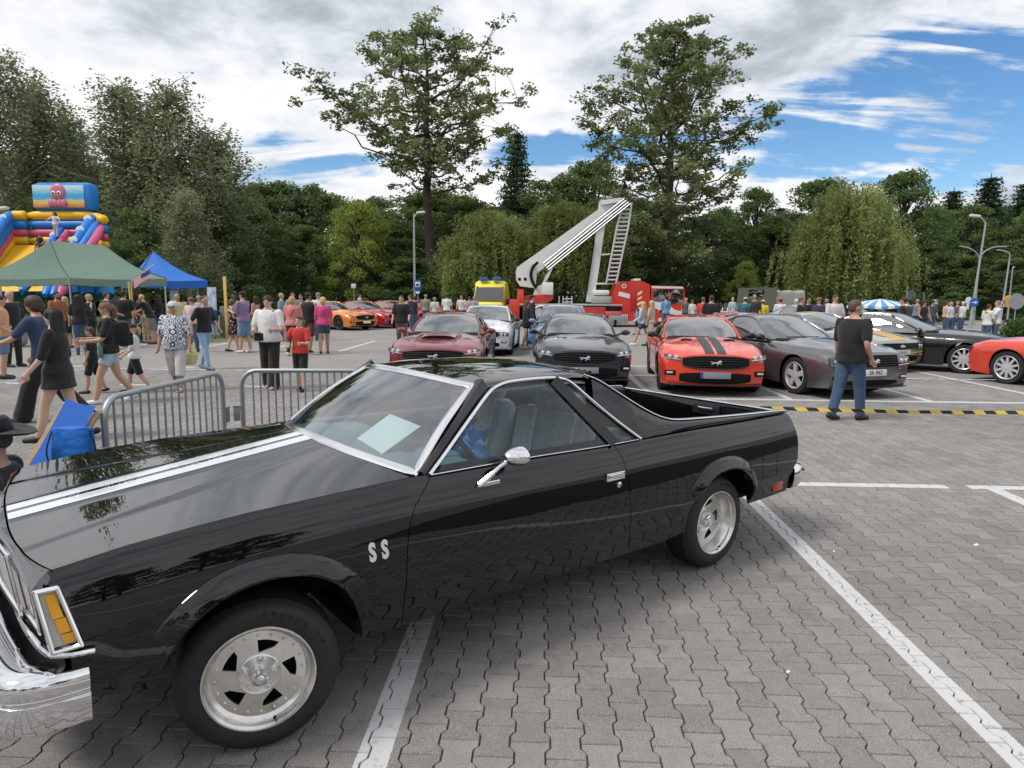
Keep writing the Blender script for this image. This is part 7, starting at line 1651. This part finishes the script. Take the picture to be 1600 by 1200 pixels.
# --- in front
person('heavy man in black t-shirt and blue jeans seen from behind at the striped tape', gp(1323, 656), 32, 1.78, L=(-13, 5), R=(13, 4), LA=(4, 8, 20), RA=(-16, 12, 50, .15), head=-25, top=(K, 'short'), bottom=('jeans', (.045, .085, .16)), hair=('crop', (.10, .07, .05)), w=1.18, belly=.85, shoe=(.015, .015, .015), near=True, long_top=.03)
girl, gi = person('girl with very long black hair and an oversized black t-shirt walking left', (-5.75, 7.75), 195, 1.64, L=(20, 6), R=(-14, 18), LA=(16, 8, 22), RA=(-6, 6, 10), top=(K, 'elbow'), bottom=('shorts', K, .35), hair=('long', BLK, 5.6), skin=M_SKINP, female=True, long_top=.16, w=1.12, shoe=(.02, .02, .02))
person('man with brown fringe, dark blue shirt and wide black trousers, reaching forward', (-6.75, 8.9), 188, 1.80, L=(26, 10), R=(-16, 20), LA=(32, 8, 28), RA=(8, 6, 20), top=((.03, .055, .13), 'short'), bottom=('wide', K), hair=('bob', (.07, .04, .025)), shoe=K, lean=8)
person('bald man in black leather biker suit standing at the left edge', gp(24, 573), -8, 1.80, L=(3, 3), R=(-4, 4), LA=(6, 10, 30), RA=(10, 8, 35), top=((.012, .014, .015), 'long'), bottom=('jeans', (.013, .014, .015)), hair=('bald', None), w=1.18, belly=.25)
lady, _ = person('woman with sunglasses on her head, black top, pale denim shorts and a black backpack', gp(176, 629), 215, 1.67, L=(22, 10), R=(-16, 16), LA=(18, 6, 62, .25), RA=(15, 8, 70, .3), top=(K, 'short'), bottom=('shorts', (.38, .50, .62), .55), hair=('tail', (.20, .12, .06)), female=True, w=1.12, bag=('backpack', K), glasses='head', shoe=(.7, .7, .7))
person('small child in black hidden behind the woman with the denim shorts', gp(148, 614), 200, 1.18, L=(14, 6), R=(-10, 14), top=(K, 'short'), bottom=('shorts', K, 1.0), hair=('short', BRN), shoe=K)
person('girl with black cap, blond ponytail, white t-shirt and black shorts', gp(214, 613), 205, 1.24, L=(-14, 16), R=(18, 6), LA=(10, 8, 40), RA=(20, 5, 40, .2), top=(W_, 'short'), bottom=('shorts', K, 1.0), hair=('tail', (.52, .36, .18)), hat=('cap', K), skin=M_SKINP, female=True, shoe=K)
person('white-haired woman in sunglasses and a navy swirl print blouse, pale trousers', gp(278, 611), -78, 1.64, L=(12, 6), R=(-12, 14), LA=(4, 14, 16), RA=(0, 12, 14), top=(W_, 'elbow'), mesh_top=swirl(), bottom=('capri', (.60, .59, .58), 1.45), hair=('curly', WHT), skin=M_SKINT, female=True, w=1.22, belly=.35, long_top=.06, glasses='eyes', shoe=(.4, .38, .36))
person('man in black t-shirt and light blue jeans with arm stretched out by the blue tent', gp(322, 577), -20, 1.74, L=(-12, 8), R=(16, 6), LA=(10, 8, 20), RA=(-25, 18, 30), top=(K, 'short'), bottom=('slim', LJ), hair=('crop', DBR), shoe=(.12, .16, .3), lean=4)
person('woman in white blouse and wide black trousers with a small black crossbody bag', gp(424, 607), -88, 1.76, L=(12, 6), R=(-6, 8), LA=(12, 12, 75, .45), RA=(12, 12, 70, .45), top=(W_, 'short'), bottom=('wide', (.016, .014, .013)), hair=('tail', DBR), skin=M_SKINP, female=True, w=1.25, belly=.2, bag=('cross_right', K), shoe=(.35, .35, .35))
person('boy in red t-shirt and black shorts holding food to his mouth', gp(471, 611), -95, 1.38, L=(8, 5), R=(-6, 8), LA=(20, 10, 70, .3), RA=(40, 10, 112, .25), top=((.50, .035, .025), 'short'), bottom=('shorts', K, .95), hair=('short', (.12, .07, .035)), skin=M_SKINP, shoe=K)
person('woman in floral black dress talking to the man in lilac', gp(366, 550), 20, 1.60, L=(-10, 8), R=(12, 4), LA=(20, 5, 80, .3), RA=(15, 6, 80, .3), top=(K, 'none'), mesh_top=floral(), bottom=('dress', .58), hair=('bob', (.16, .08, .05)), female=True, bag=('cross_left', (.45, .38, .28)), skin=M_SKINP)
person('man in lilac t-shirt, denim shorts and black cap facing the woman in the floral dress', gp(383, 551), 165, 1.82, L=(6, 4), R=(-6, 5), LA=(18, 6, 85, .3), RA=(16, 8, 80, .3), top=((.24, .17, .30), 'short'), bottom=('shorts', (.14, .24, .38), 1.0), hat=('cap', K), shoe=(.6, .6, .58), w=1.1)
person('blond curly woman in salmon pink top seen from behind, black trousers', gp(459, 555), 95, 1.70, L=(-10, 10), R=(14, 5), LA=(10, 10, 60), RA=(10, 10, 50), top=((.60, .20, .20), 'short'), bottom=('slim', K), hair=('curly', (.46, .30, .14)), female=True, w=1.2, bag=('cross_left', K), shoe=(.6, .6, .6))
person('broad man in black tank top and black cap seen from behind', gp(484, 551), 80, 1.80, L=(4, 4), R=(-8, 6), top=(K, 'none'), bottom=('shorts', (.13, .06, .05), 1.0), hair=('crop', DBR), hat=('cap', K), skin=M_SKINT, w=1.25, belly=.2)
person('woman in bright pink t-shirt and dark denim shorts seen from behind', gp(507, 553), 105, 1.68, L=(-8, 14), R=(10, 4), LA=(4, 8, 20), RA=(6, 8, 25), top=((.60, .06, .22), 'short'), bottom=('shorts', (.03, .06, .12), .62), hair=('bob', (.58, .42, .22)), female=True, skin=M_SKINT, w=1.15, bag=('cross_left', (.05, .04, .05)))
person('long-haired girl in a black hoodie and white shoes by the pale blue car', gp(822, 545), 20, 1.60, L=(8, 4), R=(-8, 6), top=(K, 'long'), bottom=('shorts', K, .4), hair=('long', (.10, .05, .03), 3.8), skin=M_SKINP, female=True, long_top=.10, shoe=(.68, .68, .68))
person('young man in dark cap and black jacket behind the long-haired girl', gp(830, 537), 15, 1.78, L=(4, 3), R=(-4, 4), top=(K, 'long'), bottom=('jeans', (.03, .03, .04)), hat=('cap', (.03, .03, .035)), hair=('short', DBR), skin=M_SKINP)
person('blond girl in pale blue jacket and shorts walking past the fire engine cab', gp(1003, 540), 150, 1.62, L=(24, 6), R=(-20, 22), LA=(8, 10, 50), RA=(10, 8, 40), top=((.50, .56, .66), 'long'), bottom=('shorts', JN, .5), hair=('long', (.55, .40, .22), 3.0), female=True, skin=M_SKINP, shoe=(.68, .68, .68))
person('blond woman in beige top walking beside the girl in the pale blue jacket', gp(1016, 541), 150, 1.64, L=(-14, 16), R=(18, 6), top=((.50, .42, .34), 'short'), bottom=('shorts', (.48, .38, .30), .9), hair=('long', (.50, .36, .20), 2.6), female=True)
person('child in light blue carrying a backpack by the fire engine', gp(995, 523), 160, 1.20, L=(8, 4), R=(-8, 6), top=((.22, .42, .62), 'short'), bottom=('shorts', K, .9), hair=('short', DBR), bag=('backpack', (.10, .25, .50)))
# --- under and round the tents: (px, Y, facing, height, shirt, sleeve, bottom, hair, hat, label, extras)
def row(items, **kw):
    for px, Y, face, h, tc, sl, bt_, hr_, ht, lb, ex in items:
        d = dict(L=(RND.uniform(-4, 6), 3), R=(RND.uniform(-6, 4), 4), LA=(RND.uniform(0, 14), 9, RND.uniform(10, 55)), RA=(RND.uniform(0, 14), 9, RND.uniform(10, 55))); d.update(ex); d.update(kw)
        person(lb, gd(px, Y), face, h, top=(tc, sl), bottom=bt_, hair=hr_, hat=ht, **d)
JT, ST = ('jeans', JN), ('shorts', K, .95)
row([
 (121, 18.4, 130, 1.70, K, 'short', ('slim', JN), ('long', BLK, 3.2), None, 'woman with black hair and black top raising her arm, dark blue jeans', dict(female=True, RA=(60, 25, 70), w=1.1)),
 (138, 20.0, 175, 1.70, K, 'short', ('slim', K), ('bob', BLD), None, 'blond woman all in black under the green tent', dict(female=True, LA=(40, 8, 30))),
 (165, 20.6, 60, 1.78, (.05, .035, .05), 'short', JT, ('crop', BRN), None, 'man in dark plum t-shirt seen from behind under the green tent', dict(w=1.2)),
 (192, 21.2, 100, 1.80, K, 'short', JT, ('short', DBR), ('cap', K), 'man in black t-shirt and black cap seen from behind by the flag', dict(w=1.2)),
 (88, 19.2, -20, 1.78, (.30, .10, .04), 'short', JT, ('short', BLK), None, 'bearded man in a rust coloured shirt behind the brown-haired man', dict(beard=BLK, skin=M_SKINT)),
 (100, 20.5, 190, 1.62, (.08, .06, .05), 'short', ST, ('long', BLD, 2.4), None, 'fair long-haired girl between the bearded man and the woman raising her arm', dict(female=True)),
 (234, 22.4, 190, 1.76, K, 'short', ('shorts', GY, 1.0), ('bald', None), None, 'bald man in black t-shirt and grey shorts leaning forward', dict(lean=22, LA=(25, 8, 20), RA=(20, 8, 25))),
 (224, 22.8, 170, 1.14, (.50, .40, .27), 'short', ('shorts', (.42, .34, .24), .95), ('short', (.22, .14, .07)), None, 'little boy in beige shirt and shorts', dict(skin=M_SKINP)),
 (246, 23.6, 180, 1.68, K, 'short', JT, ('long', DBR, 2.4), None, 'dark-haired woman in black behind the leaning bald man', dict(female=True, glasses='eyes')),
 (214, 23.2, 0, 1.66, (.07, .05, .05), 'short', JT, ('bob', DBR), None, 'woman in brown under the right end of the green tent', dict(female=True, w=1.15)),
 (276, 20.4, -60, 1.74, (.56, .44, .20), 'short', ('shorts', (.25, .2, .12), 1.), ('bald', None), None, 'bald man in pale yellow t-shirt behind the white-haired woman', dict(w=1.2, belly=.3, skin=M_SKINT)),
 (298, 19.6, -90, 1.64, (.60, .48, .50), 'short', JT, ('bob', (.16, .09, .06)), None, 'woman in pale pink top between the yellow t-shirt and the outstretched arm', dict(female=True, glasses='eyes')),
 (310, 24.0, -70, 1.66, (.40, .40, .42), 'short', JT, ('bob', GRY), None, 'grey-haired person at the front of the blue tent', {}),
 (5, 20.5, 30, 1.62, (.66, .66, .68), 'short', ST, ('bob', BLK), None, 'dark-haired woman in white cut by the left edge', dict(female=True, w=1.1)),
 (-2, 13.2, 30, 1.70, (.62, .34, .20), 'short', ('shorts', (.12, .2, .32), .9), ('short', DBR), None, 'person in shorts with bare legs half outside the left edge', {}),
 (347, 26.5, -60, 1.30, (.10, .05, .05), 'none', ST, ('bob', BRN), None, 'seated woman in dark red beside the yellow post', dict(sit=.45, L=(80, 80), R=(80, 80), female=True)),
 (365, 25.5, 170, 1.68, (.62, .62, .62), 'short', JT, ('bob', BRN), None, 'woman in white behind the floral dress', dict(female=True)),
 (399, 24.5, 160, 1.66, (.55, .26, .24), 'none', ('shorts', K, .6), ('long', DBR, 2.6), None, 'long-haired woman in a pink top with a black bag', dict(female=True, bag=('cross_left', K))),
 (439, 24.5, 10, 1.78, (.16, .26, .40), 'short', JT, ('crop', (.40, .33, .25)), None, 'fair-haired man in blue t-shirt behind the woman in white', {}),
 (457, 25.4, -60, 1.80, (.30, .34, .30), 'short', JT, ('short', BRN), None, 'brown-haired man behind the curly blond woman', {}),
 (470, 26.2, -90, 1.74, (.10, .10, .12), 'short', JT, ('short', BLK), None, 'dark-haired man left of the tank top', {}),
 (497, 25.0, -80, 1.80, (.62, .63, .66), 'short', JT, ('short', DBR), ('cap', (.20, .20, .22)), 'man in white t-shirt and grey cap behind the pink t-shirt', {}),
 (627, 20.8, -88, 1.74, K, 'short', ('jeans', (.10, .09, .08)), ('short', DBR), None, 'man in black t-shirt standing beside the maroon coupe', dict(w=1.1)),
 (641, 30.0, 190, 1.74, (.03, .03, .04), 'short', JT, ('short', BRN), None, 'man in dark t-shirt near the bus stop sign, left one of two', {}),
 (648, 30.6, 170, 1.68, (.02, .02, .03), 'long', JT, ('bob', DBR), None, 'person in black near the bus stop sign, right one of two', dict(female=True)),
 (665, 35, 95, 1.74, (.25, .22, .16), 'short', JT, ('short', GRY), ('cap', (.25, .22, .17)), 'man in khaki shirt and cap seen from behind', dict(w=1.1)),
 (679, 35, 90, 1.60, (.52, .50, .46), 'short', JT, ('bob', GRY), None, 'grey-haired woman in cream hands behind her back', dict(female=True, LA=(-20, 4, 30), RA=(-20, 4, 30), w=1.15)),
 (698, 35, 90, 1.78, (.64, .65, .67), 'short', JT, ('short', DBR), None, 'man in white t-shirt seen from behind by the white coupe', {}),
 (721, 37, -90, 1.72, (.60, .56, .58), 'short', JT, ('short', BRN), None, 'man in pale pink shirt behind the white coupe', {}),
 (733, 38, -90, 1.64, (.50, .30, .28), 'short', JT, ('bob', DBR), None, 'woman in coral left of the ambulance', dict(female=True)),
 (741, 37.5, -90, 1.66, (.34, .30, .34), 'short', JT, ('short', GRY), None, 'grey-haired man right next to the ambulance', {}),
 (562, 42, 0, 1.74, (.64, .64, .64), 'short', JT, ('short', DBR), None, 'person in white behind the dark red coupes', {}),
 (1041, 33, 110, 1.78, (.13, .30, .52), 'short', JT, ('short', DBR), None, 'man in blue t-shirt with a dark shoulder strap at the fire engine cab', dict(bag=('cross_left', K))),
 (1072, 36, -90, 1.66, (.10, .10, .11), 'short', JT, ('bob', BLD), None, 'fair woman in black and white right of the fire engine cab', dict(female=True)),
 (1082, 36, -80, 1.58, (.62, .60, .60), 'short', JT, ('bob', BRN), None, 'woman in white right of the fire engine cab', dict(female=True)),
 (1099, 28, 60, 1.74, (.50, .04, .03), 'short', JT, ('short', (.14, .08, .05)), None, 'man in red polo shirt behind the striped red coupe', {}),
 (1112, 23, 90, 1.82, K, 'short', JT, ('short', DBR), None, 'big man in black t-shirt seen from behind next to the red polo', dict(w=1.15)),
 (1145, 37, -60, 1.72, (.45, .50, .56), 'short', JT, ('short', GRY), None, 'grey-haired man in pale blue by the picket fence', {}),
 (1165, 29, 90, 1.74, (.04, .14, .18), 'short', JT, ('short', DBR), ('cap', (.40, .42, .44)), 'man in teal t-shirt and pale cap seen from behind', dict(w=1.35, bag=('cross_left', K))),
 (1179, 29, 60, 1.86, (.03, .03, .035), 'short', JT, ('bald', None), None, 'tall bald man in dark t-shirt beside the teal one', dict(w=1.1, skin=M_SKINT)),
 (1193, 31, 80, 1.62, (.72, .52, .03), 'long', JT, ('short', BRN), ('cap', (.72, .52, .03)), 'person in a bright yellow hooded jacket', {}),
 (1220, 29, 90, 1.72, (.68, .66, .68), 'short', JT, ('short', BRN), ('cap', (.45, .05, .05)), 'man in white t-shirt and red cap seen from behind', {}),
 (1229, 27, -90, 1.18, (.60, .52, .20), 'short', ST, ('short', BLD), None, 'blond small child in yellow among the crowd', {}),
 (1245, 30, -70, 1.68, (.62, .62, .62), 'short', JT, ('bob', WHT), None, 'white-haired person in white behind the men in black', {}),
 (1252, 25, -30, 1.76, (.014, .014, .016), 'long', JT, ('short', (.10, .07, .06)), None, 'man in black leather jacket in the group behind the grey coupe', dict(w=1.2)),
 (1264, 25.5, -90, 1.76, K, 'short', JT, ('short', DBR), None, 'suntanned man in black facing the camera, arms folded', dict(LA=(15, 12, 80, .5), RA=(15, 12, 80, .5), skin=M_SKINT, w=1.1)),
 (1280, 25, -150, 1.76, NAVY, 'short', JT, ('short', DBR), ('cap', (.22, .13, .08)), 'man in navy t-shirt and brown cap in the group behind the grey coupe', dict(w=1.1)),
 (1292, 29, 60, 1.70, (.10, .13, .22), 'short', JT, ('short', GRY), None, 'grey-haired man behind the brown cap', {}),
 (1305, 21.5, -75, 1.86, (.66, .60, .62), 'short', JT, ('short', (.09, .05, .03)), None, 'tall man in white t-shirt looking towards the cars', dict(w=1.25)),
 (1340, 27, 70, 1.70, (.40, .42, .42), 'short', JT, ('short', BRN), None, 'man in pale grey behind the heavy man in black', {}),
 (1374, 31, -90, 1.22, (.30, .12, .10), 'none', JT, ('bob', DBR), None, 'woman in dark red sitting under the parasol', dict(sit=.45, L=(80, 80), R=(80, 80), female=True)),
 (1363, 31.5, 0, 1.22, (.18, .18, .20), 'short', JT, ('short', GRY), None, 'grey-haired man sitting under the parasol', dict(sit=.45, L=(80, 80), R=(80, 80))),
 (1385, 31.5, 180, 1.22, (.12, .20, .24), 'short', JT, ('bob', BRN), None, 'brown-haired person sitting at the right under the parasol', dict(sit=.45, L=(80, 80), R=(80, 80))),
 (1412, 22, 150, 1.80, K, 'short', ('jeans', (.10, .16, .26)), ('short', DBR), None, 'young man in black t-shirt standing behind the black coupe', {}),
 (1421, 27, 120, 1.72, (.05, .05, .06), 'short', JT, ('short', BLK), None, 'dark-haired man in black right behind the young man', {}),
 (1445, 28, -90, 1.68, K, 'none', JT, ('long', DBR, 2.4), None, 'woman in a black strapless top left of the street lamps', dict(female=True, skin=M_SKINT)),
 (1434, 34, 60, 1.70, (.20, .22, .24), 'short', JT, ('short', GRY), None, 'man in grey near the parasol edge', {}),
 (1458, 33, -90, 1.66, (.06, .07, .10), 'short', JT, ('bob', BLK), None, 'woman in dark blue in the crowd left of the lamps', dict(female=True)),
 (1480, 34, 0, 1.60, (.62, .40, .30), 'short', JT, ('short', BRN), None, 'person in orange-pink in the crowd left of the lamps', {}),
 (1487, 33.5, -60, 1.58, (.60, .60, .62), 'short', JT, ('bob', BLD), None, 'blond person in white in the crowd left of the lamps', dict(female=True)),
 (1497, 35, 90, 1.60, (.10, .10, .12), 'short', JT, ('short', GRY), None, 'grey-haired person in black by the lamp foot', {}),
 (1506, 34, 180, 1.60, (.58, .60, .62), 'short', JT, ('short', WHT), None, 'white-haired man in white right by the lamp foot', {}),
 (1546, 25, 20, 1.58, (.66, .66, .62), 'short', JT, ('short', DBR), None, 'dark-haired woman in cream facing the man in white on the right', dict(female=True)),
 (1560, 25, 165, 1.70, (.66, .68, .72), 'short', JT, ('short', (.30, .18, .10)), None, 'man in a white shirt facing the woman in cream on the right', dict(LA=(40, 8, 80, .3))),
 (95, 34.2, -90, 1.30, (.62, .60, .60), 'short', ('slim', (.5, .5, .55)), ('long', DBR, 2.6), None, 'long-haired girl in white climbing on top of the inflatable slide', dict(female=True, LA=(30, 50, 20), RA=(30, 50, 20))),
 (69, 33.0, -90, 1.20, (.02, .02, .02), 'short', ST, ('short', DBR), ('cap', (.25, .03, .04)), 'child in black with a dark red cap sitting on the slide', dict(sit=.3, L=(70, 60), R=(70, 60))),
])
for o in C.objects:
    if o.name.startswith('person') and o.get('label', '').startswith('long-haired girl in white climbing'): o.location.z = hz(95, 372, 34.2)
    if o.name.startswith('person') and o.get('label', '').startswith('child in black with a dark red cap'): o.location.z = hz(69, 388, 33.0) - .15
# man in the wide black hat sitting low beside the bonnet
px_, py_ = gd(-30, 3.72); cm_, ci = person('man in a broad-brimmed black hat and black jacket sitting beside the bonnet', (px_, py_), 205, 1.76, sit=.21, L=(84, 88), R=(84, 88), LA=(20, 10, 40), RA=(25, 10, 50), top=((.016, .018, .020), 'long'), bottom=('jeans', (.02, .02, .022)), hair=('crop', (.10, .08, .07)), hat=('broad', (.012, .013, .014)), w=1.15, nod=8, near=True, belly=.3)
st = empty('stool', (px_, py_, 0), 0, 'low folding stool under the man in the black hat', 'stool'); MB().bbox((0, 0, .13), (.36, .36, .03), .01).build('seat', M_SLING, st)
for a in (-.15, .15):
    for b in (-.15, .15): MB().tube([(a, b, 0), (a * .9, b * .9, .12)], .012, 6).build('leg', M_POLE, st)
# carried things
def held(name, label, cat, p, mb, m): x, y, z = p; o = mb.build(name, m, None); o.location = p; tag(o, label, cat); return o
x, y = gp(297, 606); held('carrier_bag', 'pale yellow-green plastic bag carried by the white-haired woman', 'bag', (x + .02, y, .60), MB().lathe([(0, -.16), (.10, -.16), (.15, -.05), (.13, .12), (.04, .24), (.01, .36)], 14), mat('bag_yellow', (.55, .58, .28), .4, bump=(12, 1., .03)))
x, y = gp(180, 629); held('bottle', 'dark green bottle hanging from the strap of the woman in denim shorts', 'bottle', (x - .02, y - .24, .86), MB().lathe([(0, -.11), (.035, -.11), (.036, .06), (.015, .09), (.015, .12), (0, .12)], 12), mat('bottle_green', (.03, .12, .10), .2, coat=.6))
x, y = gp(154, 629); held('phone', 'dark phone in the hands of the woman with the denim shorts', 'phone', (x + .02, y - .18, 1.08), MB().bbox((0, 0, 0), (.075, .15, .01), .004), M_DARK)
x, y = gd(1352, 26.5); held('balloon', 'green balloon in the crowd behind the heavy man in black', 'balloon', (x, y, hz(1352, 491, 26.5)), MB().lathe([(0, -.15), (.02, -.14), (.10, -.06), (.13, .03), (.10, .12), (0, .16)], 16), mat('balloon_green', (.05, .45, .18), .25, coat=.5))
finish_people()
